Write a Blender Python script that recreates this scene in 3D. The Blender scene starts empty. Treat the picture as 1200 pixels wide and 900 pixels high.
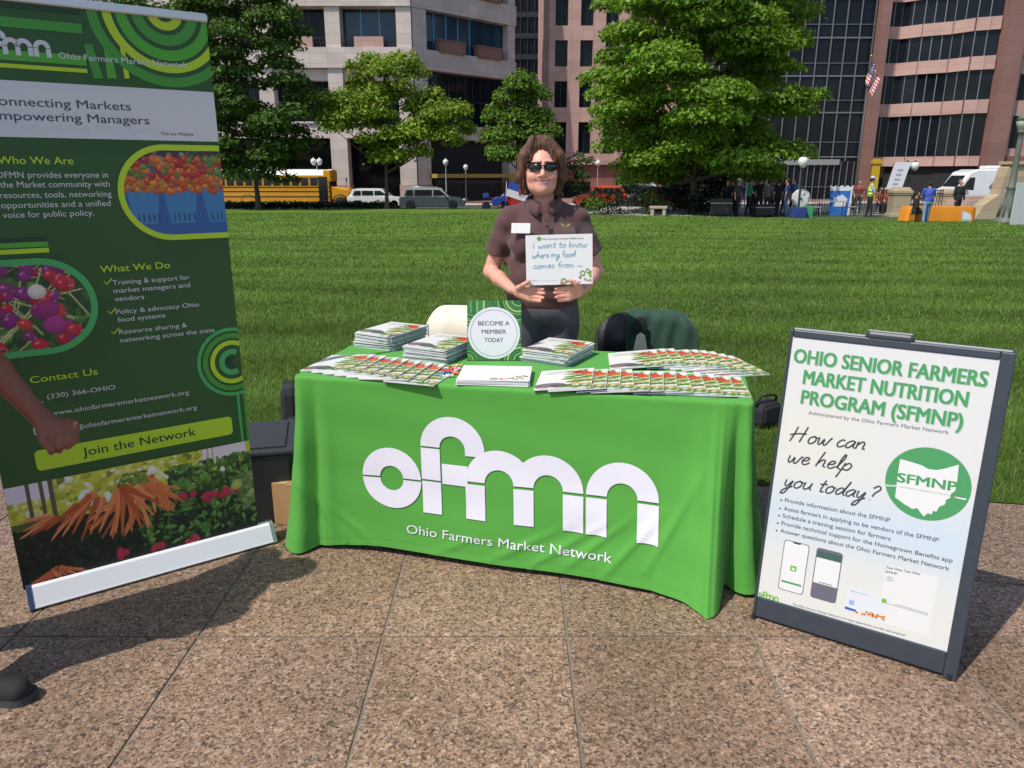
import bpy, bmesh, math, random
import numpy as np
from mathutils import Matrix, Vector
from math import sin, cos, pi, radians as rad

SC = bpy.context.scene
COL = SC.collection
random.seed(7)
RNG = np.random.default_rng(7)

# ---------------------------------------------------------------- camera, world, sun, exposure
CAM_H = 1.53
PITCH = math.atan(247/870.0)
cd = bpy.data.cameras.new('camera')
cam = bpy.data.objects.new('camera', cd); COL.objects.link(cam)
cam.location = (0, 0, CAM_H)
cam.rotation_euler = (pi/2 - PITCH, 0, 0)
cd.sensor_width = 36.0
cd.lens = 870/1200*36.0
cd.clip_start = 0.05
cd.clip_end = 2000
SC.camera = cam

SUN_EL, SUN_AZ = 56.0, math.degrees(math.atan2(-0.785, -0.62))    # azimuth clockwise from +Y, towards the sun
W = bpy.data.worlds.new('World'); SC.world = W; W.use_nodes = True
nt = W.node_tree; nt.nodes.clear()
sky = nt.nodes.new('ShaderNodeTexSky'); sky.sky_type = 'NISHITA'; sky.sun_disc = False
sky.sun_elevation = rad(SUN_EL); sky.sun_rotation = rad(SUN_AZ)
bg = nt.nodes.new('ShaderNodeBackground'); bg.inputs['Strength'].default_value = 0.118
wo = nt.nodes.new('ShaderNodeOutputWorld')
nt.links.new(sky.outputs[0], bg.inputs[0]); nt.links.new(bg.outputs[0], wo.inputs[0])
sl = bpy.data.lights.new('sun', 'SUN'); sl.energy = 3.3; sl.angle = rad(0.53); sl.color = (1.0, 0.95, 0.87)
so = bpy.data.objects.new('sun', sl); COL.objects.link(so)
az, el = rad(SUN_AZ), rad(SUN_EL)
TO_SUN = Vector((sin(az)*cos(el), cos(az)*cos(el), sin(el)))
so.rotation_euler = TO_SUN.to_track_quat('Z', 'Y').to_euler()
SC.view_settings.view_transform = 'Standard'
SC.view_settings.look = 'None'
SC.view_settings.gamma = 1.0
SC.view_settings.use_curve_mapping = False
SC.view_settings.exposure = 0.38

# ---------------------------------------------------------------- survey: photo pixel -> place
CT, ST = cos(PITCH), sin(PITCH)
O3 = np.array([0, 0, CAM_H])
def ray(px, py):
    x = (px-600)/870.0; y = (450-py)/870.0
    return np.array([x, CT+y*ST, -ST+y*CT])
def onz(px, py, z=0.0):
    d = ray(px, py); return O3+d*((z-CAM_H)/d[2])
def aty(px, py, Y):
    d = ray(px, py); return O3+d*(Y/d[1])
def onp(px, py, p, n):
    d = ray(px, py); return O3+d*(np.dot(np.array(p)-O3, n)/np.dot(d, n))

# ---------------------------------------------------------------- materials
MATS = {}
def M(name, col, rough=0.6, metal=0.0, noise=None, bump=None, spec=0.5, trans=0.0, alpha=1.0, attr=None, coat=0.0, sheen=0.0, emit=None):
    """one procedural principled material. noise=(scale, amount[, stretch]); bump=(scale, distance)"""
    if name in MATS: return MATS[name]
    m = bpy.data.materials.new(name); m.use_nodes = True; MATS[name] = m
    t = m.node_tree; N = t.nodes; L = t.links
    b = N['Principled BSDF']
    b.inputs['Roughness'].default_value = rough; b.inputs['Metallic'].default_value = metal
    b.inputs['Specular IOR Level'].default_value = spec
    b.inputs['Transmission Weight'].default_value = trans
    b.inputs['Alpha'].default_value = alpha
    b.inputs['Coat Weight'].default_value = coat
    b.inputs['Sheen Weight'].default_value = sheen
    if emit:
        b.inputs['Emission Color'].default_value = (*emit[:3], 1); b.inputs['Emission Strength'].default_value = emit[3]
    src = None
    if attr:
        a = N.new('ShaderNodeAttribute'); a.attribute_name = attr; src = a.outputs['Color']
    else:
        b.inputs['Base Color'].default_value = (*col, 1)
    tc = N.new('ShaderNodeTexCoord')
    if noise:
        mp = N.new('ShaderNodeMapping'); L.new(tc.outputs['Object'], mp.inputs[0])
        if len(noise) > 2: mp.inputs['Scale'].default_value = noise[2]
        n = N.new('ShaderNodeTexNoise'); n.inputs['Scale'].default_value = noise[0]; n.inputs['Detail'].default_value = 6
        L.new(mp.outputs[0], n.inputs['Vector'])
        r = N.new('ShaderNodeMapRange'); r.inputs['From Min'].default_value = 0.25; r.inputs['From Max'].default_value = 0.75
        r.inputs['To Min'].default_value = 1-noise[1]; r.inputs['To Max'].default_value = 1+noise[1]
        L.new(n.outputs['Fac'], r.inputs[0])
        mx = N.new('ShaderNodeVectorMath'); mx.operation = 'SCALE'
        if src: L.new(src, mx.inputs[0])
        else: mx.inputs[0].default_value = col
        L.new(r.outputs[0], mx.inputs['Scale']); src = mx.outputs[0]
    if src: L.new(src, b.inputs['Base Color'])
    if bump:
        n2 = N.new('ShaderNodeTexNoise'); n2.inputs['Scale'].default_value = bump[0]; n2.inputs['Detail'].default_value = 5
        L.new(tc.outputs['Object'], n2.inputs['Vector'])
        bp = N.new('ShaderNodeBump'); bp.inputs['Distance'].default_value = bump[1]; bp.inputs['Strength'].default_value = 1.0
        L.new(n2.outputs['Fac'], bp.inputs['Height']); L.new(bp.outputs[0], b.inputs['Normal'])
    return m

def leaf_material(name):
    m = bpy.data.materials.new(name); m.use_nodes = True; MATS[name] = m
    t = m.node_tree; N = t.nodes; L = t.links
    b = N['Principled BSDF']; b.inputs['Roughness'].default_value = 0.55; b.inputs['Specular IOR Level'].default_value = 0.35
    a = N.new('ShaderNodeAttribute'); a.attribute_name = 'Col'; L.new(a.outputs['Color'], b.inputs['Base Color'])
    tr = N.new('ShaderNodeBsdfTranslucent')
    mu = N.new('ShaderNodeVectorMath'); mu.operation = 'MULTIPLY'; mu.inputs[1].default_value = (1.25, 1.25, 0.6)
    L.new(a.outputs['Color'], mu.inputs[0]); L.new(mu.outputs[0], tr.inputs['Color'])
    ms = N.new('ShaderNodeMixShader'); ms.inputs[0].default_value = 0.35
    L.new(b.outputs[0], ms.inputs[1]); L.new(tr.outputs[0], ms.inputs[2]); L.new(ms.outputs[0], N['Material Output'].inputs['Surface'])
    return m
LEAF = leaf_material('leaf')
PRINT = M('printed picture', (1, 1, 1), 0.45, attr='Col')
PRINTV = M('printed banner vinyl', (1, 1, 1), 0.5, attr='Col')

def lin(r, g, b):
    f = lambda c: ((c/255+0.055)/1.055)**2.4 if c > 10 else c/255/12.92
    return (f(r), f(g), f(b))

# ---------------------------------------------------------------- mesh builder
class MB:
    def __init__(s): s.v = []; s.f = []; s.m = []; s.c = []; s.mats = []; s.smooth = []
    def mi(s, mat):
        if mat not in s.mats: s.mats.append(mat)
        return s.mats.index(mat)
    def add(s, vs, fs, mat, mx=None, col=None, smooth=False):
        k = len(s.v)
        if mx is not None: vs = [tuple(mx @ Vector(p)) for p in vs]
        s.v += [tuple(float(q) for q in p) for p in vs]
        i = s.mi(mat)
        for f in fs:
            s.f.append([a+k for a in f]); s.m.append(i); s.smooth.append(smooth)
        s.c += [(col or (1, 1, 1))]*len(vs)
        return s
    def box(s, c, size, mat, rz=0, bev=0.0, mx=None, rx=0, ry=0, taper=1.0):
        hx, hy, hz = [q/2 for q in size]
        b = min(bev, hx*.9, hy*.9, hz*.9)
        R = Matrix.Translation(c) @ Matrix.Rotation(rz, 4, 'Z') @ Matrix.Rotation(ry, 4, 'Y') @ Matrix.Rotation(rx, 4, 'X')
        if mx is not None: R = mx @ R
        if b <= 0:
            vs = [(x*(taper if z > 0 else 1), y*(taper if z > 0 else 1), z) for z in (-hz, hz) for x, y in ((-hx, -hy), (hx, -hy), (hx, hy), (-hx, hy))]
            fs = [(0, 3, 2, 1), (4, 5, 6, 7), (0, 1, 5, 4), (1, 2, 6, 5), (2, 3, 7, 6), (3, 0, 4, 7)]
            return s.add(vs, fs, mat, R)
        bm = bmesh.new(); bmesh.ops.create_cube(bm, size=1)
        for q in bm.verts: q.co = (q.co.x*hx*2, q.co.y*hy*2, q.co.z*hz*2)
        bmesh.ops.bevel(bm, geom=bm.edges[:], offset=b, segments=2, affect='EDGES', profile=0.5)
        if taper != 1:
            for q in bm.verts:
                k = 1+(taper-1)*(q.co.z+hz)/(2*hz); q.co.x *= k; q.co.y *= k
        bm.verts.index_update()
        s.add([q.co[:] for q in bm.verts], [[q.index for q in f.verts] for f in bm.faces], mat, R, smooth=False)
        bm.free(); return s
    def tube(s, pts, r, mat, n=8, mx=None, caps=True, smooth=True):
        pts = [Vector(p) for p in pts]; k = len(pts)
        rs = r if isinstance(r, (list, tuple)) else [r]*k
        vs = []; up = None
        for i, p in enumerate(pts):
            t = (pts[min(i+1, k-1)]-pts[max(i-1, 0)]).normalized()
            if up is None:
                up = Vector((0, 0, 1)) if abs(t.z) < .9 else Vector((1, 0, 0))
            a = t.cross(up).normalized(); b = a.cross(t).normalized(); up = b
            for j in range(n):
                q = 2*pi*j/n; vs.append(p+(a*cos(q)+b*sin(q))*rs[i])
        fs = [(i*n+j, i*n+(j+1) % n, (i+1)*n+(j+1) % n, (i+1)*n+j) for i in range(k-1) for j in range(n)]
        if caps: fs += [tuple(range(n))[::-1], tuple((k-1)*n+j for j in range(n))]
        return s.add(vs, fs, mat, mx, smooth=smooth)
    def lathe(s, prof, mat, n=16, mx=None, smooth=True):
        vs = [(r*cos(2*pi*j/n), r*sin(2*pi*j/n), z) for r, z in prof for j in range(n)]
        k = len(prof)
        fs = [(i*n+j, i*n+(j+1) % n, (i+1)*n+(j+1) % n, (i+1)*n+j) for i in range(k-1) for j in range(n)]
        fs += [tuple(range(n))[::-1], tuple((k-1)*n+j for j in range(n))]
        return s.add(vs, fs, mat, mx, smooth=smooth)
    def ball(s, c, r, mat, nu=12, nv=8, mx=None, scale=(1, 1, 1)):
        vs = [(c[0], c[1], c[2]-r*scale[2])]
        for i in range(1, nv):
            a = -pi/2+pi*i/nv
            vs += [(c[0]+r*scale[0]*cos(a)*cos(2*pi*j/nu), c[1]+r*scale[1]*cos(a)*sin(2*pi*j/nu), c[2]+r*scale[2]*sin(a)) for j in range(nu)]
        vs.append((c[0], c[1], c[2]+r*scale[2])); e = len(vs)-1
        fs = [(0, 1+(j+1) % nu, 1+j) for j in range(nu)]
        for i in range(nv-2):
            a = 1+i*nu; fs += [(a+j, a+(j+1) % nu, a+nu+(j+1) % nu, a+nu+j) for j in range(nu)]
        a = 1+(nv-2)*nu; fs += [(a+j, a+(j+1) % nu, e) for j in range(nu)]
        return s.add(vs, fs, mat, mx, smooth=True)
    def prism(s, poly, z0, z1, mat, mx=None):
        """extrude a 2D polygon (x, y) from z0 to z1"""
        n = len(poly)
        a = sum(poly[i][0]*poly[(i+1) % n][1]-poly[(i+1) % n][0]*poly[i][1] for i in range(n))
        if a < 0: poly = poly[::-1]
        vs = [(x, y, z0) for x, y in poly]+[(x, y, z1) for x, y in poly]
        fs = [tuple(range(n))[::-1], tuple(range(n, 2*n))]+[(i, (i+1) % n, n+(i+1) % n, n+i) for i in range(n)]
        return s.add(vs, fs, mat, mx)
    def mesh(s, name):
        me = bpy.data.meshes.new(name)
        me.from_pydata(s.v, [], s.f)
        for m in s.mats: me.materials.append(m)
        me.polygons.foreach_set('material_index', s.m)
        me.polygons.foreach_set('use_smooth', s.smooth)
        if any(c != (1, 1, 1) for c in s.c):
            a = me.color_attributes.new('Col', 'FLOAT_COLOR', 'POINT')
            a.data.foreach_set('color', np.array([(*c, 1) for c in s.c], dtype=np.float32).ravel())
        me.update(); return me

def bigmesh(name, V, Fc, mat, colors=None, smooth=False):
    """numpy arrays -> mesh; Fc (m,k)"""
    V = np.asarray(V, np.float32); Fc = np.asarray(Fc, np.int32)
    me = bpy.data.meshes.new(name); m, k = Fc.shape
    me.vertices.add(len(V)); me.vertices.foreach_set('co', V.ravel())
    me.loops.add(m*k); me.loops.foreach_set('vertex_index', Fc.ravel())
    me.polygons.add(m); me.polygons.foreach_set('loop_start', np.arange(0, m*k, k, dtype=np.int32))
    me.polygons.foreach_set('loop_total', np.full(m, k, np.int32))
    for q in (mat if isinstance(mat, (list, tuple)) else [mat]): me.materials.append(q)
    me.polygons.foreach_set('use_smooth', np.full(m, smooth, bool))
    me.update(calc_edges=True)
    if colors is not None:
        a = me.color_attributes.new('Col', 'FLOAT_COLOR', 'POINT')
        c = np.ones((len(V), 4), np.float32); c[:, :3] = colors
        a.data.foreach_set('color', c.ravel())
    return me

# ---------------------------------------------------------------- objects
def link(name, me, parent=None, mx=None):
    o = bpy.data.objects.new(name, me); COL.objects.link(o)
    if parent: o.parent = parent
    if mx is not None: o.matrix_local = mx
    return o
def tag(o, label, cat, group=None):
    o['label'] = label; o['category'] = cat
    if group: o['group'] = group
    return o
def thing(name, label, cat, loc=(0, 0, 0), rz=0, group=None):
    o = bpy.data.objects.new(name, None); COL.objects.link(o)
    o.empty_display_size = 0.1
    o.location = loc; o.rotation_euler = (0, 0, rz)
    return tag(o, label, cat, group)
def part(name, mb, parent, label=None):
    o = link(name, mb.mesh(name) if isinstance(mb, MB) else mb, parent)
    if label: o['label'] = label
    return o
def struct(name, mb, kind='structure'):
    o = link(name, mb.mesh(name) if isinstance(mb, MB) else mb); o['kind'] = kind; return o
def dup(root, loc, rz=None, label=None, group=None, mx=None):
    r = root.copy(); COL.objects.link(r)
    if mx is not None: r.matrix_world = mx
    else:
        r.location = loc
        if rz is not None: r.rotation_euler = (0, 0, rz)
    if label: r['label'] = label
    if group: r['group'] = group
    for ch in list(root.children):
        c = ch.copy(); COL.objects.link(c); c.parent = r
        for g in list(ch.children):
            d = g.copy(); COL.objects.link(d); d.parent = c
    return r
ORD = ['topmost', 'second', 'third', 'fourth', 'fifth', 'sixth', 'seventh', 'eighth', 'ninth', 'tenth', 'eleventh', 'twelfth', 'thirteenth', 'fourteenth', 'fifteenth']

# ---------------------------------------------------------------- lettering
_TXT = {}
def text_geo(body, bold=0.0, align_h=True):
    key = body
    if key in _TXT: return _TXT[key]
    c = bpy.data.curves.new('lettering', 'FONT'); c.body = body; c.resolution_u = 3
    o = bpy.data.objects.new('lettering', c); COL.objects.link(o)
    dg = bpy.context.evaluated_depsgraph_get()
    me = bpy.data.meshes.new_from_object(o.evaluated_get(dg))
    vs = [v.co[:2] for v in me.vertices]; fs = [tuple(p.vertices) for p in me.polygons]
    bpy.data.objects.remove(o); bpy.data.curves.remove(c); bpy.data.meshes.remove(me)
    x0 = min(v[0] for v in vs); x1 = max(v[0] for v in vs)
    vs = [((x-x0)/(x1-x0), y/0.729) for x, y in vs]
    _TXT[key] = (vs, fs, (x1-x0)/0.729); return _TXT[key]

class Board:
    """a flat printed face: local frame origin + right vector + up vector, normal towards the reader"""
    def __init__(s, o, ux, uy):
        s.o = Vector(o); s.ux = Vector(ux).normalized(); s.uy = Vector(uy).normalized(); s.n = s.ux.cross(s.uy)
    def P(s, u, v, k=0.0): return s.o+s.ux*u+s.uy*v+s.n*k
    def uv(s, px, py, world=None):
        """photo pixel -> (u, v) on this board; world = matrix from board frame to world"""
        w = world or Matrix.Identity(4)
        o = np.array(w @ s.o); n = np.array(w.to_3x3() @ s.n); q = onp(px, py, o, n)-o
        return float(np.dot(q, np.array(w.to_3x3() @ s.ux))), float(np.dot(q, np.array(w.to_3x3() @ s.uy)))
    def text(s, mb, body, a, b, mat, h=None, k=0.0012, bold=0.0, shear=0.0, aspect=None):
        """write body from a=(u,v) to b=(u,v) along its baseline; h = capital height in m"""
        vs, fs, asp = text_geo(body, bold)
        a = Vector(a); b = Vector(b); d = b-a; L = d.length; d.normalize(); p = Vector((-d.y, d.x))
        if h is None: h = L/asp
        out = []
        for x, y in vs:
            q = a+d*(x*L+shear*y*h)+p*(y*h); out.append((q.x, q.y))
        # heavier weights are overprinted with a slight shift, each pass a hair above the last
        sh = [(0, 0)] if bold < .003 else [(-bold, -bold*.5), (bold, -bold*.5), (-bold, bold*.5), (bold, bold*.5), (0, 0)]
        for i, (dx, dy) in enumerate(sh):
            e = d*dx*h*1.1+p*dy*h*1.1
            mb.add([s.P(x+e.x, y+e.y, k+i*3e-5) for x, y in out], fs, mat)
    def poly(s, mb, pts, mat, k=0.0008):
        n = len(pts)
        ar = sum(pts[i][0]*pts[(i+1) % n][1]-pts[(i+1) % n][0]*pts[i][1] for i in range(n))
        if ar < 0: pts = pts[::-1]
        mb.add([s.P(u, v, k) for u, v in pts], [tuple(range(n))], mat)
    def ring(s, mb, c, r0, r1, a0, a1, mat, k=0.0008, n=40, sx=1.0, sy=1.0):
        """ring sector (degrees)"""
        vs = []
        for i in range(n+1):
            t = rad(a0+(a1-a0)*i/n)
            for r in (r0, r1): vs.append(s.P(c[0]+r*cos(t)*sx, c[1]+r*sin(t)*sy, k))
        mb.add(vs, [(2*i, 2*i+1, 2*i+3, 2*i+2) for i in range(n)], mat)
    def stroke(s, mb, pts, w, mat, k=0.0010):
        """flat ribbon along 2D points"""
        P = [Vector(p) for p in pts]; vs = []
        for i, p in enumerate(P):
            t = (P[min(i+1, len(P)-1)]-P[max(i-1, 0)])
            if t.length < 1e-9: t = Vector((1, 0))
            t.normalize(); q = Vector((-t.y, t.x))*(w/2)
            vs += [s.P(*(p-q), k), s.P(*(p+q), k)]
        mb.add(vs, [(2*i, 2*i+2, 2*i+3, 2*i+1) for i in range(len(P)-1)], mat)
    def picture(s, name, u0, v0, u1, v1, arr, mat, k=0.0006, keep=None):
        """a printed picture: arr (nv, nu, 3), row 0 at the bottom"""
        nv, nu = arr.shape[:2]
        U = np.linspace(u0, u1, nu); Vv = np.linspace(v0, v1, nv)
        g = np.array([[tuple(s.P(a, b, k)) for a in U] for b in Vv]).reshape(-1, 3)
        i = np.arange(nv*nu).reshape(nv, nu)
        F = np.stack([i[:-1, :-1], i[:-1, 1:], i[1:, 1:], i[1:, :-1]], -1).reshape(-1, 4)
        if keep is not None:
            uc = (U[:-1]+U[1:])/2; vc = (Vv[:-1]+Vv[1:])/2
            F = F[keep(uc[None, :], vc[:, None]).reshape(-1)]
        return bigmesh(name, g, F, mat, arr.reshape(-1, 3))

def catmull(pts, n=6):
    P = [np.array(p, float) for p in pts]; P = [2*P[0]-P[1]]+P+[2*P[-1]-P[-2]]; out = []
    for i in range(1, len(P)-2):
        a, b, c, d = P[i-1:i+3]
        for j in range(n):
            t = j/n
            out.append(tuple(.5*((2*b)+(-a+c)*t+(2*a-5*b+4*c-d)*t*t+(-a+3*b-3*c+d)*t**3)))
    out.append(tuple(P[-2])); return out

# handwriting: strokes on a unit x-height grid (x advances right; 0 baseline, 1 x-height, 2 ascender, -1 descender)
HAND = {
 'H': (1.9, [[(.2, 2.1), (.15, 1), (0, 0)], [(1.3, 2.2), (1.2, 1.1), (1.1, 0)], [(-.3, .9), (.6, 1.15), (1.5, 1.2)]]),
 'I': (.7, [[(.25, 1.8), (.2, 0)]]),
 'a': (1.15, [[(.95, .85), (.6, 1), (.15, .6), (.2, .1), (.55, .1), (.9, .7), (.95, .9), (.9, .3), (1.15, .05)]]),
 'c': (.95, [[(.8, .85), (.5, 1), (.15, .55), (.25, .08), (.6, .05), (.95, .3)]]),
 'd': (1.15, [[(.9, .8), (.5, 1), (.12, .5), (.3, .05), (.7, .35), (1.0, 1.2), (1.15, 2.0), (.98, 1.0), (.95, .2), (1.2, .05)]]),
 'e': (.95, [[(.15, .45), (.6, .6), (.75, .9), (.45, 1.02), (.15, .6), (.25, .1), (.6, .02), (.95, .35)]]),
 'f': (.8, [[(.95, 1.8), (.65, 2), (.4, 1.4), (.35, 0)], [(.05, .95), (.85, 1.02)]]),
 'h': (1.1, [[(.35, 2.1), (.2, 1), (.1, 0)], [(.15, .4), (.5, .95), (.8, .9), (.8, .2), (1.1, .05)]]),
 'k': (1.0, [[(.2, 1.9), (.12, 0)], [(.85, 1.0), (.2, .45), (.9, 0)]]),
 'l': (.6, [[(.1, .2), (.5, 1.5), (.45, 2.1), (.25, 1.6), (.25, .3), (.6, .05)]]),
 'm': (1.6, [[(.05, 1), (.1, 0)], [(.1, .6), (.4, .98), (.6, .8), (.6, 0)], [(.6, .6), (.95, .98), (1.2, .8), (1.25, .15), (1.5, .05)]]),
 'n': (1.1, [[(.1, 1), (.12, 0)], [(.12, .5), (.5, 1), (.8, .8), (.8, .15), (1.1, .08)]]),
 'o': (1.1, [[(.55, 1), (.15, .7), (.2, .1), (.6, .02), (.9, .45), (.75, .92), (.5, 1), (1.1, .8)]]),
 'p': (1.1, [[(.2, 1), (.1, 0), (-.05, -1.1)], [(.18, .6), (.55, 1), (.9, .7), (.7, .1), (.2, .12)]]),
 'r': (.8, [[(.12, 1), (.12, 0)], [(.12, .5), (.4, .95), (.75, .9)]]),
 's': (.85, [[(.7, .85), (.4, 1), (.2, .75), (.65, .35), (.5, .02), (.1, .12)]]),
 't': (.8, [[(.45, 1.7), (.35, .5), (.4, .05), (.75, .1)], [(.0, 1.05), (.8, 1.15)]]),
 'u': (1.1, [[(.12, 1), (.12, .25), (.4, .02), (.8, .5), (.88, 1), (.85, .2), (1.1, .06)]]),
 'w': (1.45, [[(.08, 1), (.15, .2), (.4, .05), (.68, .8), (.75, .1), (1.05, .08), (1.35, .95), (1.5, .9)]]),
 'y': (1.1, [[(.1, 1), (.15, .3), (.45, .1), (.85, .9), (.75, 0), (.5, -.9), (.1, -1.0), (.3, -.4), (1.1, .15)]]),
 '?': (1.0, [[(.3, 1.6), (.7, 2.0), (1.05, 1.6), (.7, 1.0), (.6, .5)], [(.5, .08), (.52, .0)]]),
 '~': (1.2, [[(.1, .3), (.4, .5), (.8, .2), (1.2, .45)]]),
 ' ': (.65, []),
}
def handwrite(board, mb, body, a, b, xh, w, mat, k=0.001, shear=.25, jitter=0.0):
    tot = sum(HAND[c][0] for c in body); a = np.array(a); b = np.array(b)
    d = b-a; L = np.linalg.norm(d); d = d/L; p = np.array([-d[1], d[0]]); sx = L/tot; x = 0
    r = random.Random(body)
    for c in body:
        adv, st = HAND[c]; jy = r.uniform(-jitter, jitter)
        for s in st:
            pts = catmull(s, 5) if len(s) > 2 else s
            board.stroke(mb, [tuple(a+d*((x+q[0])*sx+shear*q[1]*xh)+p*((q[1]+jy)*xh)) for q in pts], w, mat, k)
        x += adv

# the four-letter round logo, drawn on a unit grid (stroke width 1); f(x, y) -> place
def logo_shapes(gap=0.09):
    """list of polygons (grid strips as quads lists) of the o-f-m-n mark"""
    Q = []
    def ringq(cx, cy, r0, r1, a0, a1, n=28):
        for i in range(n):
            t0 = rad(a0+(a1-a0)*i/n); t1 = rad(a0+(a1-a0)*(i+1)/n)
            Q.append([(cx+r0*cos(t0), cy+r0*sin(t0)), (cx+r1*cos(t0), cy+r1*sin(t0)), (cx+r1*cos(t1), cy+r1*sin(t1)), (cx+r0*cos(t1), cy+r0*sin(t1))])
    def rect(x0, y0, x1, y1):
        n = max(1, int((y1-y0)/.14)); m = max(1, int((x1-x0)/.2))
        for i in range(n):
            for j in range(m):
                ya, yb = y0+(y1-y0)*i/n, y0+(y1-y0)*(i+1)/n; xa, xb = x0+(x1-x0)*j/m, x0+(x1-x0)*(j+1)/m
                Q.append([(xa, ya), (xb, ya), (xb, yb), (xa, yb)])
    g = gap/2
    # o (two halves)
    ringq(1.58, 1.65+g, .62, 1.58, 0, 180); ringq(1.58, 1.65-g, .62, 1.58, 180, 360)
    # f
    x = 3.22
    rect(x, 0, x+1, 1.70); rect(x, 1.70+gap, x+1, 3.45); ringq(x+1.66, 3.45+gap, .66, 1.66, 0, 180)
    rect(x+2.32, 3.25, x+3.32, 3.45+gap)
    rect(x+1+gap, 1.66, x+2.42, 2.72)
    # m
    x = 5.52
    rect(x, 0, x+1, 1.82); rect(x+2.45, 0, x+3.45, 1.82); rect(x+4.9, 0, x+5.9, 1.82)
    a = 1.82+gap
    for c in (x+1.725, x+4.175):
        for i in range(26):
            t0 = pi*i/26; t1 = pi*(i+1)/26
            Q.append([(c+q*cos(t), a+.05+q*sin(t)*1.0) for q, t in ((.725, t0), (1.725, t0), (1.725, t1), (.725, t1))])
    # n
    x = 5.52+5.9+gap*1.4
    rect(x, 0, x+1, 1.82); rect(x+2.45, 0, x+3.45, 1.82)
    ringq(x+1.725, a+.05, .725, 1.725, 0, 180)
    return Q, x+3.45, 5.2
LOGO, LOGO_W, LOGO_H = logo_shapes()
def draw_logo(fn, mb, mat):
    vs = []; fs = []
    for q in LOGO:
        k = len(vs); vs += [fn(x, y) for x, y in q]; fs.append((k, k+1, k+2, k+3))
    mb.add(vs, fs, mat)

# ---------------------------------------------------------------- printed pictures (painted as colour grids)
class Pic:
    def __init__(s, w, h, nu, bg=(0, 0, 0)):
        s.w = w; s.h = h; s.nu = nu; s.nv = max(2, int(nu*h/w))
        s.U, s.V = np.meshgrid(np.linspace(0, w, s.nu), np.linspace(0, h, s.nv))
        s.a = np.zeros((s.nv, s.nu, 3), np.float32); s.a[:] = bg
    def ell(s, x, y, rx, ry, ang, col, shade=0.5):
        c, n = cos(ang), sin(ang); dx = s.U-x; dy = s.V-y
        p = (dx*c+dy*n)/rx; q = (-dx*n+dy*c)/ry; m = p*p+q*q < 1
        if not m.any(): return
        f = 1-shade*np.clip((p*p+q*q)*.6-(dy/max(rx, ry))*.5+.1, 0, 1.2)
        s.a[m] = np.array(col)*f[m][:, None]
    def poly(s, pts, col):
        m = np.zeros(s.U.shape, bool); n = len(pts)
        for i in range(n):
            (x0, y0), (x1, y1) = pts[i], pts[(i+1) % n]
            if y0 == y1: continue
            c = ((y0 > s.V) != (y1 > s.V)) & (s.U < (x1-x0)*(s.V-y0)/(y1-y0)+x0); m ^= c
        s.a[m] = col
    def rect(s, x0, y0, x1, y1, col):
        m = (s.U >= x0) & (s.U <= x1) & (s.V >= y0) & (s.V <= y1); s.a[m] = col
    def line(s, pts, w, col):
        for (x0, y0), (x1, y1) in zip(pts[:-1], pts[1:]):
            d = np.hypot(x1-x0, y1-y0)+1e-9; t = np.clip(((s.U-x0)*(x1-x0)+(s.V-y0)*(y1-y0))/d/d, 0, 1)
            s.a[np.hypot(s.U-x0-t*(x1-x0), s.V-y0-t*(y1-y0)) < w/2] = col
    def leaves(s, n, x0, x1, y0, y1, size, cols, r):
        for _ in range(n):
            k = r.choice(cols); f = r.uniform(.6, 1.25)
            s.ell(r.uniform(x0, x1), r.uniform(y0, y1), size*r.uniform(.6, 1.4), size*r.uniform(.3, .6), r.uniform(0, pi), tuple(q*f for q in k), .6)
# ================================================================ THE PLACE: ground, paving, lawn
def lawn_z(x, y): return -0.0137*max(0.0, y-4.0)
EDGE = lambda x: 3.302-0.1915*(x-2.272)          # near lawn edge
BORD = lambda x: 2.58-0.1915*(x-1.80)            # border course joint

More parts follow.
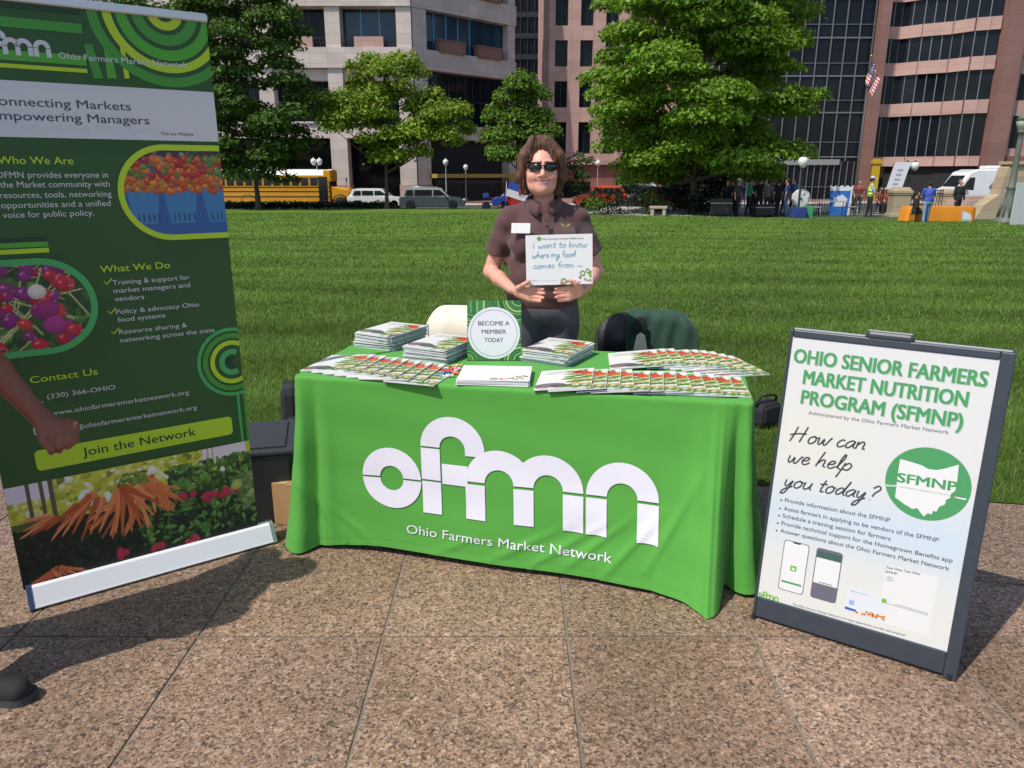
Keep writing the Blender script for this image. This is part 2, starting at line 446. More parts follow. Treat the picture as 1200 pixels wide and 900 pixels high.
def granite():
    m = bpy.data.materials.new('speckled granite'); m.use_nodes = True
    t = m.node_tree; N = t.nodes; L = t.links; b = N['Principled BSDF']
    b.inputs['Roughness'].default_value = 0.62; b.inputs['Specular IOR Level'].default_value = 0.3
    tc = N.new('ShaderNodeTexCoord'); at = N.new('ShaderNodeAttribute'); at.attribute_name = 'Col'
    def vor(scale, dis):
        nz = N.new('ShaderNodeTexNoise'); nz.inputs['Scale'].default_value = scale*.7; nz.inputs['Detail'].default_value = 3
        L.new(tc.outputs['Object'], nz.inputs['Vector'])
        mm = N.new('ShaderNodeMix'); mm.data_type = 'VECTOR'; mm.inputs[0].default_value = dis
        L.new(tc.outputs['Object'], mm.inputs[4]); L.new(nz.outputs['Color'], mm.inputs[5])
        v = N.new('ShaderNodeTexVoronoi'); v.inputs['Scale'].default_value = scale; L.new(mm.outputs[1], v.inputs['Vector'])
        return v
    v1 = vor(120, .015); v2 = vor(230, .01); v3 = vor(34, .02)
    def ramp(sock, stops):
        r = N.new('ShaderNodeValToRGB'); e = r.color_ramp.elements
        while len(e) < len(stops): e.new(.5)
        for q, (p, c) in zip(e, stops): q.position = p; q.color = (*c, 1)
        L.new(sock, r.inputs[0]); return r.outputs[0]
    s1 = N.new('ShaderNodeSeparateColor'); L.new(v1.outputs['Color'], s1.inputs[0])
    s2 = N.new('ShaderNodeSeparateColor'); L.new(v2.outputs['Color'], s2.inputs[0])
    s3 = N.new('ShaderNodeSeparateColor'); L.new(v3.outputs['Color'], s3.inputs[0])
    c1 = ramp(s1.outputs[0], [(0, (.088, .063, .047)), (.14, (.166, .110, .075)), (.35, (.252, .168, .113)), (.62, (.305, .203, .137)), (.85, (.35, .248, .178)), (1, (.42, .325, .25))])
    c2 = ramp(s2.outputs[0], [(0, (.40, .38, .37)), (.13, (.62, .60, .58)), (.3, (.98, .96, .94)), (.8, (1.1, 1.06, 1.02)), (1, (1.3, 1.3, 1.28))])
    c3 = ramp(s3.outputs[0], [(0, (.8, .82, .84)), (.08, (.98, .98, .98)), (.9, (1, 1, 1)), (1, (1.28, 1.25, 1.22))])
    def mul(a, bb):
        k = N.new('ShaderNodeVectorMath'); k.operation = 'MULTIPLY'; L.new(a, k.inputs[0]); L.new(bb, k.inputs[1]); return k.outputs[0]
    st = N.new('ShaderNodeTexNoise'); st.inputs['Scale'].default_value = 1.7; st.inputs['Detail'].default_value = 5; L.new(tc.outputs['Object'], st.inputs['Vector'])
    sr = ramp(st.outputs['Fac'], [(.3, (.78, .77, .76)), (.7, (1.12, 1.12, 1.12))])
    L.new(mul(mul(mul(mul(c1, c2), c3), at.outputs['Color']), sr), b.inputs['Base Color'])
    bp = N.new('ShaderNodeBump'); bp.inputs['Distance'].default_value = .0012; L.new(s2.outputs[1], bp.inputs['Height']); L.new(bp.outputs[0], b.inputs['Normal'])
    return m
GRANITE = granite()
MORTAR = M('joint mortar', (.20, .165, .130), .9, noise=(9, .3), bump=(60, .002))

def clip(poly, a, b, c):
    """keep a*x+b*y+c >= 0"""
    out = []
    for i in range(len(poly)):
        p, q = poly[i], poly[(i+1) % len(poly)]; dp = a*p[0]+b*p[1]+c; dq = a*q[0]+b*q[1]+c
        if dp >= 0: out.append(p)
        if (dp >= 0) != (dq >= 0):
            t = dp/(dp-dq); out.append((p[0]+t*(q[0]-p[0]), p[1]+t*(q[1]-p[1])))
    return out
def inset_slab(mb, poly, col, rnd):
    if len(poly) < 3: return
    ar = sum(poly[i][0]*poly[(i+1) % len(poly)][1]-poly[(i+1) % len(poly)][0]*poly[i][1] for i in range(len(poly)))
    if abs(ar) < .02: return
    cx = sum(p[0] for p in poly)/len(poly); cy = sum(p[1] for p in poly)/len(poly)
    g = .0052
    def ins(p, d):
        dx, dy = p[0]-cx, p[1]-cy; L = max(math.hypot(dx, dy), .05); return (p[0]-dx/L*d*1.35, p[1]-dy/L*d*1.35)
    z = rnd.uniform(-.0008, .0008); n = len(poly)
    a = [(*ins(p, g), -.004) for p in poly]; b = [(*ins(p, g), z-.0012) for p in poly]; c = [(*ins(p, g+.002), z) for p in poly]
    fs = [tuple(range(2*n, 3*n))]
    for i in range(n):
        j = (i+1) % n; fs += [(i, j, n+j, n+i), (n+i, n+j, 2*n+j, 2*n+i)]
    if ar < 0: fs = [f[::-1] for f in fs]
    mb.add(a+b+c, fs, GRANITE, col=col)
def build_ground():
    mb = MB(); r = random.Random(3); p = .633
    for i in range(-14, 15):
        for j in range(-9, 6):
            x0 = .19+i*p; y0 = 2.215+j*p
            q = [(x0, y0), (x0+p, y0), (x0+p, y0+p), (x0, y0+p)]
            q = clip(q, -.1915, -1, 2.58+.1915*1.80)
            k = r.uniform(.86, 1.12); inset_slab(mb, q, (k, k*r.uniform(.97, 1.02), k*r.uniform(.95, 1.03)), r)
    e = Vector((1, -.1915)).normalized()
    for i in range(-9, 10):
        s0 = .55+i*1.1; s1 = s0+1.1
        A = Vector((1.80, 2.58)); n = Vector((-e.y, e.x))*.80
        q = [A+e*s0, A+e*s1, A+e*s1+n, A+e*s0+n]
        k = r.uniform(.72, .82); inset_slab(mb, [tuple(v) for v in q], (k*.95, k*.98, k), r)
    struct('pavement', mb)
    bed = MB(); bed.add([(-10, -4, -.0045), (10, -4, -.0045), (10, EDGE(10), -.0045), (-10, EDGE(-10), -.0045)], [(0, 1, 2, 3)], MORTAR)
    struct('paving_bed', bed)
    g = MB(); g.add([(-900, -200, -1.9), (900, -200, -1.9), (900, 1500, -1.9), (-900, 1500, -1.9)], [(0, 1, 2, 3)], M('city ground', (.16, .15, .14), .9, noise=(.2, .3)))
    struct('ground', g)
build_ground()

FAR_EDGE = [(-60, 56), (-32, 51), (-17, 47.5), (-9, 48.5), (1.5, 47), (4.5, 39.5), (6, 38), (13, 33.2), (20, 30.2), (40, 22)]
def far_y(x):
    return float(np.interp(x, [p[0] for p in FAR_EDGE], [p[1] for p in FAR_EDGE]))
def stripes(X, Y):
    """mown bands running along the lawn, lighter and darker green, and patches"""
    u = Y+.10*X+.25*np.sin(X*.35+1.3)+.12*np.sin(X*1.1)
    s = np.sin(u*2*pi/1.55)*.5+.5*np.sin(u*2*pi/.62+X*.05)*.6
    p = np.sin(X*.9+Y*.7+2)*np.sin(X*.37-Y*1.3)+.6*np.sin(X*2.3+.5*np.sin(Y*3))*np.sin(Y*2.9)
    q = np.sin(X*5.1+2*np.sin(Y*2.3))*np.sin(Y*6.3+1.7*np.sin(X*3.1))
    return 1+.13*s+.14*p+.10*q
def build_lawn():
    # soil and thatch sheet
    xs = np.linspace(-60, 40, 161); V = []; rows = 70
    for x in xs:
        y0 = EDGE(x); y1 = far_y(x)
        for j in range(rows+1):
            t = (j/rows)**1.6; y = y0+(y1-y0)*t; V.append((x, y, lawn_z(x, y)+.004))
    V = np.array(V); i = np.arange(len(V)).reshape(len(xs), rows+1)
    Fc = np.stack([i[:-1, :-1], i[1:, :-1], i[1:, 1:], i[:-1, 1:]], -1).reshape(-1, 4)
    c = np.outer(stripes(V[:, 0], V[:, 1]), (.085, .155, .022))
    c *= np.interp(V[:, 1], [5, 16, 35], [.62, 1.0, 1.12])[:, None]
    m = M('turf', (1, 1, 1), .9, attr='Col', noise=(7, .35), bump=(25, .02), spec=.1)
    struct('lawn', bigmesh('lawn', V, Fc, m, c))
    # grass blades
    out = []
    def zone(y0, y1, dens, w, h):
        area_w = .80*y1+1.5; n = int((y1-y0)*2*area_w*dens)
        X = RNG.uniform(-area_w, area_w, n); Y = RNG.uniform(y0, y1, n)
        k = (np.abs(X) < .80*Y+1.2) & (Y > 3.302-.1915*(X-2.272)+.0) & (Y < np.interp(X, [p[0] for p in FAR_EDGE], [p[1] for p in FAR_EDGE]))
        out.append((X[k], Y[k], w, h))
    zone(2.6, 5.2, 5200, .0045, .048); zone(5.2, 8, 2600, .0065, .05); zone(8, 13, 900, .011, .052); zone(13, 22, 260, .020, .055); zone(22, 40, 70, .035, .06)
    Vs = []; Cs = []
    for X, Y, w, h in out:
        n = len(X); a = RNG.uniform(0, pi, n); hh = h*RNG.uniform(.45, 1.25, n); lean = RNG.normal(0, .5, (n, 2))*hh[:, None]
        # mown bands lean one way or the other
        lean[:, 1] += hh*.28*np.sin((Y+.10*X)*2*pi/1.55)
        ww = w*RNG.uniform(.7, 1.3, n); Z = -.0137*np.maximum(0, Y-4)
        dx = np.cos(a)*ww/2; dy = np.sin(a)*ww/2
        A = np.stack([X-dx, Y-dy, Z], -1); B = np.stack([X+dx, Y+dy, Z], -1)
        T = np.stack([X+lean[:, 0], Y+lean[:, 1], Z+hh], -1)
        Vs.append(np.stack([A, B, T], 1).reshape(-1, 3))
        base = np.array([.104, .196, .027]); dry = np.array([.31, .30, .12]); pale = np.array([.182, .285, .050])
        m1 = RNG.random(n)[:, None]; col = np.where(m1 < .085, dry, np.where(m1 < .40, pale, base))*RNG.uniform(.6, 1.3, n)[:, None]*stripes(X, Y)[:, None]
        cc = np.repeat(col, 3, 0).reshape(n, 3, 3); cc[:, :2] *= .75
        Cs.append(cc.reshape(-1, 3))
    Vv = np.concatenate(Vs); Cc = np.concatenate(Cs)
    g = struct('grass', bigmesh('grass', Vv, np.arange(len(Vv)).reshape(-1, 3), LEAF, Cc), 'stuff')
build_lawn()

# ================================================================ THE DRAPED TABLE
TA = Vector((-.887, 2.896)); TB = Vector((.864, 2.526)); TE = (TB-TA).normalized(); TN = Vector((TE.y, -TE.x))   # TN points out of the front
TL, TD, TZ = (TB-TA).length, .70, .742
FLARE = ([0, .02, .045, .07, .12, .3, .5, .7, .82, .89, .93, .955, .972, .988, 1.0, 1.05, 1.2, 1.5, 1.8, 2.0, 2.05, 2.5, 2.95, 3.0, 3.05, 3.4, 3.8, 3.93, 3.97, 4.0],
         [.095, .10, .055, .03, .025, .045, .075, .085, .115, .17, .235, .20, .035, .06, .085, .085, .09, .12, .09, .1, .05, .06, .05, .1, .05, .07, .05, .09, .07, .095])
HEMZ = ([0, .03, .08, .2, .5, .8, .9, .93, .97, 1, 1.2, 2, 3, 4], [.008, .012, .022, .035, .030, .022, .012, .005, .015, .02, .02, .02, .02, .008])
def rim(p):
    p = p % 4; k = int(p); s = p-k
    c = [TA, TB, TB-TN*TD, TA-TN*TD]; a, b = c[k], c[(k+1) % 4]
    nn = [TN, TE, -TN, -TE]; n = nn[k]
    L = TL if k % 2 == 0 else TD; d0 = s*L; d1 = (1-s)*L; R = .045; q = a.lerp(b, s)
    if d0 < R: n = n.lerp(nn[(k-1) % 4], .5*(1-d0/R)).normalized()
    elif d1 < R: n = n.lerp(nn[(k+1) % 4], .5*(1-d1/R)).normalized()
    # round the corner in plan
    if d0 < .02: q = q-(nn[k]+nn[(k-1) % 4])*(.006*(1-d0/.02))
    if d1 < .02: q = q-(nn[k]+nn[(k+1) % 4])*(.006*(1-d1/.02))
    return q, n
def cloth(p, v, off=0.0):
    """v 0 at the table rim, 1 at the hem"""
    q, n = rim(p); p4 = p % 4
    fl = float(np.interp(p4, *FLARE)); hz = float(np.interp(p4, *HEMZ))
    w = .12*v+.88*v**1.7
    d = fl*w
    # long folds
    for c, wd, am in ((.018, .010, .018), (.047, .012, -.020), (.075, .016, .008), (.905, .02, .010), (.932, .010, .016), (.945, .006, .014), (.973, .010, -.030), (.992, .010, .016), (1.05, .025, .012), (1.13, .03, -.012), (1.12, .05, .02), (1.3, .06, -.015), (1.5, .07, .016), (3.93, .03, -.02), (3.7, .08, .015)):
        d += am*math.exp(-((p4-c)/wd)**2)*min(1, v*2.2+.05)
    if p4 < 1:
        x = p4*TL; y = (1-v)*TZ
        # slack wrinkles
        d += .0035*sin(26*(x*.5-y*.9)+2*sin(3*x))*math.exp(-((x-1.15)/.35)**2-((y-.14)/.12)**2)
        d += .0022*sin(40*(x*.75+y*.35)+1.5)*math.exp(-((x-.22)/.12)**2)*(.3+v)
        d += .0030*sin(22*(x*.85-y*.45))*math.exp(-((x-1.58)/.14)**2)*(.3+v)
        d += .0014*sin(15*x+7*y)+.0012*sin(31*y+5*x)
        d += .004*sin(2*pi*x/.62+.4)*v*v
        # drag folds running up from the hem to the right, and pulls from the corners
        for x0, y0, sl_, ln, am in ((.86, .03, .60, .34, .007), (1.02, .03, .75, .36, .008), (1.16, .05, .95, .34, .008), (1.30, .04, 1.3, .34, .009), (.62, .02, .55, .20, .005), (.30, .03, -.9, .28, .006), (.18, .05, -1.6, .40, .007), (1.46, .10, 2.2, .42, .009)):
            an = math.atan(sl_); dx, dy = x-x0, y-y0; lo = dx*cos(an)*(1 if sl_ > 0 else -1)*(1 if sl_ > 0 else 1)+dy*abs(sin(an)); pe = -dx*sin(an)+dy*cos(an)
            if sl_ < 0: lo = -dx*cos(an)-dy*sin(an)
            if -.05 < lo < ln+.1: d += am*math.exp(-(pe/.016)**2)*max(0, 1-abs(lo-ln*.35)/(ln*.75))
        if .965 < v < .972: d -= .0012
    r = .012
    if v < .03: z = TZ-r*(1-math.sqrt(max(0, 1-(v/.03)**2))); inn = r*(1-v/.03)
    else: z = (TZ-r)+(hz-(TZ-r))*((v-.03)/.97); inn = 0
    z2 = q+n*(d-inn*.8+.002+off)
    return (z2.x, z2.y, z+ (0.3*off if v < .1 else 0))
CLOTH = M('green polyester cloth', lin(86, 157, 66), .75, noise=(1.3, .04), bump=(900, .0003), sheen=.08, spec=.15)
WHITEPRINT = M('white cloth print', (.74, .72, .80), .7, spec=.15)
def solve_cloth(px, py):
    best = None; lo = [0, 1, 0, 1]
    for it in range(5):
        S = np.linspace(lo[0], lo[1], 13); Vq = np.linspace(lo[2], lo[3], 13); best = (1e9, 0, 0)
        for s in S:
            for v in Vq:
                q = np.array(cloth(min(max(s, .0), .9999), min(max(v, 0), 1)))-O3; dd = q[1]*CT-q[2]*ST; u = q[2]*CT+q[1]*ST
                e = math.hypot(600+870*q[0]/dd-px, 450-870*u/dd-py)
                if e < best[0]: best = (e, s, v)
        hs = (lo[1]-lo[0])/8; hv = (lo[3]-lo[2])/8; lo = [best[1]-hs, best[1]+hs, best[2]-hv, best[2]+hv]
    return best[1], best[2]
def fit_map(pairs, quad=False):
    """affine map (x, y) -> (s, v) from [(x, y, px, py)]"""
    A = np.array([[1, x, y] for x, y, *_ in pairs]); B = np.array([solve_cloth(px, py) for *_, px, py in pairs])
    K, *_ = np.linalg.lstsq(A, B, rcond=None); return lambda x, y: tuple(np.array([1, x, y]) @ K)
def build_table():
    t = thing('display_table', 'folding table draped to the ground in a bright green cloth with a white logo', 'table', (0, 0, 0))
    ps = []
    for k in range(4):
        n = 340 if k == 0 else (90 if k % 2 else 60); ps += [k+i/n for i in range(n)]
    vs = [0, .01, .02, .03]+[.03+.97*j/84 for j in range(1, 85)]
    V = [cloth(p, v) for v in vs for p in ps]; n = len(ps)
    F = [(j*n+i, (j+1)*n+i, (j+1)*n+(i+1) % n, j*n+(i+1) % n) for j in range(len(vs)-1) for i in range(n)]
    F = [f[::-1] for f in F]
    mb = MB(); mb.add(V, F, CLOTH, smooth=True)
    mb.add([cloth(p, 0) for p in ps], [tuple(range(n))], CLOTH)
    o = part('tablecloth', mb, t)
    lm = MB()
    mp = fit_map([(0, 1.65, 424, 556), (3.22, 0, 496.5, 601), (LOGO_W, 0, 771.5, 636), (3.22+1.66, 5.15, 529, 485), (LOGO_W-1.7, 3.6, 728, 547.5), (5.52, 0, 548, 608), (5.52+1.72, 3.6, 586, 533)])
    draw_logo(lambda x, y: cloth(*mp(x, y), off=.0042), lm, WHITEPRINT)
    for p in lm.f: p.reverse()
    part('logo', lm, t)
    tm = MB(); vs, fs, asp = text_geo('Ohio Farmers Market Network')
    mp = fit_map([(0, 0, 477, 624.5), (1, 0, 717, 659.5), (0, 1, 477, 613), (1, 1, 717.5, 647.5)])
    tm.add([cloth(*mp(x, y), off=.0042) for x, y in vs], fs, WHITEPRINT)
    part('lettering', tm, t)
build_table()

# ================================================================ THE ROLL-UP BANNER
BR = Vector((-1.011, 2.880, 0)); BL = Vector((-1.739, 2.359, 0)); BANG = math.atan2(BR.y-BL.y, BR.x-BL.x)
ALU = M('brushed aluminium', (.62, .62, .64), .38, .85, noise=(60, .05, (1, 1, 30)))
BWHITE = M('white powder coat', (.74, .74, .76), .4)
NAVY = M('navy end cap', (.03, .05, .12), .25, coat=.4)
def build_banner():
    t = thing('roll_up_banner', 'tall green roll-up banner with vegetable photos on a long white base', 'banner', ((BR+BL)/2), BANG)
    W2 = (BR-BL).length/2
    bs = MB(); prof = [(0, .012), (.004, .006), (.1, .006), (.104, .02), (.098, .06), (.08, .078), (.055, .083), (.034, .078), (.004, .018)]
    for x0, x1, m, k in ((-W2+.012, W2-.012, BWHITE, 1),):
        n = len(prof); vs = [(x, y, z) for x in (x0, x1) for y, z in prof]
        bs.add(vs, [(i, (i+1) % n, n+(i+1) % n, n+i) for i in range(n)]+[tuple(range(n))[::-1], tuple(range(n, 2*n))], m)
    part('base', bs, t)
    for sx in (-1, 1):
        cp = MB(); n = len(prof); x0, x1 = (-W2-.004, -W2+.0125) if sx < 0 else (W2-.0125, W2+.004)
        pr = [((y-.05)*1.06+.05, (z-.042)*1.08+.043) for y, z in prof]
        vs = [(x, y, z) for x in (x0, x1) for y, z in pr]
        cp.add(vs, [(i, (i+1) % n, n+(i+1) % n, n+i) for i in range(n)]+[tuple(range(n))[::-1], tuple(range(n, 2*n))], NAVY if sx < 0 else M('grey green cap', (.25, .32, .27), .3, .3))
        part('end_cap', cp, t)
    # printed vinyl panel
    mw = Matrix.Translation((BR+BL)/2) @ Matrix.Rotation(BANG, 4, 'Z')
    b = Board((-W2+.02, .052, 0), (1, 0, 0), (0, 0, 1))
    uv = lambda x, y: b.uv(x, y, mw)
    z3 = lambda x, y: uv(x/2.903, 420+y/2.903)
    u1 = (uv(305, 611)[0]+uv(240, 24)[0]+uv(264, 265)[0])/3; u0 = u1-.85; vt = uv(240, 23)[1]; vb = .07
    DG = lin(42, 84, 36)
    pn = MB(); vm = M('dark green banner vinyl', DG, .5, noise=(1.2, .10))
    pn.box((b.P(u0, 0).x+.425, .0535, (vt+vb)/2), (.85, .0012, vt-vb), vm); part('banner_panel', pn, t)
    hd = MB(); hd.box((b.P(u0, 0).x+.425, .054, vt+.004), (.858, .022, .030), ALU, bev=.006); part('top_rail', hd, t)
    pl = MB(); pl.tube([(0, .078, .07), (0, .078, vt)], .008, ALU); part('support_pole', pl, t)
    col = {k: M('banner ink '+k, c, .5) for k, c in dict(white=(.62, .61, .64), lime=lin(178, 208, 40), mid=lin(66, 146, 50), green=lin(78, 164, 48), teal=lin(70, 166, 92), dark=lin(20, 62, 38), grey=lin(60, 66, 80)).items()}
    def shape(name): q = MB(); return q
    # header art: horizontal bands at the left, concentric arcs at the right
    hb = MB()
    vsep = uv(247.5, 108)[1]; vband_b = uv(250.5, 166)[1]
    def hband(y0, y1, x1, m):
        (a, c), (a2, c2) = uv(3, y0), uv(3, y1); e = uv(x1, y0+(x1*.075))[0]
        b.poly(hb, [(u0, c2), (e, c2), (e, c), (u0, c)], col[m], .0009)
    hband(3, 8, 92, 'dark'); hband(19, 31, 95, 'mid'); hband(58, 70, 100, 'green'); hband(74, 79, 102, 'lime')
    part('header_bands', hb, t)
    ar = MB(); cu, cv = uv(192, 14)
    R0 = abs(uv(118, 12)[0]-cu)
    def arc(r0, r1, m, a0=180, a1=360):
        n = 60; vs = []
        for i in range(n+1):
            a = rad(a0+(a1-a0)*i/n)
            for r in (r0, r1):
                u, v = cu+r*cos(a), cv+r*1.0*sin(a); vs.append(b.P(min(u, u1-.0006), max(v, vsep+.004), .001))
        ar.add(vs, [(2*i, 2*i+1, 2*i+3, 2*i+2) for i in range(n)], col[m])
    k = R0/.80
    for r0, r1, m in ((.13, .24, 'lime'), (.30, .44, 'mid'), (.50, .64, 'green'), (.69, .80, 'lime'), (.86, .99, 'mid')): arc(r0*k, r1*k, m)
    for (xa, xb, xc, xd, m) in ((98, 108, 110, 121, 'mid'), (121, 128, 126, 137, 'green'), (140, 145, 146, 152, 'lime')):
        p = [uv(xa, 52), uv(xb, 52), uv(xd, 92), uv(xc, 92)]
        b.poly(ar, [(q[0], max(q[1], vsep+.004)) for q in p], col[m], .00085)
    part('arc_pattern', ar, t)
    wb = MB(); b.poly(wb, [(u0, vband_b), (u1, vband_b), (u1, vsep), (u0, vsep)], col['white'], .0009); part('white_band', wb, t)
    lg = MB()
    x1g, v0g = uv(60.9, 67.8); xm, vm_ = uv(3.9, 62.8)
    sc = (x1g-xm)/(LOGO_W-5.52)
    for_logo = lambda x, y: tuple(b.P(x1g-(LOGO_W-x)*sc, v0g+y*sc, .0016))
    draw_logo(for_logo, lg, col['white']); part('logo', lg, t)
    def line(name_mb, body, p0, p1, m, bold=0.0, h=None):
        a, c = uv(*p0), uv(*p1); vmid = (a[1]+c[1])/2
        b.text(name_mb, body, (a[0], vmid), (c[0], vmid), col[m], h=h, k=.0018, bold=bold)
    def hh(px0, px1): return abs(uv(*px0)[1]-uv(*px1)[1])
    q = MB(); line(q, 'Ohio Farmers Market Network', (68.7, 66.5), (220, 81.5), 'white', .008, hh((75, 59), (75, 66.5))); part('lettering', q, t)
    q = MB()
    h = hh((92, 113), (92, 123.5))
    e1 = uv(153.3, 127.5); o1 = uv(2, 119); w1 = (e1[0]-o1[0])*18/17.0
    b.text(q, 'Connecting Markets', (e1[0]-w1*1.06, e1[1]-.006), (e1[0], e1[1]-.006), col['grey'], h=h, k=.0018, bold=.006)
    e2 = uv(175, 144.5); o2 = uv(2, 134.5)
    b.text(q, 'Empowering Managers', (e2[0]-(e2[0]-o2[0])*1.075, e2[1]-.004), (e2[0], e2[1]-.004), col['grey'], h=h, k=.0018, bold=.006)
    line(q, 'Visit our Website', (188.5, 157.5), (227, 160), 'grey', 0, .012); part('lettering', q, t)
    q = MB(); h = hh((90, 184), (90, 193)); a = uv(86.3, 192.5); ww = a[0]-uv(0.5, 192)[0]
    b.text(q, 'Who We Are', (a[0]-ww*1.03, a[1]), (a[0], a[1]), col['lime'], h=h, k=.0018, bold=.014)
    line(q, 'What We Do', (118, 319.4), (199.3, 314), 'lime', .014, h)
    line(q, 'Contact Us', (35.5, 448.3), (114.7, 439.4), 'lime', .014, h); part('heading_text', q, t)
    q = MB(); h = hh((50, 201), (50, 208.5))
    pr = [('OFMN provides everyone in', (-5, 207), (127, 209.5)), ('the Market community with', (0, 218.5), (129, 220)), ('resources, tools, networking', (0, 231), (131, 231.5)), ('opportunities and a unified', (1.4, 242.8), (130, 242.5)), ('voice for public policy.', (3.3, 254.5), (110.5, 253.5)),
          ('Training & support for', (132, 333.3), (222.3, 327.8)), ('market managers and', (133.3, 342.8), (222.8, 337)), ('vendors', (134.7, 352.8), (169, 350.5)), ('Policy & advocacy Ohio', (136, 367.8), (233.5, 359.4)), ('food systems', (138, 376.4), (194, 372.8)), ('Resource sharing &', (139.7, 391.4), (219, 383.3)), ('networking across the state', (141, 400.6), (251.5, 389.4)),
          ('(330) 366-OHIO', (55.5, 467.2), (135.3, 456)), ('www.ohiofarmersmarketnetwork.org', (60, 485.6), (221.5, 463)), ('admin@ohiofarmersmarketnetwork.org', (60, 507), (230.8, 480.3))]
    for k0, k1 in ((0, 5), (5, 8), (8, 10), (10, 12), (12, 13), (13, 14), (14, 15)):
        q = MB()
        for i in range(k0, k1): line(q, *pr[i], 'white', .002, h*(.88 if i > 4 else 1))
        part('body_text', q, t)
    q = MB()
    for x, y in ((126.5, 331), (131, 365.5), (134.7, 389)):
        u, v = uv(x, y); b.stroke(q, [(u-.012, v+.004), (u-.004, v-.006), (u+.014, v+.014)], .004, col['lime'], .0018)
    u, v = uv(48, 504)                      # envelope icon
    for a, c in (((-.02, -.012), (.02, -.012)), ((.02, -.012), (.02, .014)), ((.02, .014), (-.02, .014)), ((-.02, .014), (-.02, -.012)), ((-.02, .014), (0, 0)), ((0, 0), (.02, .014))):
        b.stroke(q, [(u+a[0], v+a[1]), (u+c[0], v+c[1])], .0035, col['white'], .0018)
    u, v = uv(44, 468); b.stroke(q, catmull([(u-.012, v+.016), (u-.014, v), (u, v-.014), (u+.014, v-.012)]), .007, col['white'], .0018)
    u, v = uv(46, 486); b.ring(q, (u, v), .012, .0155, 0, 360, col['white'], .0018); b.stroke(q, [(u-.014, v), (u+.014, v)], .003, col['white'], .0018)
    part('icons', q, t)
    # photo of tomatoes in blue baskets, in a capsule frame cut by the right edge
    pu0 = uv(143.5, 222)[0]; pv1 = uv(200, 175)[1]; pv0 = uv(205, 276)[1]
    P0 = Pic(u1-pu0, pv1-pv0, 130, lin(48, 92, 150)); w, h = P0.w, P0.h; r = random.Random(5)
    P0.rect(0, h*.86, w, h, lin(70, 50, 62)); P0.leaves(60, 0, w, h*.78, h, w*.04, [lin(110, 60, 90), lin(90, 110, 60), lin(150, 150, 140)], r)
    for (bx, bw) in ((.02, .33), (.37, .36), (.76, .36)):
        P0.poly([(bx*w, h*.62), ((bx+bw)*w, h*.62), ((bx+bw-.05)*w, h*.15), ((bx+.06)*w, h*.15)], lin(62, 122, 170))
        for k2 in range(5): P0.rect((bx+.09+k2*.05)*w, h*.17, (bx+.105+k2*.05)*w, h*.26, lin(30, 66, 110))
    for row in range(9):
        for i in range(14):
            c = r.choice([lin(205, 66, 46), lin(222, 104, 44), lin(196, 48, 56), lin(226, 132, 50), lin(120, 140, 66)])
            if row < 4: c = r.choice([lin(226, 120, 40), lin(232, 140, 56), lin(214, 92, 40)])
            x_, y_, s_ = (i+.5*(row % 2)+r.uniform(-.35, .35))*w/13, h*(.545+row*.042+r.uniform(-.015, .015)), w*r.uniform(.030, .050)
            P0.ell(x_, y_, s_*1.08, s_*.95, r.uniform(0, 3), tuple(k_*r.uniform(.75, 1.1) for k_ in c), .6); P0.ell(x_-s_*.3, y_+s_*.35, s_*.22, s_*.15, .4, tuple(min(1, k_*1.5+.12) for k_ in c), 0)
            if r.random() < .22: P0.ell(x_+s_*.2, y_+s_*.5, s_*.5, s_*.2, r.uniform(0, 3), lin(86, 112, 56), .3)
    rr = h/2
    def cap(u, v):
        cx = pu0+rr; cy = (pv0+pv1)/2
        return np.where(u < cx, np.hypot(u-cx, v-cy) < rr, True) & (v > -9)
    part('tomato_photo', b.picture('tomato_photo', pu0, pv0, u1-.0008, pv1, P0.a, PRINTV, .0012, cap), t)
    fr = MB(); cx, cy = pu0+rr, (pv0+pv1)/2
    b.ring(fr, (cx, cy), rr-.004, rr+.016, 90, 270, col['lime'], .0016, 60)
    for v in (pv0-.016, pv1-.004): b.poly(fr, [(cx, v), (u1-.0006, v), (u1-.0006, v+.02), (cx, v+.02)], col['lime'], .0016)
    part('photo_frame', fr, t)
    # stripes and radish photo at the left
    st = MB(); e = uv(57, 290)[0]
    for y0, y1, m in ((278, 283, 'dark'), (283.5, 289.5, 'green'), (291, 296.5, 'lime')):
        b.poly(st, [(u0, uv(40, y1)[1]), (e, uv(40, y1)[1]), (e, uv(40, y0)[1]), (u0, uv(40, y0)[1])], col[m], .0009)
    part('stripe_pattern', st, t)
    ru1 = uv(108.5, 360)[0]; rv1 = uv(40, 309)[1]; rv0 = uv(40, 411)[1]
    P1 = Pic(ru1-u0, rv1-rv0, 130, lin(42, 70, 34)); w, h = P1.w, P1.h; r = random.Random(9)
    P1.leaves(120, 0, w, 0, h, w*.07, [lin(70, 112, 46), lin(96, 140, 60), lin(50, 84, 40)], r)
    for _ in range(16): P1.line([(r.uniform(0, w), r.uniform(0, h)) for _ in range(2)], w*.012, lin(188, 190, 130))
    for _ in range(46):
        c = r.choice([lin(196, 40, 60), lin(160, 44, 110), lin(178, 30, 54), lin(205, 66, 60), lin(140, 46, 120)]); s = w*r.uniform(.05, .085)
        x, y = r.uniform(.1, 1)*w, r.uniform(.02, .98)*h
        P1.ell(x, y, s, s*.85, r.uniform(0, 3), c, .5); P1.ell(x-s*.3, y+s*.35, s*.25, s*.16, .5, tuple(min(1, q*1.9+.12) for q in c), 0)
        P1.line([(x+s*.7, y-s*.3), (x+s*1.5, y-s*r.uniform(-.3, 1))], w*.006, lin(210, 160, 170))
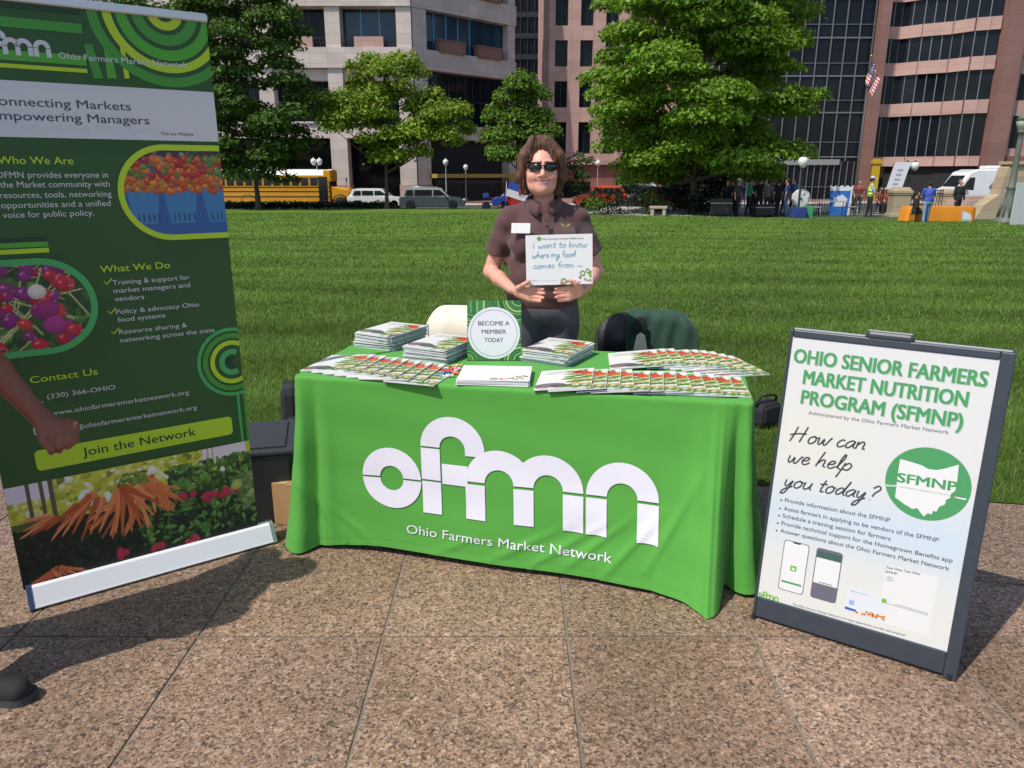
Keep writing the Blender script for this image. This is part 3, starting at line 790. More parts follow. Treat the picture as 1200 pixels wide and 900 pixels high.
    P1.ell(.56*w, .68*h, w*.075, w*.07, 0, lin(226, 214, 206), .4); P1.ell(.62*w, .47*h, w*.11, w*.08, .3, lin(158, 44, 118), .5); P1.ell(.66*w, .28*h, w*.1, w*.085, .2, lin(176, 54, 134), .5)
    rr2 = h/2
    part('radish_photo', b.picture('radish_photo', u0+.0008, rv0, ru1, rv1, P1.a, PRINTV, .0012, lambda u, v: np.where(u > ru1-rr2, np.hypot(u-(ru1-rr2), v-(rv0+rr2)) < rr2, True) & (v > -9)), t)
    fr = MB(); cx, cy = ru1-rr2, rv0+rr2
    b.ring(fr, (cx, cy), rr2-.004, rr2+.018, -90, 90, col['teal'], .0016, 60)
    for v in (rv0-.018, rv1-.004): b.poly(fr, [(u0+.0006, v), (cx, v), (cx, v+.022), (u0+.0006, v+.022)], col['teal'], .0016)
    part('photo_frame', fr, t)
    # nested arcs at the right edge
    na = MB(); cu, cv = uv(272, 424); R = cu-uv(230.5, 424)[0]
    for r0, r1, m in ((.0, .22, 'dark'), (.22, .38, 'teal'), (.5, .63, 'lime'), (.7, .84, 'mid'), (.9, 1.0, 'teal')):
        n = 60; vs = []
        for i in range(n+1):
            a = rad(60+240*i/n)
            for q_ in (r0, r1): vs.append(b.P(min(cu+q_*R*cos(a), u1-.0006), cv+q_*R*1.05*sin(a), .0012))
        na.add(vs, [(2*i, 2*i+1, 2*i+3, 2*i+2) for i in range(n)], col[m])
    vj = uv(290, 518)[1]
    for f0, f1, m in ((.05, .2, 'teal'), (.42, .56, 'mid')):
        b.poly(na, [(cu+.0+f0*R*.5, vj), (cu+f1*R*.5, vj), (cu+f1*R*.5, cv-R*1.0), (cu+f0*R*.5, cv-R*1.0)], col[m], .0010)
    part('arc_pattern', na, t)
    # the lime button
    bt = MB(); a = uv(40.6, 529); c = uv(273, 508); a2 = uv(43, 553); c2 = uv(271, 487)
    U0, U1, V0, V1 = (a[0]+a2[0])/2, (c[0]+c2[0])/2, (a2[1]+c[1])/2, (a[1]+c2[1])/2
    pts = []; rd = .016
    for cx, cy, s_ in ((U1-rd, V1-rd, 0), (U0+rd, V1-rd, 90), (U0+rd, V0+rd, 180), (U1-rd, V0+rd, 270)):
        pts += [(cx+rd*cos(rad(s_+i*15)), cy+rd*sin(rad(s_+i*15))) for i in range(7)]
    b.poly(bt, pts, col['lime'], .0010); part('button_print', bt, t)
    q = MB(); a = uv(97, 533); c = uv(230, 511.5); vv = (V0+V1)/2-.014
    b.text(q, 'Join the Network', (a[0], vv), (c[0], vv), col['dark'], h=.034, k=.0018, bold=.010); part('button_text', q, t)
    # carrot photo at the foot
    cv1 = (uv(17, 568)[1]+uv(293, 518)[1])/2; cv0 = vb
    P2 = Pic(.85, cv1-cv0, 330, lin(26, 34, 24)); w, h = P2.w, P2.h; r = random.Random(12)
    def zz(x, y): q_ = z3(x, y); return q_[0]-u0, q_[1]-cv0
    P2.rect(0, h*.60, w, h, lin(196, 190, 60))
    for _ in range(320):
        P2.ell(r.uniform(0, w), r.uniform(h*.58, h), w*r.uniform(.008, .028), w*r.uniform(.006, .018), r.uniform(0, 3), r.choice([lin(206, 206, 70), lin(170, 176, 48), lin(228, 222, 150), lin(238, 232, 216), lin(120, 132, 40), lin(222, 214, 110)]), .3)
    for x0, x1, c in ((.0, .16, (226, 210, 226)), (.78, .98, (226, 208, 214))): P2.rect(x0*w, h*.84, x1*w, h, lin(*c))
    for x0 in (.07, .12, .155): P2.rect(x0*w, h*.58, (x0+.016)*w, h, lin(96, 84, 60))
    P2.rect(.80*w, h*.8, .807*w, h, lin(190, 150, 100)); P2.rect(.822*w, h*.8, .828*w, h, lin(190, 150, 100))
    P2.rect(0, h*.58, .2*w, h*.64, lin(84, 92, 44))
    P2.poly([(.0, 0), (w, 0), (w, h*.62), (.62*w, h*.66), (.5*w, h*.6), (.25*w, h*.58), (0, h*.56)], lin(28, 34, 24))
    P2.leaves(260, .62*w, w, h*.58, h*.88, w*.02, [lin(62, 104, 42), lin(92, 138, 56), lin(40, 72, 34), lin(120, 160, 74)], r)
    P2.leaves(420, .48*w, w, h*.08, h*.55, w*.022, [lin(50, 92, 40), lin(84, 132, 54), lin(30, 56, 30), lin(110, 150, 70), lin(24, 40, 24)], r)
    P2.leaves(180, 0, .5*w, h*.05, h*.5, w*.018, [lin(28, 44, 28), lin(38, 58, 34), lin(20, 28, 20)], r)
    P2.leaves(40, .93*w, w, h*.3, h*.66, w*.03, [lin(150, 168, 110), lin(120, 146, 80)], r)
    def carrot(p, q_, wd):
        x0, y0 = p; x1, y1 = q_; d = math.hypot(x1-x0, y1-y0); n_ = 7
        c = r.choice([(222, 116, 62), (232, 134, 78), (206, 98, 50), (238, 148, 92), (190, 84, 44)])
        for i in range(n_*2):
            f = i/(n_*2-1); P2.ell(x0+(x1-x0)*f, y0+(y1-y0)*f, wd*(1-.72*f), d/(n_*1.6), math.atan2(y1-y0, x1-x0)-pi/2, lin(*c), .45)
    ap = zz(445, 425)
    for tip, src in [((75, 610), (170, 545)), ((85, 585), (180, 540)), ((110, 600), (190, 545)), ((72, 560), (160, 535)), ((180, 612), (250, 520)), ((215, 600), (280, 500)), ((250, 590), (300, 490)), ((280, 610), (330, 480)), ((240, 560), (320, 460)), ((200, 575), (300, 470)), ((310, 590), (350, 480)), ((160, 580), (260, 500))]:
        carrot(zz(*src), zz(*tip), w*.0135)
    for k2 in range(24):
        f = k2/23; tip = (300+280*f+r.uniform(-10, 10), 560+50*sin(pi*f*.9)-95*f*f+r.uniform(-20, 15))
        carrot((ap[0]+r.uniform(-.05, .08)*w, ap[1]-h*r.uniform(.0, .06)), zz(*tip), w*.016)
    for k2 in range(20):
        carrot(zz(500+r.uniform(-20, 60), 415+r.uniform(-5, 30)), zz(r.uniform(540, 625), r.uniform(440, 520)), w*.012)
    P2.leaves(60, ap[0]-.05*w, ap[0]+.07*w, ap[1]-.02*h, ap[1]+.10*h, w*.012, [lin(96, 130, 50), lin(150, 170, 70)], r)
    for (x, y) in ((640, 460), (735, 460), (780, 455), (690, 475), (545, 640), (660, 620), (415, 665)):
        p = zz(x, y)
        for _ in range(5): P2.ell(p[0]+r.uniform(-.015, .015)*w*2, p[1]+r.uniform(-.01, .01)*w*2, w*.014, w*.017, 0, lin(196, 46, 78), .5)
    p = zz(805, 432); P2.ell(p[0], p[1], w*.026, w*.02, 0, lin(190, 186, 80), .4)
    for k2 in range(14): carrot(zz(190+r.uniform(-10, 20), 712+r.uniform(-3, 8)), zz(110+14*k2, 770-3.6*k2+r.uniform(-14, 6)), w*.010)
    part('carrot_photo', b.picture('carrot_photo', u0+.0008, cv0, u1-.0008, cv1, P2.a, PRINTV, .0012), t)
build_banner()

# ================================================================ THE A-FRAME POSTER STAND
FL = Vector((.859, 2.321, 0)); FR = Vector((1.377, 1.983, 0))
def build_aframe():
    ang = math.atan2(FR.y-FL.y, FR.x-FL.x); Wd = (FR-FL).length; tilt = rad(8.0)
    t = thing('sandwich_board', 'dark framed sidewalk sandwich board with a pale green-lettered poster', 'sandwich board', (FL+FR)/2, ang)
    FM = M('charcoal plastic frame', (.035, .045, .06), .42, noise=(30, .08)); RUB = M('black rubber', (.012, .012, .013), .8)
    GREYT = M('frame top grey', (.32, .34, .36), .5)
    mw = Matrix.Translation((FL+FR)/2) @ Matrix.Rotation(ang, 4, 'Z')
    # front leaf frame: tilted backwards
    R = Matrix.Rotation(-tilt, 4, 'X')           # z axis leans to +y
    uy = (R.to_3x3() @ Vector((0, 0, 1)))
    b = Board((-Wd/2, 0, 0), (1, 0, 0), uy)
    uv = lambda x, y: b.uv(x, y, mw)
    ul, vt = uv(925.5, 387.5); ur, vt2 = uv(1179, 410.5); vt = (vt+vt2)/2
    ul = min(ul, uv(882, 725)[0]+.0); ur = max(ur, uv(1115, 798)[0])
    uil, vit = uv(928.5, 396.8); uir, vit2 = uv(1168, 419.5); uil2, vib = uv(888, 699.5); uir2, vib2 = uv(1113.5, 764.5)
    u0, u1 = -.004, Wd+.012; v1 = vt; vi1 = (vit+vit2)/2; vi0 = (vib+vib2)/2; ui0 = (uil+uil2)/2; ui1 = (uir+uir2)/2
    fr = MB(); mx = Matrix(((1, 0, 0, -Wd/2), (0, -b.n.y*-1, uy.y, 0), (0, b.n.z*-1, uy.z, 0), (0, 0, 0, 1)))
    mx = Matrix.Translation((-Wd/2, 0, 0)) @ R
    for (x0, x1, z0, z1) in ((u0, ui0, .0, v1), (ui1, u1, .0, v1), (ui0, ui1, vi1, v1), (ui0, ui1, vi0-.075, vi0)):
        fr.box(((x0+x1)/2, .012, (z0+z1)/2), (x1-x0, .024, z1-z0), FM, bev=.004, mx=mx)
    part('front_frame', fr, t)
    hn = MB(); hc = (uv(1017, 390)[0]+uv(1070, 396)[0])/2
    hn.box((hc, .012, v1+.008), (.135, .03, .028), FM, bev=.01, mx=mx); hn.box((hc, .012, v1+.0225), (.125, .026, .004), GREYT, bev=.001, mx=mx); part('handle', hn, t)
    for x0, x1 in ((u0+.01, hc-.07), (hc+.07, u1-.01)): tp = MB(); tp.box(((x0+x1)/2, .014, v1+.003), (x1-x0, .022, .006), GREYT, bev=.002, mx=mx); part('top_edge', tp, t)
    for x in ((u0+ui0)/2, (ui1+u1)/2):
        q = MB(); q.box((x, .012, -.004), (ui0-u0+.004, .03, .03), RUB, bev=.004, mx=Matrix.Translation((0, 0, .012)) @ mx); part('foot', q, t)
    # rear leaf
    topy = v1*sin(tilt); Rb = Matrix.Translation((-Wd/2, topy*2+.03, 0)) @ Matrix.Rotation(tilt, 4, 'X')
    rf = MB()
    for (x0, x1, z0, z1) in ((u0, ui0, .0, v1), (ui1, u1, .0, v1), (ui0, ui1, vi1, v1), (ui0, ui1, .12, .19)):
        rf.box(((x0+x1)/2, 0, (z0+z1)/2), (x1-x0, .024, z1-z0), FM, bev=.004, mx=Rb)
    part('rear_frame', rf, t)
    rp = MB(); rp.box(((ui0+ui1)/2, 0, (vi0+vi1)/2), (ui1-ui0+.01, .004, vi1-vi0+.01), M('poster back board', (.55, .55, .52), .6), mx=Rb); part('rear_board', rp, t)
    ink = {k: M('poster ink '+k, c, .45) for k, c in dict(green=lin(70, 146, 90), grey=lin(96, 98, 108), dark=lin(74, 76, 84), lime=lin(110, 176, 60), black=lin(64, 66, 74), white=(.70, .70, .69), plum=lin(100, 98, 112), navy=lin(52, 84, 160), bluec=lin(140, 170, 214)).items()}
    # poster sheet with its pale tinted background
    P0 = Pic(ui1-ui0, vi1-vi0, 60); w, h = P0.w, P0.h
    f = P0.V/h; g = P0.U/w
    base = np.array(lin(209, 209, 208)); blue = np.array(lin(186, 203, 218)); cream = np.array(lin(213, 210, 190))
    wb = np.exp(-((f-.36)/.13)**2)[..., None]*.8; wc = (np.exp(-((f-.6)/.18)**2)*np.exp(-((g-.2)/.35)**2)+np.exp(-((f-.12)/.15)**2)*.6)[..., None]
    P0.a[:] = base*(1-wb)+blue*wb; P0.a[:] = P0.a*(1-.5*wc)+cream*.5*wc
    ps = part('poster', b.picture('poster', ui0-.003, vi0-.003, ui1+.003, vi1+.003, P0.a, PRINT, .0 -.004), t)
    K = -.0032
    def line(mb, body, p0, p1, m, bold=0.0, h=None, shear=0.0):
        a, c = uv(*p0), uv(*p1); b.text(mb, body, a, c, ink[m], h=h, k=K, bold=bold, shear=shear)
    def hp(p, q_): return abs(uv(*p)[1]-uv(*q_)[1])
    q = MB(); h = hp((929, 409), (929, 425.5))*1.02
    for dx, m, k in ((.0022, M('poster ink shade', lin(160, 184, 162), .5), K-.0003), (0, ink['green'], K)):
        for s_, p0, p1 in (('OHIO SENIOR FARMERS', (929.5, 425.6), (1156, 452)), ('MARKET NUTRITION', (940.5, 450.5), (1132.8, 475.5)), ('PROGRAM (SFMNP)', (938, 474), (1127, 500.5))):
            a, c = uv(*p0), uv(*p1); vmid = (a[1]+c[1])/2
            b.text(q, s_, (a[0]+dx, vmid-dx), (c[0]+dx, vmid-dx), m, h=h, k=k, bold=.034)
    part('heading_text', q, t)
    q = MB(); line(q, 'Administered by the Ohio Farmers Market Network', (947, 485.6), (1111.5, 509), 'grey', 0, .0125); part('subtitle_text', q, t)
    q = MB()
    for s_, p0, p1, xh in (('How can', (925, 517.0), (1013, 527.5), .025), ('we help', (921, 541.5), (997, 552.5), .025), ('you today?', (917, 569.5), (1024, 587), .025)):
        q = MB(); a, c = uv(*p0), uv(*p1); handwrite(b, q, s_, a, c, xh, .0050, ink['black'], K, .38); part('script_text', q, t)
    # round badge
    cu, cv = uv(1086.5, 567.5); ra = (uv(1138, 570)[0]-uv(1035.5, 563)[0])/2; rb = ra*.98
    q = MB(); b.poly(q, [(cu+ra*cos(2*pi*i/72), cv+rb*sin(2*pi*i/72)) for i in range(72)], ink['green'], K-.0002); part('badge', q, t)
    z5 = lambda x, y: uv(870+x/3.636, 380+y/3.636)
    q = MB(); b.poly(q, [z5(*p) for p in ((672, 575), (720, 588), (765, 602), (790, 617), (828, 622), (866, 615), (922, 599), (917, 650), (912, 690), (905, 712), (890, 722), (884, 742), (868, 748), (862, 770), (838, 778), (826, 800), (812, 795), (806, 812), (790, 806), (772, 820), (756, 800), (745, 784), (722, 788), (705, 776), (690, 768), (664, 748), (650, 738), (657, 680), (664, 625))], ink['white'], K); part('state_shape', q, t)
    q = MB(); line(q, 'SFMNP', (1051.3, 564.8), (1120.8, 576.3), 'green', .05, hp((1052, 553), (1052, 564.5))); line(q, "senior farmers' market nutrition program", (1040, 569), (1131, 584.5), 'grey', 0, .0062); part('badge_text', q, t)
    q = MB(); a1, c1 = z5(612, 687), z5(656, 690); b.stroke(q, [a1, c1], .005, ink['white'], K); a1, c1 = z5(905, 737), z5(953, 747); b.stroke(q, [a1, c1], .005, ink['white'], K); part('ribbon_print', q, t)
    q = MB()
    for s_, p0, p1 in (('Provide information about the SFMNP', (919.5, 588.3), (1042.7, 612.3)), ('Assist farmers in applying to be vendors of the SFMNP', (918, 598), (1099.6, 635.8)), ('Schedule a training session for farmers', (916.8, 606.5), (1043.3, 634)), ('Provide technical support for the Homegrown Benefits app', (915.4, 615.3), (1116, 659.8)), ('Answer questions about the Ohio Farmers Market Network', (914, 624), (1112, 669.3))):
        line(q, s_, p0, p1, 'dark', .004, .0145)
        u, v = uv(p0[0]-4.2, p0[1]-2); b.ring(q, (u, v), 0, .0032, 0, 360, ink['dark'], K, 10); part('bullet_text', q, t); q = MB()
    z6 = lambda x, y: uv(870+x/3.636, 570+y/3.636)
    def quad_round(mb, corners, m, k, rd=.008):
        us = [c[0] for c in corners]; vs_ = [c[1] for c in corners]
        U0, U1, V0, V1 = (us[0]+us[3])/2, (us[1]+us[2])/2, (vs_[2]+vs_[3])/2, (vs_[0]+vs_[1])/2
        pts = []
        for cx, cy, s_ in ((U1-rd, V1-rd, 0), (U0+rd, V1-rd, 90), (U0+rd, V0+rd, 180), (U1-rd, V0+rd, 270)): pts += [(cx+rd*cos(rad(s_+i*18)), cy+rd*sin(rad(s_+i*18))) for i in range(6)]
        b.poly(mb, pts, m, k); return U0, U1, V0, V1
    q = MB(); c4 = [z6(178, 228), z6(285, 250), z6(258, 462), z6(150, 440)]
    U0, U1, V0, V1 = quad_round(q, c4, ink['black'], K-.0003, .010)
    quad_round(q, [(U0+.0022, V1-.0022), (U1-.0022, V1-.0022), (U1-.0022, V0+.0022), (U0+.0022, V0+.0022)], ink['white'], K, .009)
    mid = (U0+U1)/2; b.poly(q, [(mid-.014, V1-.001), (mid+.014, V1-.001), (mid+.011, V1-.007), (mid-.011, V1-.007)], ink['black'], K+.0002)
    b.poly(q, [(mid-.010, V0+.075), (mid+.010, V0+.075), (mid+.010, V0+.095), (mid-.010, V0+.095)], ink['lime'], K+.0002)
    b.poly(q, [(mid-.004, V0+.079), (mid+.005, V0+.079), (mid+.005, V0+.085), (mid-.004, V0+.090)], ink['white'], K+.0004)
    b.poly(q, [(U0+.008, V0+.028), (U1-.008, V0+.028), (U1-.008, V0+.035), (U0+.008, V0+.035)], ink['green'], K+.0002); part('phone_print', q, t)
    q = MB(); c4 = [z6(315, 262), z6(428, 285), z6(398, 500), z6(288, 475)]
    U0, U1, V0, V1 = quad_round(q, c4, ink['plum'], K-.0003, .010)
    b.poly(q, [(U0+.002, V1-.032), (U1-.002, V1-.032), (U1-.002, V1-.010), (U0+.002, V1-.010)], M('poster ink deep green', lin(56, 92, 84), .5), K)
    b.poly(q, [(U0+.003, V0+.055), (U1-.003, V0+.055), (U1-.003, V1-.034), (U0+.003, V1-.034)], ink['white'], K+.0001)
    b.stroke(q, [(U0+.02, V0+.060), (U1-.02, V0+.060)], .0025, ink['grey'], K+.0004); part('phone_print', q, t)
    # benefit card and sample page
    q = MB(); c4 = [z6(447, 432), z6(622, 470), z6(612, 578), z6(436, 528)]
    us = [c[0] for c in c4]; V1 = (c4[0][1]+c4[1][1])/2; V0 = (c4[2][1]+c4[3][1])/2; U0, U1 = (us[0]+us[3])/2, (us[1]+us[2])/2
    b.poly(q, [(U0, V0), (U1, V0), (U1, V1), (U0, V1)], M('card white', (.64, .66, .70), .4), K-.0002)
    b.poly(q, [(U0, V0+.004), (U0+.035, V0+.004), (U0+.035, V0+.011), (U0, V0+.013)], ink['navy'], K+.0002)
    b.poly(q, [(U0+.01, V0+.024), (U0+.026, V0+.024), (U0+.026, V0+.04), (U0+.01, V0+.04)], ink['bluec'], K+.0002)
    b.text(q, 'Ohio', (U0+.01, V1-.014), (U0+.024, V1-.014), ink['navy'], k=K+.0002); b.text(q, 'Homegrown Benefits', (U0+.028, V1-.012), (U0+.06, V1-.012), ink['navy'], k=K+.0002)
    r = random.Random(2)
    for i in range(34):
        x = U0+.034+r.random()*(U1-U0-.036); y = V0+.003+r.random()*.012; b.ring(q, (x, y), 0, .0035, 0, 360, M('veg ink %d' % (i % 5), [lin(214, 80, 40), lin(226, 170, 50), lin(120, 170, 60), lin(236, 130, 50), lin(200, 60, 60)][i % 5], .5), K+.0002+i*.00001, 10)
    b.poly(q, [(U1-.02, V1-.022), (U1-.006, V1-.022), (U1-.006, V1-.008), (U1-.02, V1-.008)], ink['lime'], K+.0002); part('card_print', q, t)
    q = MB(); c4 = [z6(597, 332), z6(832, 384), z6(800, 636), z6(592, 590)]
    us = [c[0] for c in c4]; V1 = (c4[0][1]+c4[1][1])/2; V0 = (c4[2][1]+c4[3][1])/2; U0, U1 = (us[0]+us[3])/2, (us[1]+us[2])/2
    b.poly(q, [(U0, V0), (U1, V0), (U1, V1), (U0, V1)], M('sample page white', (.68, .675, .66), .5), K-.0004)
    line(q, 'Test Ohio Test Ohio', (870+612/3.636, 570+350/3.636), (870+757/3.636, 570+380/3.636), 'black', .012, .0085); line(q, 'SFMNP', (870+609/3.636, 570+368/3.636), (870+658/3.636, 570+378/3.636), 'black', .012, .0075)
    b.stroke(q, [(U0+.006, V0+.07), (U1-.010, V0+.068)], .0012, ink['grey'], K); b.stroke(q, [(U0+.04, V0+.075), (U1-.012, V0+.073)], .0012, ink['grey'], K)
    for i in range(3): b.stroke(q, [(U0+.006, V1-.040-.006*i), (U0+.022+.004*(i % 2), V1-.040-.006*i)], .0014, ink['grey'], K)
    part('sample_page_print', q, t)
    q = MB(); a = uv(889, 703-6.5); sc = .0024
    e0 = z6(66, 466); e1 = z6(153, 486); sc = (e1[0]-e0[0])/LOGO_W
    draw_logo(lambda x, y: tuple(b.P(e0[0]+x*sc, (e0[1]+e1[1])/2-.004+y*sc, K)), q, ink['lime']); part('logo', q, t)
    q = MB(); line(q, 'The Ohio Farmers Market Network is an equal opportunity provider and employer', (870+212/3.636, 570+507/3.636), (870+695/3.636, 570+641/3.636), 'grey', 0, .0085); part('footer_text', q, t)
build_aframe()
# ================================================================ WHAT LIES ON THE TABLE
PAPER = M('white paper', (.78, .77, .78), .6, spec=.3)
PAGES = M('page edges', (.70, .70, .74), .7, noise=(300, .12, (.05, .05, 8)))
CW, CD, CT_ = .216, .279, .0045
def cover_art():
    P = Pic(CW, CD, 56, lin(226, 224, 216)); r = random.Random(4)
    for i, (n, y) in enumerate(((.085, .252), (.10, .240), (.095, .228), (.075, .216))):
        P.line([(.022, y), (.022+n, y)], .0062, lin(96, 120, 106)); 
        for k in range(9): P.line([(.024+k*n/9, y-.004), (.024+k*n/9, y+.004)], .0018, lin(226, 224, 216))
    P.line([(.022, .198), (.07, .198)], .003, lin(180, 186, 180))
    P.ell(.055, .05, .06, .03, .1, lin(122, 116, 120), .5); P.ell(.10, .035, .045, .022, 0, lin(96, 92, 98), .5); P.ell(.03, .028, .03, .016, 0, lin(150, 120, 108), .5)
    for k in range(90):
        x = r.uniform(.11, CW); y = r.uniform(.0, .26)
        if x+y*.25 < .15: continue
        P.ell(x, y, r.uniform(.010, .024), r.uniform(.004, .009), r.uniform(-.2, .9), r.choice([lin(206, 196, 110), lin(120, 156, 66), lin(86, 130, 52), lin(226, 214, 160), lin(150, 170, 80), lin(190, 150, 96)]), .4)
    for x, y, rx, ry, c in ((.168, .222, .030, .020, (206, 64, 44)), (.19, .20, .022, .018, (222, 84, 52)), (.15, .235, .018, .012, (190, 52, 40))): P.ell(x, y, rx, ry, .2, lin(*c), .5)
    for x, y, a in ((.15, .17, .3), (.185, .15, .5), (.13, .135, .2), (.19, .095, .35), (.15, .09, .15)): P.ell(x, y, .040, .011, a, lin(78, 136, 52), .45)
    for x, y in ((.15, .06), (.19, .055), (.17, .12), (.20, .175)): P.ell(x, y, .024, .011, .2, lin(206, 178, 120), .4)
    for x, y in ((.12, .02), (.16, .018), (.20, .02)): P.ell(x, y, .028, .011, .1, lin(96, 140, 58), .4)
    P.rect(CW-.002, 0, CW, CD, lin(206, 206, 190))
    return P.a
def make_brochure():
    t = thing('booklet', 'booklet', 'booklet')
    pg = MB(); pg.box((0, 0, CT_/2), (CW-.001, CD-.001, CT_-.0006), PAGES); part('pages', pg, t)
    b = Board((-CW/2, -CD/2, CT_), (1, 0, 0), (0, 1, 0))
    part('front_cover', b.picture('front_cover', 0, 0, CW, CD, cover_art(), M('glossy cover', (1, 1, 1), .32, attr='Col'), .00005), t)
    bk = MB(); bk.add([(-CW/2, -CD/2, 0), (CW/2, -CD/2, 0), (CW/2, CD/2, 0), (-CW/2, CD/2, 0)], [(0, 3, 2, 1)], M('back cover green', lin(70, 110, 70), .4)); part('back_cover', bk, t)
    return t
BRO = make_brochure(); BRO_USED = [False]
def put_brochure(mx, label, group):
    if not BRO_USED[0]:
        BRO_USED[0] = True; BRO.matrix_world = mx; BRO['label'] = label; BRO['group'] = group; return
    dup(BRO, None, label=label, group=group, mx=mx)
def stack(FLp, FRp, BRp, ztop, n, where, group, r, split=None, twist=0.0):
    z = TZ+.0004; a, b, c = onz(*FLp, ztop), onz(*FRp, ztop), onz(*BRp, ztop)
    ang = math.atan2(b[1]-a[1], b[0]-a[0]); ang2 = math.atan2(c[1]-b[1], c[0]-b[0])-pi/2; ang = (ang*.5+ang2*.5)
    ex = Vector((cos(ang), sin(ang))); ey = Vector((-sin(ang), cos(ang)))
    ctr = Vector((float(b[0]), float(b[1])))-ex*CW/2+ey*CD/2
    pitch = (ztop-TZ)/n
    for i in range(n):
        low = split and i < split
        aa = ang+(twist if low else 0)+r.uniform(-.02, .02); cc = ctr+ex*r.uniform(-.005, .005)+ey*r.uniform(-.006, .006)+(ex*-.012 if low else ex*0)
        k = n-1-i
        lab = f'vegetable-cover booklet, {ORD[k]} in the {where}' if k else f'vegetable-cover booklet lying on top of the {where}'
        put_brochure(Matrix.Translation((cc.x, cc.y, z+i*pitch)) @ Matrix.Rotation(aa, 4, 'Z'), lab, group)
rB = random.Random(21)
stack((407, 383), (459, 394), (495, 377), TZ+.074, 15, 'tall stack at the rear left of the table', 'booklets in the rear left stack', rB, 6, .09)
stack((464, 398), (522.5, 410), (546, 393), TZ+.066, 13, 'stack between white chair and round-badged sign', 'booklets in the stack beside the sign', rB, 4, .05)
stack((612, 405), (666.7, 416), (679.5, 399), TZ+.056, 12, "stack in front of the woman's trousers", 'booklets in the stack before the woman', rB, 5, -.03)
def fan(n, f0, l0, f1, l1, where, group, tilt, back=0.0, bow=0.0, anchor1='L'):
    """shingled row: f=front left corner px, l=back left corner px of the first (topmost, leftmost) and last booklet"""
    A, B = onz(*f0, TZ), onz(*l0, TZ); a0 = math.atan2(B[1]-A[1], B[0]-A[0])-pi/2
    C_, D = onz(*f1, TZ), onz(*l1, TZ); a1 = math.atan2(D[1]-C_[1], D[0]-C_[0])-pi/2
    if anchor1 == 'R': C_ = C_-np.array([cos(a1), sin(a1), 0])*CW
    for i in range(n):
        t = i/(n-1); a = a0+(a1-a0)*t+rB.uniform(-.045, .045); p = A+(C_-A)*t
        n_ = np.array([-(C_-A)[1], (C_-A)[0], 0]); n_ = n_/np.linalg.norm(n_); p = p+n_*(bow*4*t*(1-t)+back)
        tl = tilt*(1-t**3) if i < n-1 else 0
        mx = Matrix.Translation((p[0], p[1]+rB.uniform(-.010, .008), TZ+.0006)) @ Matrix.Rotation(a, 4, 'Z') @ Matrix.Rotation(-tl, 4, 'Y') @ Matrix.Translation((CW/2, CD/2, 0))
        nm = ['leftmost', 'second from left', 'third from left', 'fourth from left', 'fifth from left', 'sixth from left', 'seventh from left', 'eighth from left', 'ninth from left', 'tenth from left', 'eleventh from left', 'twelfth from left', 'thirteenth from left'][i]
        if i == n-1: nm = 'rightmost'
        put_brochure(mx, f'overlapping booklet, {nm} in the {where}', group)
fan(8, (345.5, 438), (392, 417), (444, 450), (482, 427), 'fan before the left rear stack', 'booklets fanned at the front left corner', rad(4.6), back=.030)
fan(12, (624.5, 463), (637.5, 436), (884, 470.7), (866, 441), 'long front row right of the paper stack', 'booklets in the front right row', rad(6.0), anchor1='R', back=.046)
fan(10, (714.5, 433), (713, 419), (903, 440), (862, 418), 'curved rear row before the black chair', 'booklets in the rear right row', rad(5.4), bow=.05, anchor1='R')

# ---- stack of white pledge sheets
TEALINK = M('teal marker ink', lin(88, 165, 184), .5)
def veg_trim(b, mb, u0, u1, v0, seed):
    r = random.Random(seed)
    for i in range(26):
        f = r.random(); u = u0+(u1-u0)*f; v = v0+r.random()*.055*f**1.2+.003
        c = [lin(210, 90, 80), lin(120, 170, 70), lin(226, 120, 100), lin(150, 180, 110), lin(200, 70, 66)][i % 5]
        b.ring(mb, (u, v), 0, r.uniform(.0035, .007), 0, 360, M('sheet veg ink %d' % (i % 5), c, .5), .0006+i*.00001, 12)
    for u, v, s in ((u0+.012, v0+.012, .013), (u1-.04, v0+.045, .012), (u1-.018, v0+.055, .010)):
        b.ring(mb, (u, v), s*.6, s, 0, 360, M('sheet leaf ink', lin(110, 160, 80), .5), .0012, 16)
def build_sheets():
    Z = TZ+.026
    a, b_, c, d = [onz(*p, Z) for p in ((529, 450), (615, 451.5), (627, 425), (548, 423.5))]
    ang = math.atan2(b_[1]-a[1], b_[0]-a[0]); ctr = (a+b_+c+d)/4
    t = thing('paper_stack', 'neat stack of blank white pledge sheets with red vegetable trim before the sign', 'paper stack', (ctr[0], ctr[1], TZ+.0006), ang)
    m = MB(); r = random.Random(8)
    for i in range(13):
        m.box((r.uniform(-.003, .003), r.uniform(-.003, .003), .001+.002*i), (.279, .216, .0018), PAPER, rz=r.uniform(-.012, .012)+(-.03 if i < 2 else 0))
    part('sheets', m, t)
    bd = Board((-.1395, -.108, .0262), (1, 0, 0), (0, 1, 0)); q = MB()
    veg_trim(bd, q, .13, .275, .004, 3); part('printed_trim', q, t)
    q = MB(); bd.text(q, 'The Farmers Market Difference', (.05, .196), (.23, .196), M('sheet grey ink', lin(110, 112, 118), .5), h=.008, k=.0006); part('lettering', q, t)
build_sheets()

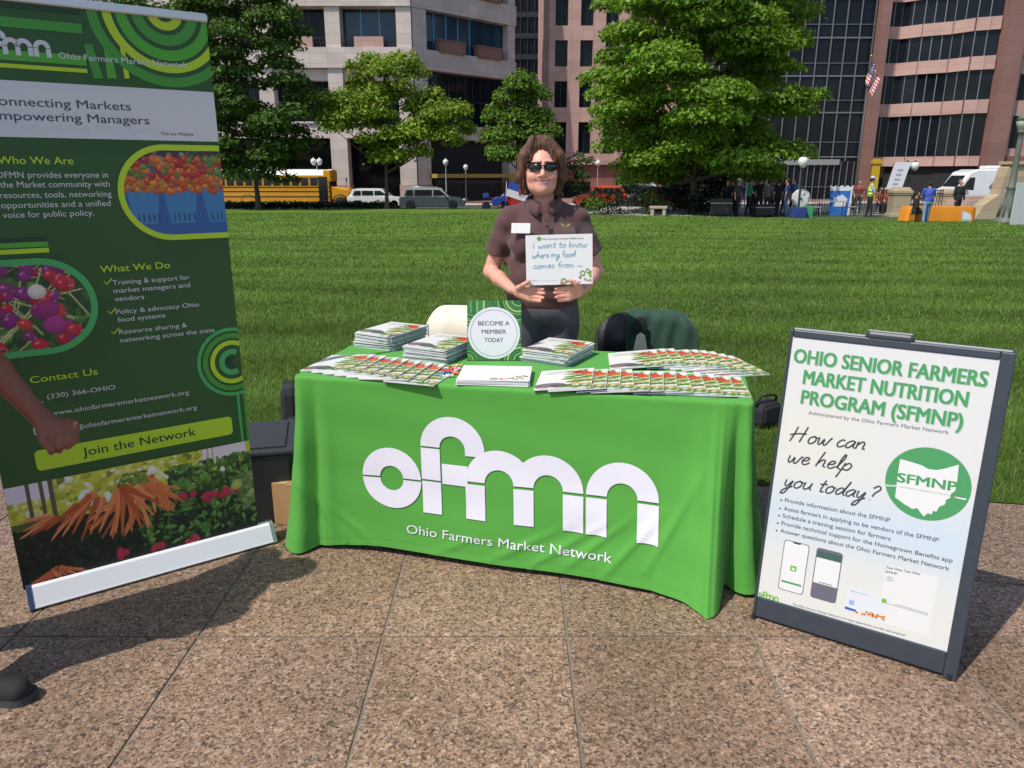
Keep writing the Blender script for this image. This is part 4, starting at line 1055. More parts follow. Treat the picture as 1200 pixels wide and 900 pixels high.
# ---- acrylic stand with the round badge
CLEAR = M('clear acrylic', (1, 1, 1), .03, trans=1.0, spec=.5)
CLEAR.node_tree.nodes['Principled BSDF'].inputs['IOR'].default_value = 1.22
def build_member_sign():
    a, b_ = onz(548, 423, TZ), onz(610.5, 423, TZ); ctr = (a+b_)/2; ang = math.atan2(b_[1]-a[1], b_[0]-a[0]); w = float(np.linalg.norm(b_-a))
    hgt = .262
    t = thing('tabletop_sign', 'acrylic tabletop sign with round white BECOME A MEMBER badge on green swirls', 'sign', (ctr[0], ctr[1], TZ+.0006), ang)
    R = Matrix.Rotation(rad(-6), 4, 'X')
    ac = MB(); ac.box((0, .0042, hgt/2), (w+.006, .0016, hgt+.004), CLEAR, mx=R); ac.box((0, .055, .001), (w+.006, .11, .002), CLEAR); part('acrylic_holder', ac, t)
    P = Pic(w, hgt, 150, lin(60, 118, 70)); g = [lin(96, 158, 84), lin(48, 104, 66), lin(120, 178, 86), lin(66, 132, 78), lin(170, 196, 110)]
    for (cx, cy, R0, lo, hi) in ((w*.95, hgt*1.02, .11, 0, 9), (-.0, hgt*.55, .07, 0, 9), (w*1.0, -.0, .12, 0, 9), (0, 0, .05, 0, 9)):
        d = np.hypot(P.U-cx, P.V-cy)
        for k in range(9):
            m = (d > R0*k/9) & (d < R0*(k+.62)/9); P.a[m] = g[k % 5]
            m = (d > R0*(k+.62)/9) & (d < R0*(k+1)/9); P.a[m] = lin(34, 78, 52)
    for k in range(5): P.rect(.012+k*.014, hgt*.8, .012+k*.014+.008, hgt, g[k % 5]); 
    b = Board((-w/2, 0, 0), (1, 0, 0), R.to_3x3() @ Vector((0, 0, 1)))
    part('printed_card', b.picture('printed_card', 0, .002, w, hgt, P.a, PRINT, .001), t)
    q = MB(); c = (w*.495, hgt*.462); r0 = w*.485
    b.ring(q, c, 0, r0, 0, 360, M('badge white', (.78, .76, .82), .5), .0016, 72)
    b.ring(q, c, r0*.885, r0*.90, 0, 360, M('badge line', lin(110, 110, 120), .5), .0020, 72); part('badge', q, t)
    q = MB(); ink = M('badge ink', lin(74, 74, 84), .5)
    for s, y, wd in (('BECOME A', .30, .60), ('MEMBER', -.02, .47), ('TODAY', -.34, .36)):
        b.text(q, s, (c[0]-r0*wd, c[1]+r0*y), (c[0]+r0*wd, c[1]+r0*y), ink, h=r0*.17, k=.0020, bold=.012)
    part('lettering', q, t)
build_member_sign()

# ---- little wrapped sweets
def build_sweets():
    cols = dict(red=lin(190, 50, 70), teal=lin(60, 140, 150), pink=lin(220, 140, 170), white=(.75, .73, .72), blue=lin(60, 90, 160), orange=lin(220, 120, 60))
    P = [('red', 735, 372), ('teal', 690, 402), ('pink', 772, 372), ('white', 720, 404), ('blue', 708, 392), ('orange', 752, 390), ('pale', 762, 358)]
    cols['pale'] = lin(210, 190, 120)
    for k, x, y in P:
        p = onz(330+(x+34)/3.871, 340+(y-6)/3.871, TZ)
        t = thing('wrapped_sweet', f'small {k} wrapped sweet lying beside the pledge sheets', 'sweet', (p[0], p[1], TZ+.0088), random.Random(k).uniform(0, 3), 'wrapped sweets on the cloth')
        m = M('sweet wrapper '+k, cols[k], .3, coat=.5)
        q = MB(); q.ball((0, 0, 0), .009, m, 10, 8, scale=(1.35, 1, .9)); part('sweet', q, t)
        q = MB()
        for s in (-1, 1): q.lathe([(.002, 0), (.003, .004), (.008, .013)], m, 8, mx=Matrix.Rotation(s*pi/2, 4, 'Y') @ Matrix.Translation((0, 0, .010)))
        part('wrapper_twist', q, t)
build_sweets()

# ================================================================ CHAIRS, BOXES AND BAGS AROUND THE TABLE
def folding_chair(label, loc, rz, mat, frame, wide=.44, back_top=.80, back_low=.52):
    """faces local -y (towards the table); backrest at +y"""
    t = thing('folding_chair', label, 'chair', loc, rz)
    q = MB(); n = 20; vs = []; fs = []                      # moulded backrest with rounded top corners
    for k, off in enumerate((0, .022)):
        pts = []
        for i in range(n+1):
            x = -wide/2+wide*i/n; ex = abs(x)/(wide/2); top = back_top-.11*max(0, (ex-.45)/.55)**2.4
            curve = .035*(1-ex*ex)
            pts.append(((x, .20+curve+off, back_low+.02*ex*ex), (x, .235+curve+off, top)))
        for a, b in pts: vs += [a, b]
    m = 2*(n+1)
    for i in range(n):
        fs += [(2*i, 2*i+2, 2*i+3, 2*i+1), (m+2*i, m+2*i+1, m+2*i+3, m+2*i+2), (2*i+1, 2*i+3, m+2*i+3, m+2*i+1), (2*i, m+2*i, m+2*i+2, 2*i+2)]
    fs += [(0, 1, m+1, m), (2*n, m+2*n, m+2*n+1, 2*n+1)]
    q.add(vs, fs, mat, smooth=True); part('backrest', q, t)
    q = MB(); q.box((0, -.02, .445), (wide-.04, .40, .024), mat, bev=.01, rx=rad(3)); part('seat', q, t)
    for s in (-1, 1):
        q = MB(); q.tube([(s*(wide/2-.012), .245, back_top-.10), (s*(wide/2-.012), .2, back_low), (s*(wide/2-.012), .02, .40), (s*(wide/2-.012), -.22, .012)], .011, frame); part('leg', q, t)
        q = MB(); q.tube([(s*(wide/2-.035), -.12, .43), (s*(wide/2-.035), .08, .24), (s*(wide/2-.035), .26, .012)], .011, frame); part('leg', q, t)
    q = MB(); q.tube([(-wide/2+.03, -.16, .10), (wide/2-.03, -.16, .10)], .008, frame); part('stretcher', q, t)
    q = MB(); q.tube([(-wide/2+.04, .2, .10), (wide/2-.04, .2, .10)], .008, frame); part('stretcher', q, t)
    return t
p = aty(533, 364, 3.95)
folding_chair('ivory folding chair with rounded back behind the tabletop sign', (p[0], 3.72, lawn_z(0, 3.72)), rad(-8), M('ivory plastic', lin(224, 214, 196), .5, noise=(2, .04)), M('grey chair tube', (.45, .45, .46), .35, .7), wide=.40, back_top=p[2]+.02, back_low=.5)
p = aty(752, 369, 4.0)
BLK = M('black moulded plastic', (.012, .012, .014), .45)
folding_chair('black folding chair carrying a dark green jacket', (p[0], 3.78, lawn_z(0, 3.8)), rad(-6), BLK, M('black chair tube', (.02, .02, .02), .35, .3), wide=.54, back_top=p[2]+.0, back_low=.47)
def jacket(loc, rz):
    """green jacket hung over the right part of the chair back, collar opening towards the table"""
    J = M('dark green jacket cloth', lin(34, 66, 50), .8, noise=(6, .1), bump=(120, .001), sheen=.1)
    t = thing('green_jacket', 'dark green jacket draped over the black chair back', 'jacket', loc, rz)
    q = MB(); nu, nv = 44, 26; V = []
    for j in range(nv+1):
        for i in range(nu+1):
            u = i/nu; v = j/nv                       # v: 0 front hem -> .5 over the top -> 1 back hem
            x = -.10+.385*u; ex = abs(x-.02)/.27; top = .815-.11*max(0, (min(ex, 1.15)-.45)/.55)**2.2
            curve = .035*(1-min(1, (x/.27)**2))
            fold = .007*sin(u*19+v*4)+.005*sin(u*31-v*7+1)
            if v < .46: z = top-(.46-v)/.46*(.34+.03*sin(u*9)); y = .205+curve-.006-.02*(top-z)+fold-.03*(.46-v)
            elif v < .54: a = (v-.46)/.08*pi; z = top+.012*sin(a); y = .235+curve+.013-.024*cos(a)
            else: z = top-(v-.54)/.46*.36; y = .275+curve+fold+.02*(v-.54)
            V.append((x+.006*sin(v*14+u*3), y, z))
    F = [(j*(nu+1)+i, j*(nu+1)+i+1, (j+1)*(nu+1)+i+1, (j+1)*(nu+1)+i) for j in range(nv) for i in range(nu)]
    q.add(V, F, J, smooth=True); o = part('jacket_cloth', q, t); sm = o.modifiers.new('thickness', 'SOLIDIFY'); sm.thickness = .004
    # dark neck opening with the pale lining showing
    q = MB(); q.lathe([(.036, 0), (.040, .004), (.034, .008)], M('jacket collar', lin(18, 32, 26), .85), 18, mx=Matrix.Translation((-.032, .205, .735)) @ Matrix.Rotation(pi/2, 4, 'X') @ Matrix.Scale(1.7, 4, (0, 1, 0))); part('collar', q, t)
    q = MB(); q.prism([(-.036, -.05), (.04, -.05), (.022, .035), (.0, .05), (-.022, .035)], 0, .004, M('cream lining', lin(206, 200, 176), .8), mx=Matrix.Translation((-.025, .19, .665)) @ Matrix.Rotation(pi/2, 4, 'X')); part('lining', q, t)
jp = aty(752, 369, 4.0)
jacket((jp[0], 3.78, lawn_z(0, 3.8)+jp[2]-.806), rad(-6))

def tote_and_boxes():
    c = onz(310, 622, 0); X, Y = -1.12, 3.28
    DK = M('dark grey plastic', (.022, .023, .026), .5); CB = M('brown cardboard', lin(168, 128, 88), .85, noise=(12, .1))
    t = thing('storage_tote', 'dark plastic storage tote with grey lid behind the banner foot', 'storage tote', (-1.20, 3.25, .001), rad(14))
    q = MB(); q.box((0, 0, .165), (.34, .40, .33), DK, bev=.02, taper=1.06); part('tub', q, t)
    q = MB(); q.box((0, 0, .342), (.38, .44, .024), M('grey tote lid', (.035, .037, .04), .5), bev=.008); q.box((0, 0, .358), (.30, .36, .010), MATS['grey tote lid'], bev=.004); part('lid', q, t)
    t = thing('cardboard_box', 'brown cardboard box tucked between the tote and the green cloth', 'box', (-1.005, 3.16, .001), rad(-10))
    q = MB(); q.box((0, 0, .10), (.10, .22, .20), CB, bev=.003); part('carton', q, t)
    q = MB(); q.box((0, 0, .2012), (.04, .222, .001), M('packing tape', lin(190, 160, 110), .3)); part('tape', q, t)
    FB = M('black nylon', (.012, .012, .013), .75, noise=(40, .2), bump=(90, .001))
    t = thing('backpack', 'black backpack standing on the grass beside the green cloth', 'backpack', (-1.165, 3.98, 0), rad(20))
    q = MB(); q.box((0, 0, .21), (.28, .18, .42), FB, bev=.06, taper=.86); part('main_bag', q, t)
    q = MB(); q.box((0, -.105, .14), (.22, .06, .22), FB, bev=.025); part('front_pocket', q, t)
    for s in (-1, 1): q = MB(); q.tube(catmull([(s*.08, .08, .40), (s*.09, .15, .36), (s*.09, .15, .16), (s*.08, .09, .06)], 5), .012, FB, 6); part('strap', q, t)
    q = MB(); q.tube(catmull([(-.05, .0, .41), (-.03, 0, .45), (.03, 0, .45), (.05, 0, .41)], 4), .008, FB, 6); part('handle', q, t)
    g = onz(891, 499, lawn_z(0, 4.5))
    t = thing('shoulder_bag', 'small black shoulder bag lying on the grass beyond the table end', 'bag', (g[0]+.02, g[1], lawn_z(0, g[1])), rad(35))
    q = MB(); q.box((0, 0, .085), (.24, .15, .17), FB, bev=.05, taper=.8); part('bag_body', q, t)
    q = MB(); q.box((0, -.072, .10), (.20, .02, .10), FB, bev=.008); part('flap', q, t)
    q = MB(); q.tube(catmull([(-.10, 0, .15), (-.07, -.02, .21), (.05, -.03, .20), (.10, 0, .15)], 5), .008, FB, 6); part('strap', q, t)
tote_and_boxes()
# ================================================================ PEOPLE (smooth bodies from blended volumes)
def nets(D, lo, h):
    """surface nets on grid D (negative inside)"""
    ins = D < 0
    nx, ny, nz = D.shape
    cnt = np.zeros((nx-1, ny-1, nz-1), np.int8)
    for i in (0, 1):
        for j in (0, 1):
            for k in (0, 1): cnt += ins[i:nx-1+i, j:ny-1+j, k:nz-1+k]
    act = (cnt > 0) & (cnt < 8); I = np.argwhere(act)
    idx = np.full(act.shape, -1, np.int32); idx[act] = np.arange(len(I))
    P = np.zeros((len(I), 3)); W_ = np.zeros(len(I))
    cs = [(0, 0, 0), (1, 0, 0), (0, 1, 0), (1, 1, 0), (0, 0, 1), (1, 0, 1), (0, 1, 1), (1, 1, 1)]
    vals = [D[I[:, 0]+c[0], I[:, 1]+c[1], I[:, 2]+c[2]] for c in cs]
    for a in range(8):
        for b in range(a+1, 8):
            if sum(abs(cs[a][q]-cs[b][q]) for q in range(3)) != 1: continue
            m = (vals[a] < 0) != (vals[b] < 0)
            t = np.where(m, vals[a]/(vals[a]-vals[b]+1e-12), 0)
            for q in range(3): P[:, q] += np.where(m, cs[a][q]+t*(cs[b][q]-cs[a][q]), 0)
            W_ += m
    P = (P/W_[:, None]+I)*h+np.array(lo)
    F = []
    for ax in range(3):
        s0 = [slice(1, -1)]*3; s0[ax] = slice(0, -1); s1 = list(s0); s1[ax] = slice(1, None)
        s1 = [slice(1, -1)]*3; s1[ax] = slice(1, None)
        a, b = ins[tuple(s0)], ins[tuple(s1)]
        E = np.argwhere(a != b); fl = a[a != b]
        off = np.array([1, 1, 1]); off[ax] = 0; E = E+off
        u, v = [(1, 2), (2, 0), (0, 1)][ax]
        def ix(du, dv):
            Q = E.copy(); Q[:, u] -= du; Q[:, v] -= dv; return idx[Q[:, 0], Q[:, 1], Q[:, 2]]
        q = np.stack([ix(1, 1), ix(0, 1), ix(0, 0), ix(1, 0)], -1)
        q[~fl] = q[~fl][:, ::-1]; F.append(q)
    F = np.concatenate(F); F = F[(F >= 0).all(1)]
    return P, F
class Vol:
    def __init__(s, lo, hi, h):
        s.lo = np.array(lo, float); s.h = h; s.n = np.ceil((np.array(hi)-s.lo)/h).astype(int)+1
        s.D = np.full(s.n, .2, np.float32); s.ax = [s.lo[i]+h*np.arange(s.n[i]) for i in range(3)]
    def sub(s, a, b):
        i0 = np.clip(np.floor((np.array(a)-s.lo)/s.h).astype(int), 0, s.n-1); i1 = np.clip(np.ceil((np.array(b)-s.lo)/s.h).astype(int)+1, 1, s.n)
        sl = tuple(slice(p, q) for p, q in zip(i0, i1))
        g = [s.ax[0][sl[0]][:, None, None], s.ax[1][sl[1]][None, :, None], s.ax[2][sl[2]][None, None, :]]
        return sl, g
    def op(s, sl, d, k, sub=False):
        A = s.D[sl]
        if sub:
            hh = np.clip(.5-.5*(A+d)/k, 0, 1); s.D[sl] = A*(1-hh)+(-d)*hh+k*hh*(1-hh)
        else:
            hh = np.clip(.5+.5*(d-A)/k, 0, 1); s.D[sl] = d*(1-hh)+A*hh-k*hh*(1-hh)
    def cone(s, a, b, ra, rb, k=.02, sub=False):
        a, b = np.array(a, float), np.array(b, float); r = max(ra, rb)+k+.02
        sl, g = s.sub(np.minimum(a, b)-r, np.maximum(a, b)+r); ba = b-a; L = ba @ ba
        t = np.clip(sum((g[i]-a[i])*ba[i] for i in range(3))/max(L, 1e-9), 0, 1)
        d = np.sqrt(sum((g[i]-a[i]-t*ba[i])**2 for i in range(3)))-(ra+(rb-ra)*t)
        s.op(sl, d, k, sub); return s
    def ell(s, c, r, k=.02, sub=False, rx=0.0, rz=0.0):
        c = np.array(c, float); r = np.array(r, float); e = r.max()+k+.02
        sl, g = s.sub(c-e, c+e); p = [g[i]-c[i] for i in range(3)]
        if rx: p = [p[0], p[1]*cos(rx)+p[2]*sin(rx), -p[1]*sin(rx)+p[2]*cos(rx)]
        if rz: p = [p[0]*cos(rz)+p[1]*sin(rz), -p[0]*sin(rz)+p[1]*cos(rz), p[2]]
        k0 = np.sqrt(sum((p[i]/r[i])**2 for i in range(3))); k1 = np.sqrt(sum((p[i]/r[i]**2)**2 for i in range(3)))+1e-9
        s.op(sl, k0*(k0-1)/k1, k, sub); return s
    def cut(s, p, n, k=.006):
        """remove what lies on the side n points to"""
        n = np.array(n, float); n /= np.linalg.norm(n)
        d = (s.ax[0][:, None, None]-p[0])*n[0]+(s.ax[1][None, :, None]-p[1])*n[1]+(s.ax[2][None, None, :]-p[2])*n[2]
        s.D = np.maximum(s.D, d.astype(np.float32)); return s
    def mesh(s, name, mat, color=None, smooth=True, disp=None):
        s.D[0], s.D[-1], s.D[:, 0], s.D[:, -1], s.D[:, :, 0], s.D[:, :, -1] = (.1,)*6
        if disp is not None: s.D += disp(s.ax[0][:, None, None], s.ax[1][None, :, None], s.ax[2][None, None, :]).astype(np.float32)
        P, F = nets(s.D, s.lo, s.h)
        # one relaxation pass keeps the grid from showing
        nb = np.zeros_like(P); ct = np.zeros(len(P))
        for a, b in ((0, 1), (1, 2), (2, 3), (3, 0)):
            np.add.at(nb, F[:, a], P[F[:, b]]); np.add.at(ct, F[:, a], 1)
        P = P*.5+.5*nb/np.maximum(ct, 1)[:, None]
        return bigmesh(name, P, F, mat, None if color is None else color(P), smooth)

def skin_mat(name):
    m = M(name, (1, 1, 1), .48, attr='Col', noise=(70, .05), spec=.35)
    b = m.node_tree.nodes['Principled BSDF']
    b.inputs['Subsurface Weight'].default_value = .08; b.inputs['Subsurface Radius'].default_value = (.012, .004, .002); b.inputs['Subsurface Scale'].default_value = .5
    return m
SKIN = skin_mat('skin')
BROWN = M('brown polo cloth', lin(90, 64, 63), .85, noise=(2.2, .06), bump=(700, .0004), sheen=.15, spec=.2)
HAIRB = M('brown hair', lin(94, 68, 54), .55, noise=(60, .45, (1, 1, .12)), spec=.25)
def fingers(v, base, dirs, r=.0082, k=.004):
    """each finger: list of joints"""
    for j in dirs:
        for a, b in zip(j[:-1], j[1:]): v.cone(a, b, r, r*.93, k)

def build_woman():
    X, Y = .150, 3.60
    t = thing('person', 'smiling woman in brown polo shirt and sunglasses holding up a white handwritten sheet', 'person', (X, Y, lawn_z(X, Y)), rad(1))
    hc = np.array([-.014, -.022, 1.552])
    v = Vol((-.36, -.36, .86), (.36, .20, 1.72), .0035)
    # torso, neck and head
    v.ell((0, .012, 1.22), (.155, .100, .16)).ell((0, .01, 1.06), (.155, .115, .17), .05).ell((0, .015, .93), (.165, .12, .12), .05)
    v.cone((0, .02, 1.375), (-.145, .02, 1.318), .038, .038, .03).cone((0, .02, 1.372), (.145, .02, 1.318), .038, .038, .03)
    v.cone((0, .022, 1.36), (0, .008, 1.475), .052, .046, .03)
    v.ell(hc+(0, .022, .026), (.075, .090, .096), .02).ell(hc+(0, -.028, -.028), (.073, .068, .094), .03)
    v.ell(hc+(0, -.046, -.082), (.056, .048, .034), .03).ell(hc+(0, -.080, -.096), (.022, .018, .018), .02)
    for s in (-1, 1):
        v.ell(hc+(s*.039, -.070, -.036), (.026, .023, .023), .016)
        v.ell(hc+(s*.030, -.094, .010), (.020, .012, .012), .012, sub=True)
        v.ell(hc+(s*.029, -.076, .010), (.0145, .0145, .0145), .004)
        v.cone(hc+(s*.012, -.094, .030), hc+(s*.045, -.078, .028), .006, .005, .012)
        v.ell(hc+(s*.013, -.100, -.034), (.0085, .010, .007), .006)
        v.ell(hc+(s*.076, .012, -.008), (.010, .022, .030), .006)
    v.cone(hc+(0, -.090, .010), hc+(0, -.111, -.026), .0075, .0105, .010).ell(hc+(0, -.110, -.030), (.0115, .011, .009), .006)
    # smiling mouth: an opening with teeth, lips around it
    for i in range(9):
        f = -1+i/4; v.ell(hc+(.030*f, -.0935+.014*f*f, -.0625+.0125*f*f), (.0078, .010, .0054), .003, sub=True)
    for i in range(9):
        f = -1+i/4; v.ell(hc+(.027*f, -.0825+.013*f*f, -.0615+.0105*f*f), (.0075, .009, .0065), .002)
    for i in range(9):
        f = -1+i/4; x0 = .0385*f; zz = -.064+.015*f*f
        v.ell(hc+(x0, -.0935+.013*f*f, zz+.0095), (.0072, .0055, .0036), .004)
        v.ell(hc+(x0*.9, -.0925+.013*f*f, zz-.0105+.004*f*f), (.0072, .0062, .0045), .004)
    # arms
    sh = {s: np.array([s*.165, .018, 1.322]) for s in (-1, 1)}
    el_ = {-1: np.array([-.252, .035, 1.070]), 1: np.array([.258, .035, 1.070])}
    wr = {-1: np.array([-.150, -.235, 1.020]), 1: np.array([.172, -.235, 1.022])}
    for s in (-1, 1):
        m = (sh[s]+el_[s])/2; v.cone(sh[s], m, .046, .043, .03).cone(m, el_[s], .043, .035, .03)
        f = el_[s]*.62+wr[s]*.38; v.cone(el_[s], f, .0325, .0325, .02).cone(f, wr[s], .0325, .022, .02)
        # hand: palm behind the lower edge of the sheet, fingers across the back, thumb in front
        d = np.array([-s*1.0, -.10, 0]); w = wr[s]
        w2 = w+(-s*.020, -.028, -.006); pk = w2+(-s*.052, -.030, -.004)
        for q in range(4):
            zz = (.026, .009, -.008, -.024)[q]
            v.cone(w2+(0, 0, zz*.45), pk+(0, 0, zz), .014, .0115, .010)
        L = (.070, .076, .070, .056)
        for q in range(4):
            zz = (.026, .009, -.009, -.025)[q]; k0 = pk+(0, 0, zz); l = L[q]
            j1 = k0+np.array([-s*.40, -.10, -.04])*l; j2 = j1+np.array([-s*.30, -.16, -.02])*l; j3 = j2+np.array([-s*.17, -.22, .02])*l
            if q < 2: j1[1] += .006; j2[1] += .012; j3[1] += .020
            for a, b, r0, r1 in ((k0, j1, .0098, .0088), (j1, j2, .0088, .0080), (j2, j3, .0080, .0070)): v.cone(a, b, r0, r1, .0035)
        tb = w2+(-s*.005, -.018, .022); t1 = tb+(-s*.022, -.034, .020); t2 = t1+(-s*.022, -.008, .016)
        v.cone(w2, tb, .016, .013, .010).cone(tb, t1, .0125, .0105, .006).cone(t1, t2, .0105, .0085, .004)
    def tone(P):
        c = np.tile(np.array(lin(222, 164, 144)), (len(P), 1)); q = P-hc
        zc = q[:, 2]-.0140*(q[:, 0]/.0385)**2; lips = (np.abs(q[:, 0]) < .038) & (np.abs(zc+.0640) < .0115*(1-.55*(np.abs(q[:, 0])/.036)**2)) & (q[:, 1] < -.078)
        teeth = lips & (np.abs(q[:, 0]) < .0285) & (np.abs(zc+.0622) < .0050)
        c[lips] = lin(186, 104, 98); c[teeth] = (.74, .70, .65)
        ck = np.exp(-(((np.abs(q[:, 0])-.042)/.022)**2+((q[:, 2]+.038)/.022)**2)) * (q[:, 1] < -.03)
        c = c*(1-.25*ck[:, None])+np.array(lin(206, 118, 104))*.25*ck[:, None]
        arm = P[:, 2] < 1.2; c[arm] = c[arm]*np.array([.95, .90, .88])
        return c
    body = part('body', v.mesh('body', SKIN, tone), t)
    # hair: layered bob
    v = Vol((-.16, -.17, 1.40), (.16, .16, 1.74), .0035)
    v.ell(hc+(0, .022, .044), (.091, .106, .104), .02)
    for s in (-1, 1):
        v.cone(hc+(s*.072, .000, .050), hc+(s*.090, .002, -.040), .034, .027, .03).cone(hc+(s*.090, .002, -.040), hc+(s*.074, .0, -.108), .025, .013, .02)
        v.cone(hc+(s*.060, .06, .03), hc+(s*.066, .06, -.085), .045, .03, .03)
        v.cone(hc+(s*.034-.010, -.044, .124), hc+(s*.078, -.052, .056), .018, .017, .02).cone(hc+(s*.078, -.052, .056), hc+(s*.090, -.030, -.030), .017, .016, .015)
    v.cone(hc+(0, .08, .03), hc+(0, .075, -.085), .05, .035, .03)
    v.ell(hc+(.002, -.112, -.026), (.078, .084, .112), .008, sub=True)
    v.ell(hc+(-.008, -.108, .066), (.064, .056, .064), .010, sub=True)
    def strand(x, y, z):
        a = np.arctan2(x-hc[0], -(y-hc[1]))
        return .0022*np.sin(a*46+z*38)+.0016*np.sin(a*83-z*60+2)+.0020*np.sin(a*19+z*70)
    hm = v.mesh('hair', HAIRB, disp=strand)
    hair = part('hair', hm, t)
    # loose wisps
    HM = [HAIRB, M('brown hair light', lin(146, 110, 86), .5, spec=.3), M('brown hair dark', lin(58, 40, 32), .5, spec=.3)]
    q = MB(); r = random.Random(6)
    for i in range(700):
        a = r.uniform(0.55, 2*pi-.55)-pi/2; x0 = hc+(.012*cos(a), .02+.01*sin(a), .147); pts = []
        low = r.uniform(-.135, -.03) if sin(a) > -.55 else .06
        for k in range(9):
            f = k/8; e = sin(min(1, f*1.35)*pi/2); R = .092+r.uniform(.000, .012)
            z = .147*cos(min(1, f*1.35)*pi/2)+(low*max(0, f-.6)/.4)
            pts.append(hc+(cos(a)*R*e*1.02+r.uniform(-.002, .002), .018+sin(a)*R*1.10*e, z+.0))
        q.tube(pts, [.0009]*9, r.choice(HM), 3, caps=False)
    part('hair_wisps', q, hair)
    # sunglasses
    q = MB(); GL = M('dark lens', (.012, .012, .014), .06, coat=.5); FRM = M('tortoise frame', (.025, .014, .010), .25)
    for s in (-1, 1):
        n = 20; pts = [(s*.0365+.0305*math.copysign(abs(cos(2*pi*i/n))**.85, cos(2*pi*i/n)), .0185*math.copysign(abs(sin(2*pi*i/n))**.95, sin(2*pi*i/n))) for i in range(n)]
        wrap = lambda x, z, o: hc+(x, -.1065+7.0*x*x+o, .006+z)
        lens = MB()
        c = wrap(s*.0365, 0, -.001); vs = [tuple(c+(0, -.002, 0))]+[tuple(wrap(x, z, 0)) for x, z in pts]+[tuple(wrap(x, z, .003)) for x, z in pts]
        fs = [(0, 1+(i+1) % n, 1+i) for i in range(n)]+[(1+i, 1+(i+1) % n, 1+n+(i+1) % n, 1+n+i) for i in range(n)]
        lens.add(vs, fs, GL, smooth=True); q.v and None
        q.add(lens.v, lens.f, GL, smooth=True)
        q.tube([wrap(x, z, 0) for x, z in pts+pts[:1]], .0026, FRM, 6, caps=False)
        q.tube([wrap(s*.064, .008, 0), hc+(s*.080, -.048, .010), hc+(s*.079, .01, .008)], .0028, FRM, 6)
    q.tube([hc+(-.009, -.1085, .010), hc+(0, -.1105, .012), hc+(.009, -.1085, .010)], .0026, FRM, 6)
    part('sunglasses', q, t)
    # polo shirt
    v = Vol((-.36, -.24, .84), (.36, .22, 1.46), .005)
    v.ell((0, .012, 1.225), (.172, .122, .175)).ell((0, .0, 1.06), (.170, .140, .17), .06).ell((0, .008, .95), (.174, .138, .12), .05)
    for s in (-1, 1):
        v.ell((s*.080, -.078, 1.215), (.078, .062, .070), .04)
        v.cone((s*.02, .020, 1.385), (s*.150, .020, 1.322), .048, .050, .03)
        m = sh[s]*.35+el_[s]*.65; v.cone(sh[s], m, .054, .064, .03)
    for s in (-1, 1):
        d = el_[s]-sh[s]; d = d/np.linalg.norm(d); e = sh[s]*.33+el_[s]*.67
        sl, g = v.sub(np.minimum(e-.1, e+.1)-(0, 0, .06), e+.1)
        pl_ = sum((g[i]-e[i])*d[i] for i in range(3)); v.D[sl] = np.where(np.abs(g[0]) > .19+0*pl_, np.maximum(v.D[sl], pl_), v.D[sl])
    v.cone((0, .005, 1.47), (0, -.02, 1.39), .064, .060, .01, sub=True)
    v.cone((0, -.080, 1.41), (0, -.150, 1.29), .046, .016, .008, sub=True)
    v.cut((0, 0, .885), (0, 0, -1))
    def crease(x, y, z):
        return .0010*np.sin(x*28+z*46)*np.sin(z*21+x*9)+.0035*np.sin((np.abs(x)*1.1+z)*52)*np.exp(-((z-1.14)/.06)**2)*(np.abs(x) > .05)+.004*np.sin(z*70+x*25)*np.exp(-((np.abs(x)-.20)/.04)**2)+.004*np.sin((z*.8-np.abs(x)*.9)*75)*np.exp(-((np.abs(x)-.15)/.035)**2-((z-1.20)/.09)**2)+.003*np.sin(z*95+np.sin(x*20)*1.5)*np.exp(-((z-.98)/.07)**2)
    shirt = part('polo_shirt', v.mesh('polo_shirt', BROWN, disp=crease), t)
    # collar
    q = MB(); n = 40; V = []
    for i in range(n+1):
        a = rad(-72+324*i/n)+0; ca, sa = cos(a), sin(a)      # a = -90 deg is the front
        fr = max(0, -sa); fx = max(0, -sa-.25)/.75
        top = np.array([.066*ca, .008+.066*sa-.012*fr, 1.428-.030*fr]); bot = np.array([(.088+.012*fx)*ca, .008+(.092+.030*fx)*sa, 1.394-.062*fx])
        mid = (top+bot)/2+np.array([.006*ca, .006*sa, .008]); V += [tuple(top), tuple(mid), tuple(bot)]
    q.add(V, [(3*i+j, 3*i+3+j, 3*i+4+j, 3*i+1+j) for i in range(n) for j in (0, 1)], BROWN, smooth=True)
    o = part('collar', q, shirt); sm = o.modifiers.new('thickness', 'SOLIDIFY'); sm.thickness = .004; sm.offset = 1
    q = MB(); q.box((.004, -.1375, 1.285), (.026, .006, .085), BROWN, bev=.002, rx=rad(-16)); part('placket', q, shirt)
    for z in (1.305, 1.262): q = MB(); q.lathe([(.0055, 0), (.0055, .002), (.003, .0028)], M('shirt button', (.10, .07, .06), .3), 12, mx=Matrix.Translation((.004, -.1415+(1.305-z)*-.22, z)) @ Matrix.Rotation(pi/2, 4, 'X')); part('button', q, shirt)
    q = MB(); q.box((-.112, -.139, 1.288), (.088, .003, .046), M('name tag white', (.76, .75, .73), .35), bev=.001, rz=rad(-12), rx=rad(-12)); 
    part('name_tag', q, t)
    q = MB()
    lf = M('gold embroidery', lin(206, 186, 90), .6); wt = M('pale embroidery', lin(150, 126, 122), .7)
    eb = Board((.050, -.1425, 1.262), (cos(rad(10)), sin(rad(10)), 0), (0, -.10, 1))
    for sgn in (-1, 1): eb.poly(q, [(.042, .030), (.042+sgn*.010, .046), (.042+sgn*.024, .049), (.042+sgn*.018, .038)], lf, .004)
    eb.stroke(q, [(.006, .022), (.082, .022)], .0028, wt, .004); eb.stroke(q, [(.012, .014), (.074, .014)], .0022, wt, .004)
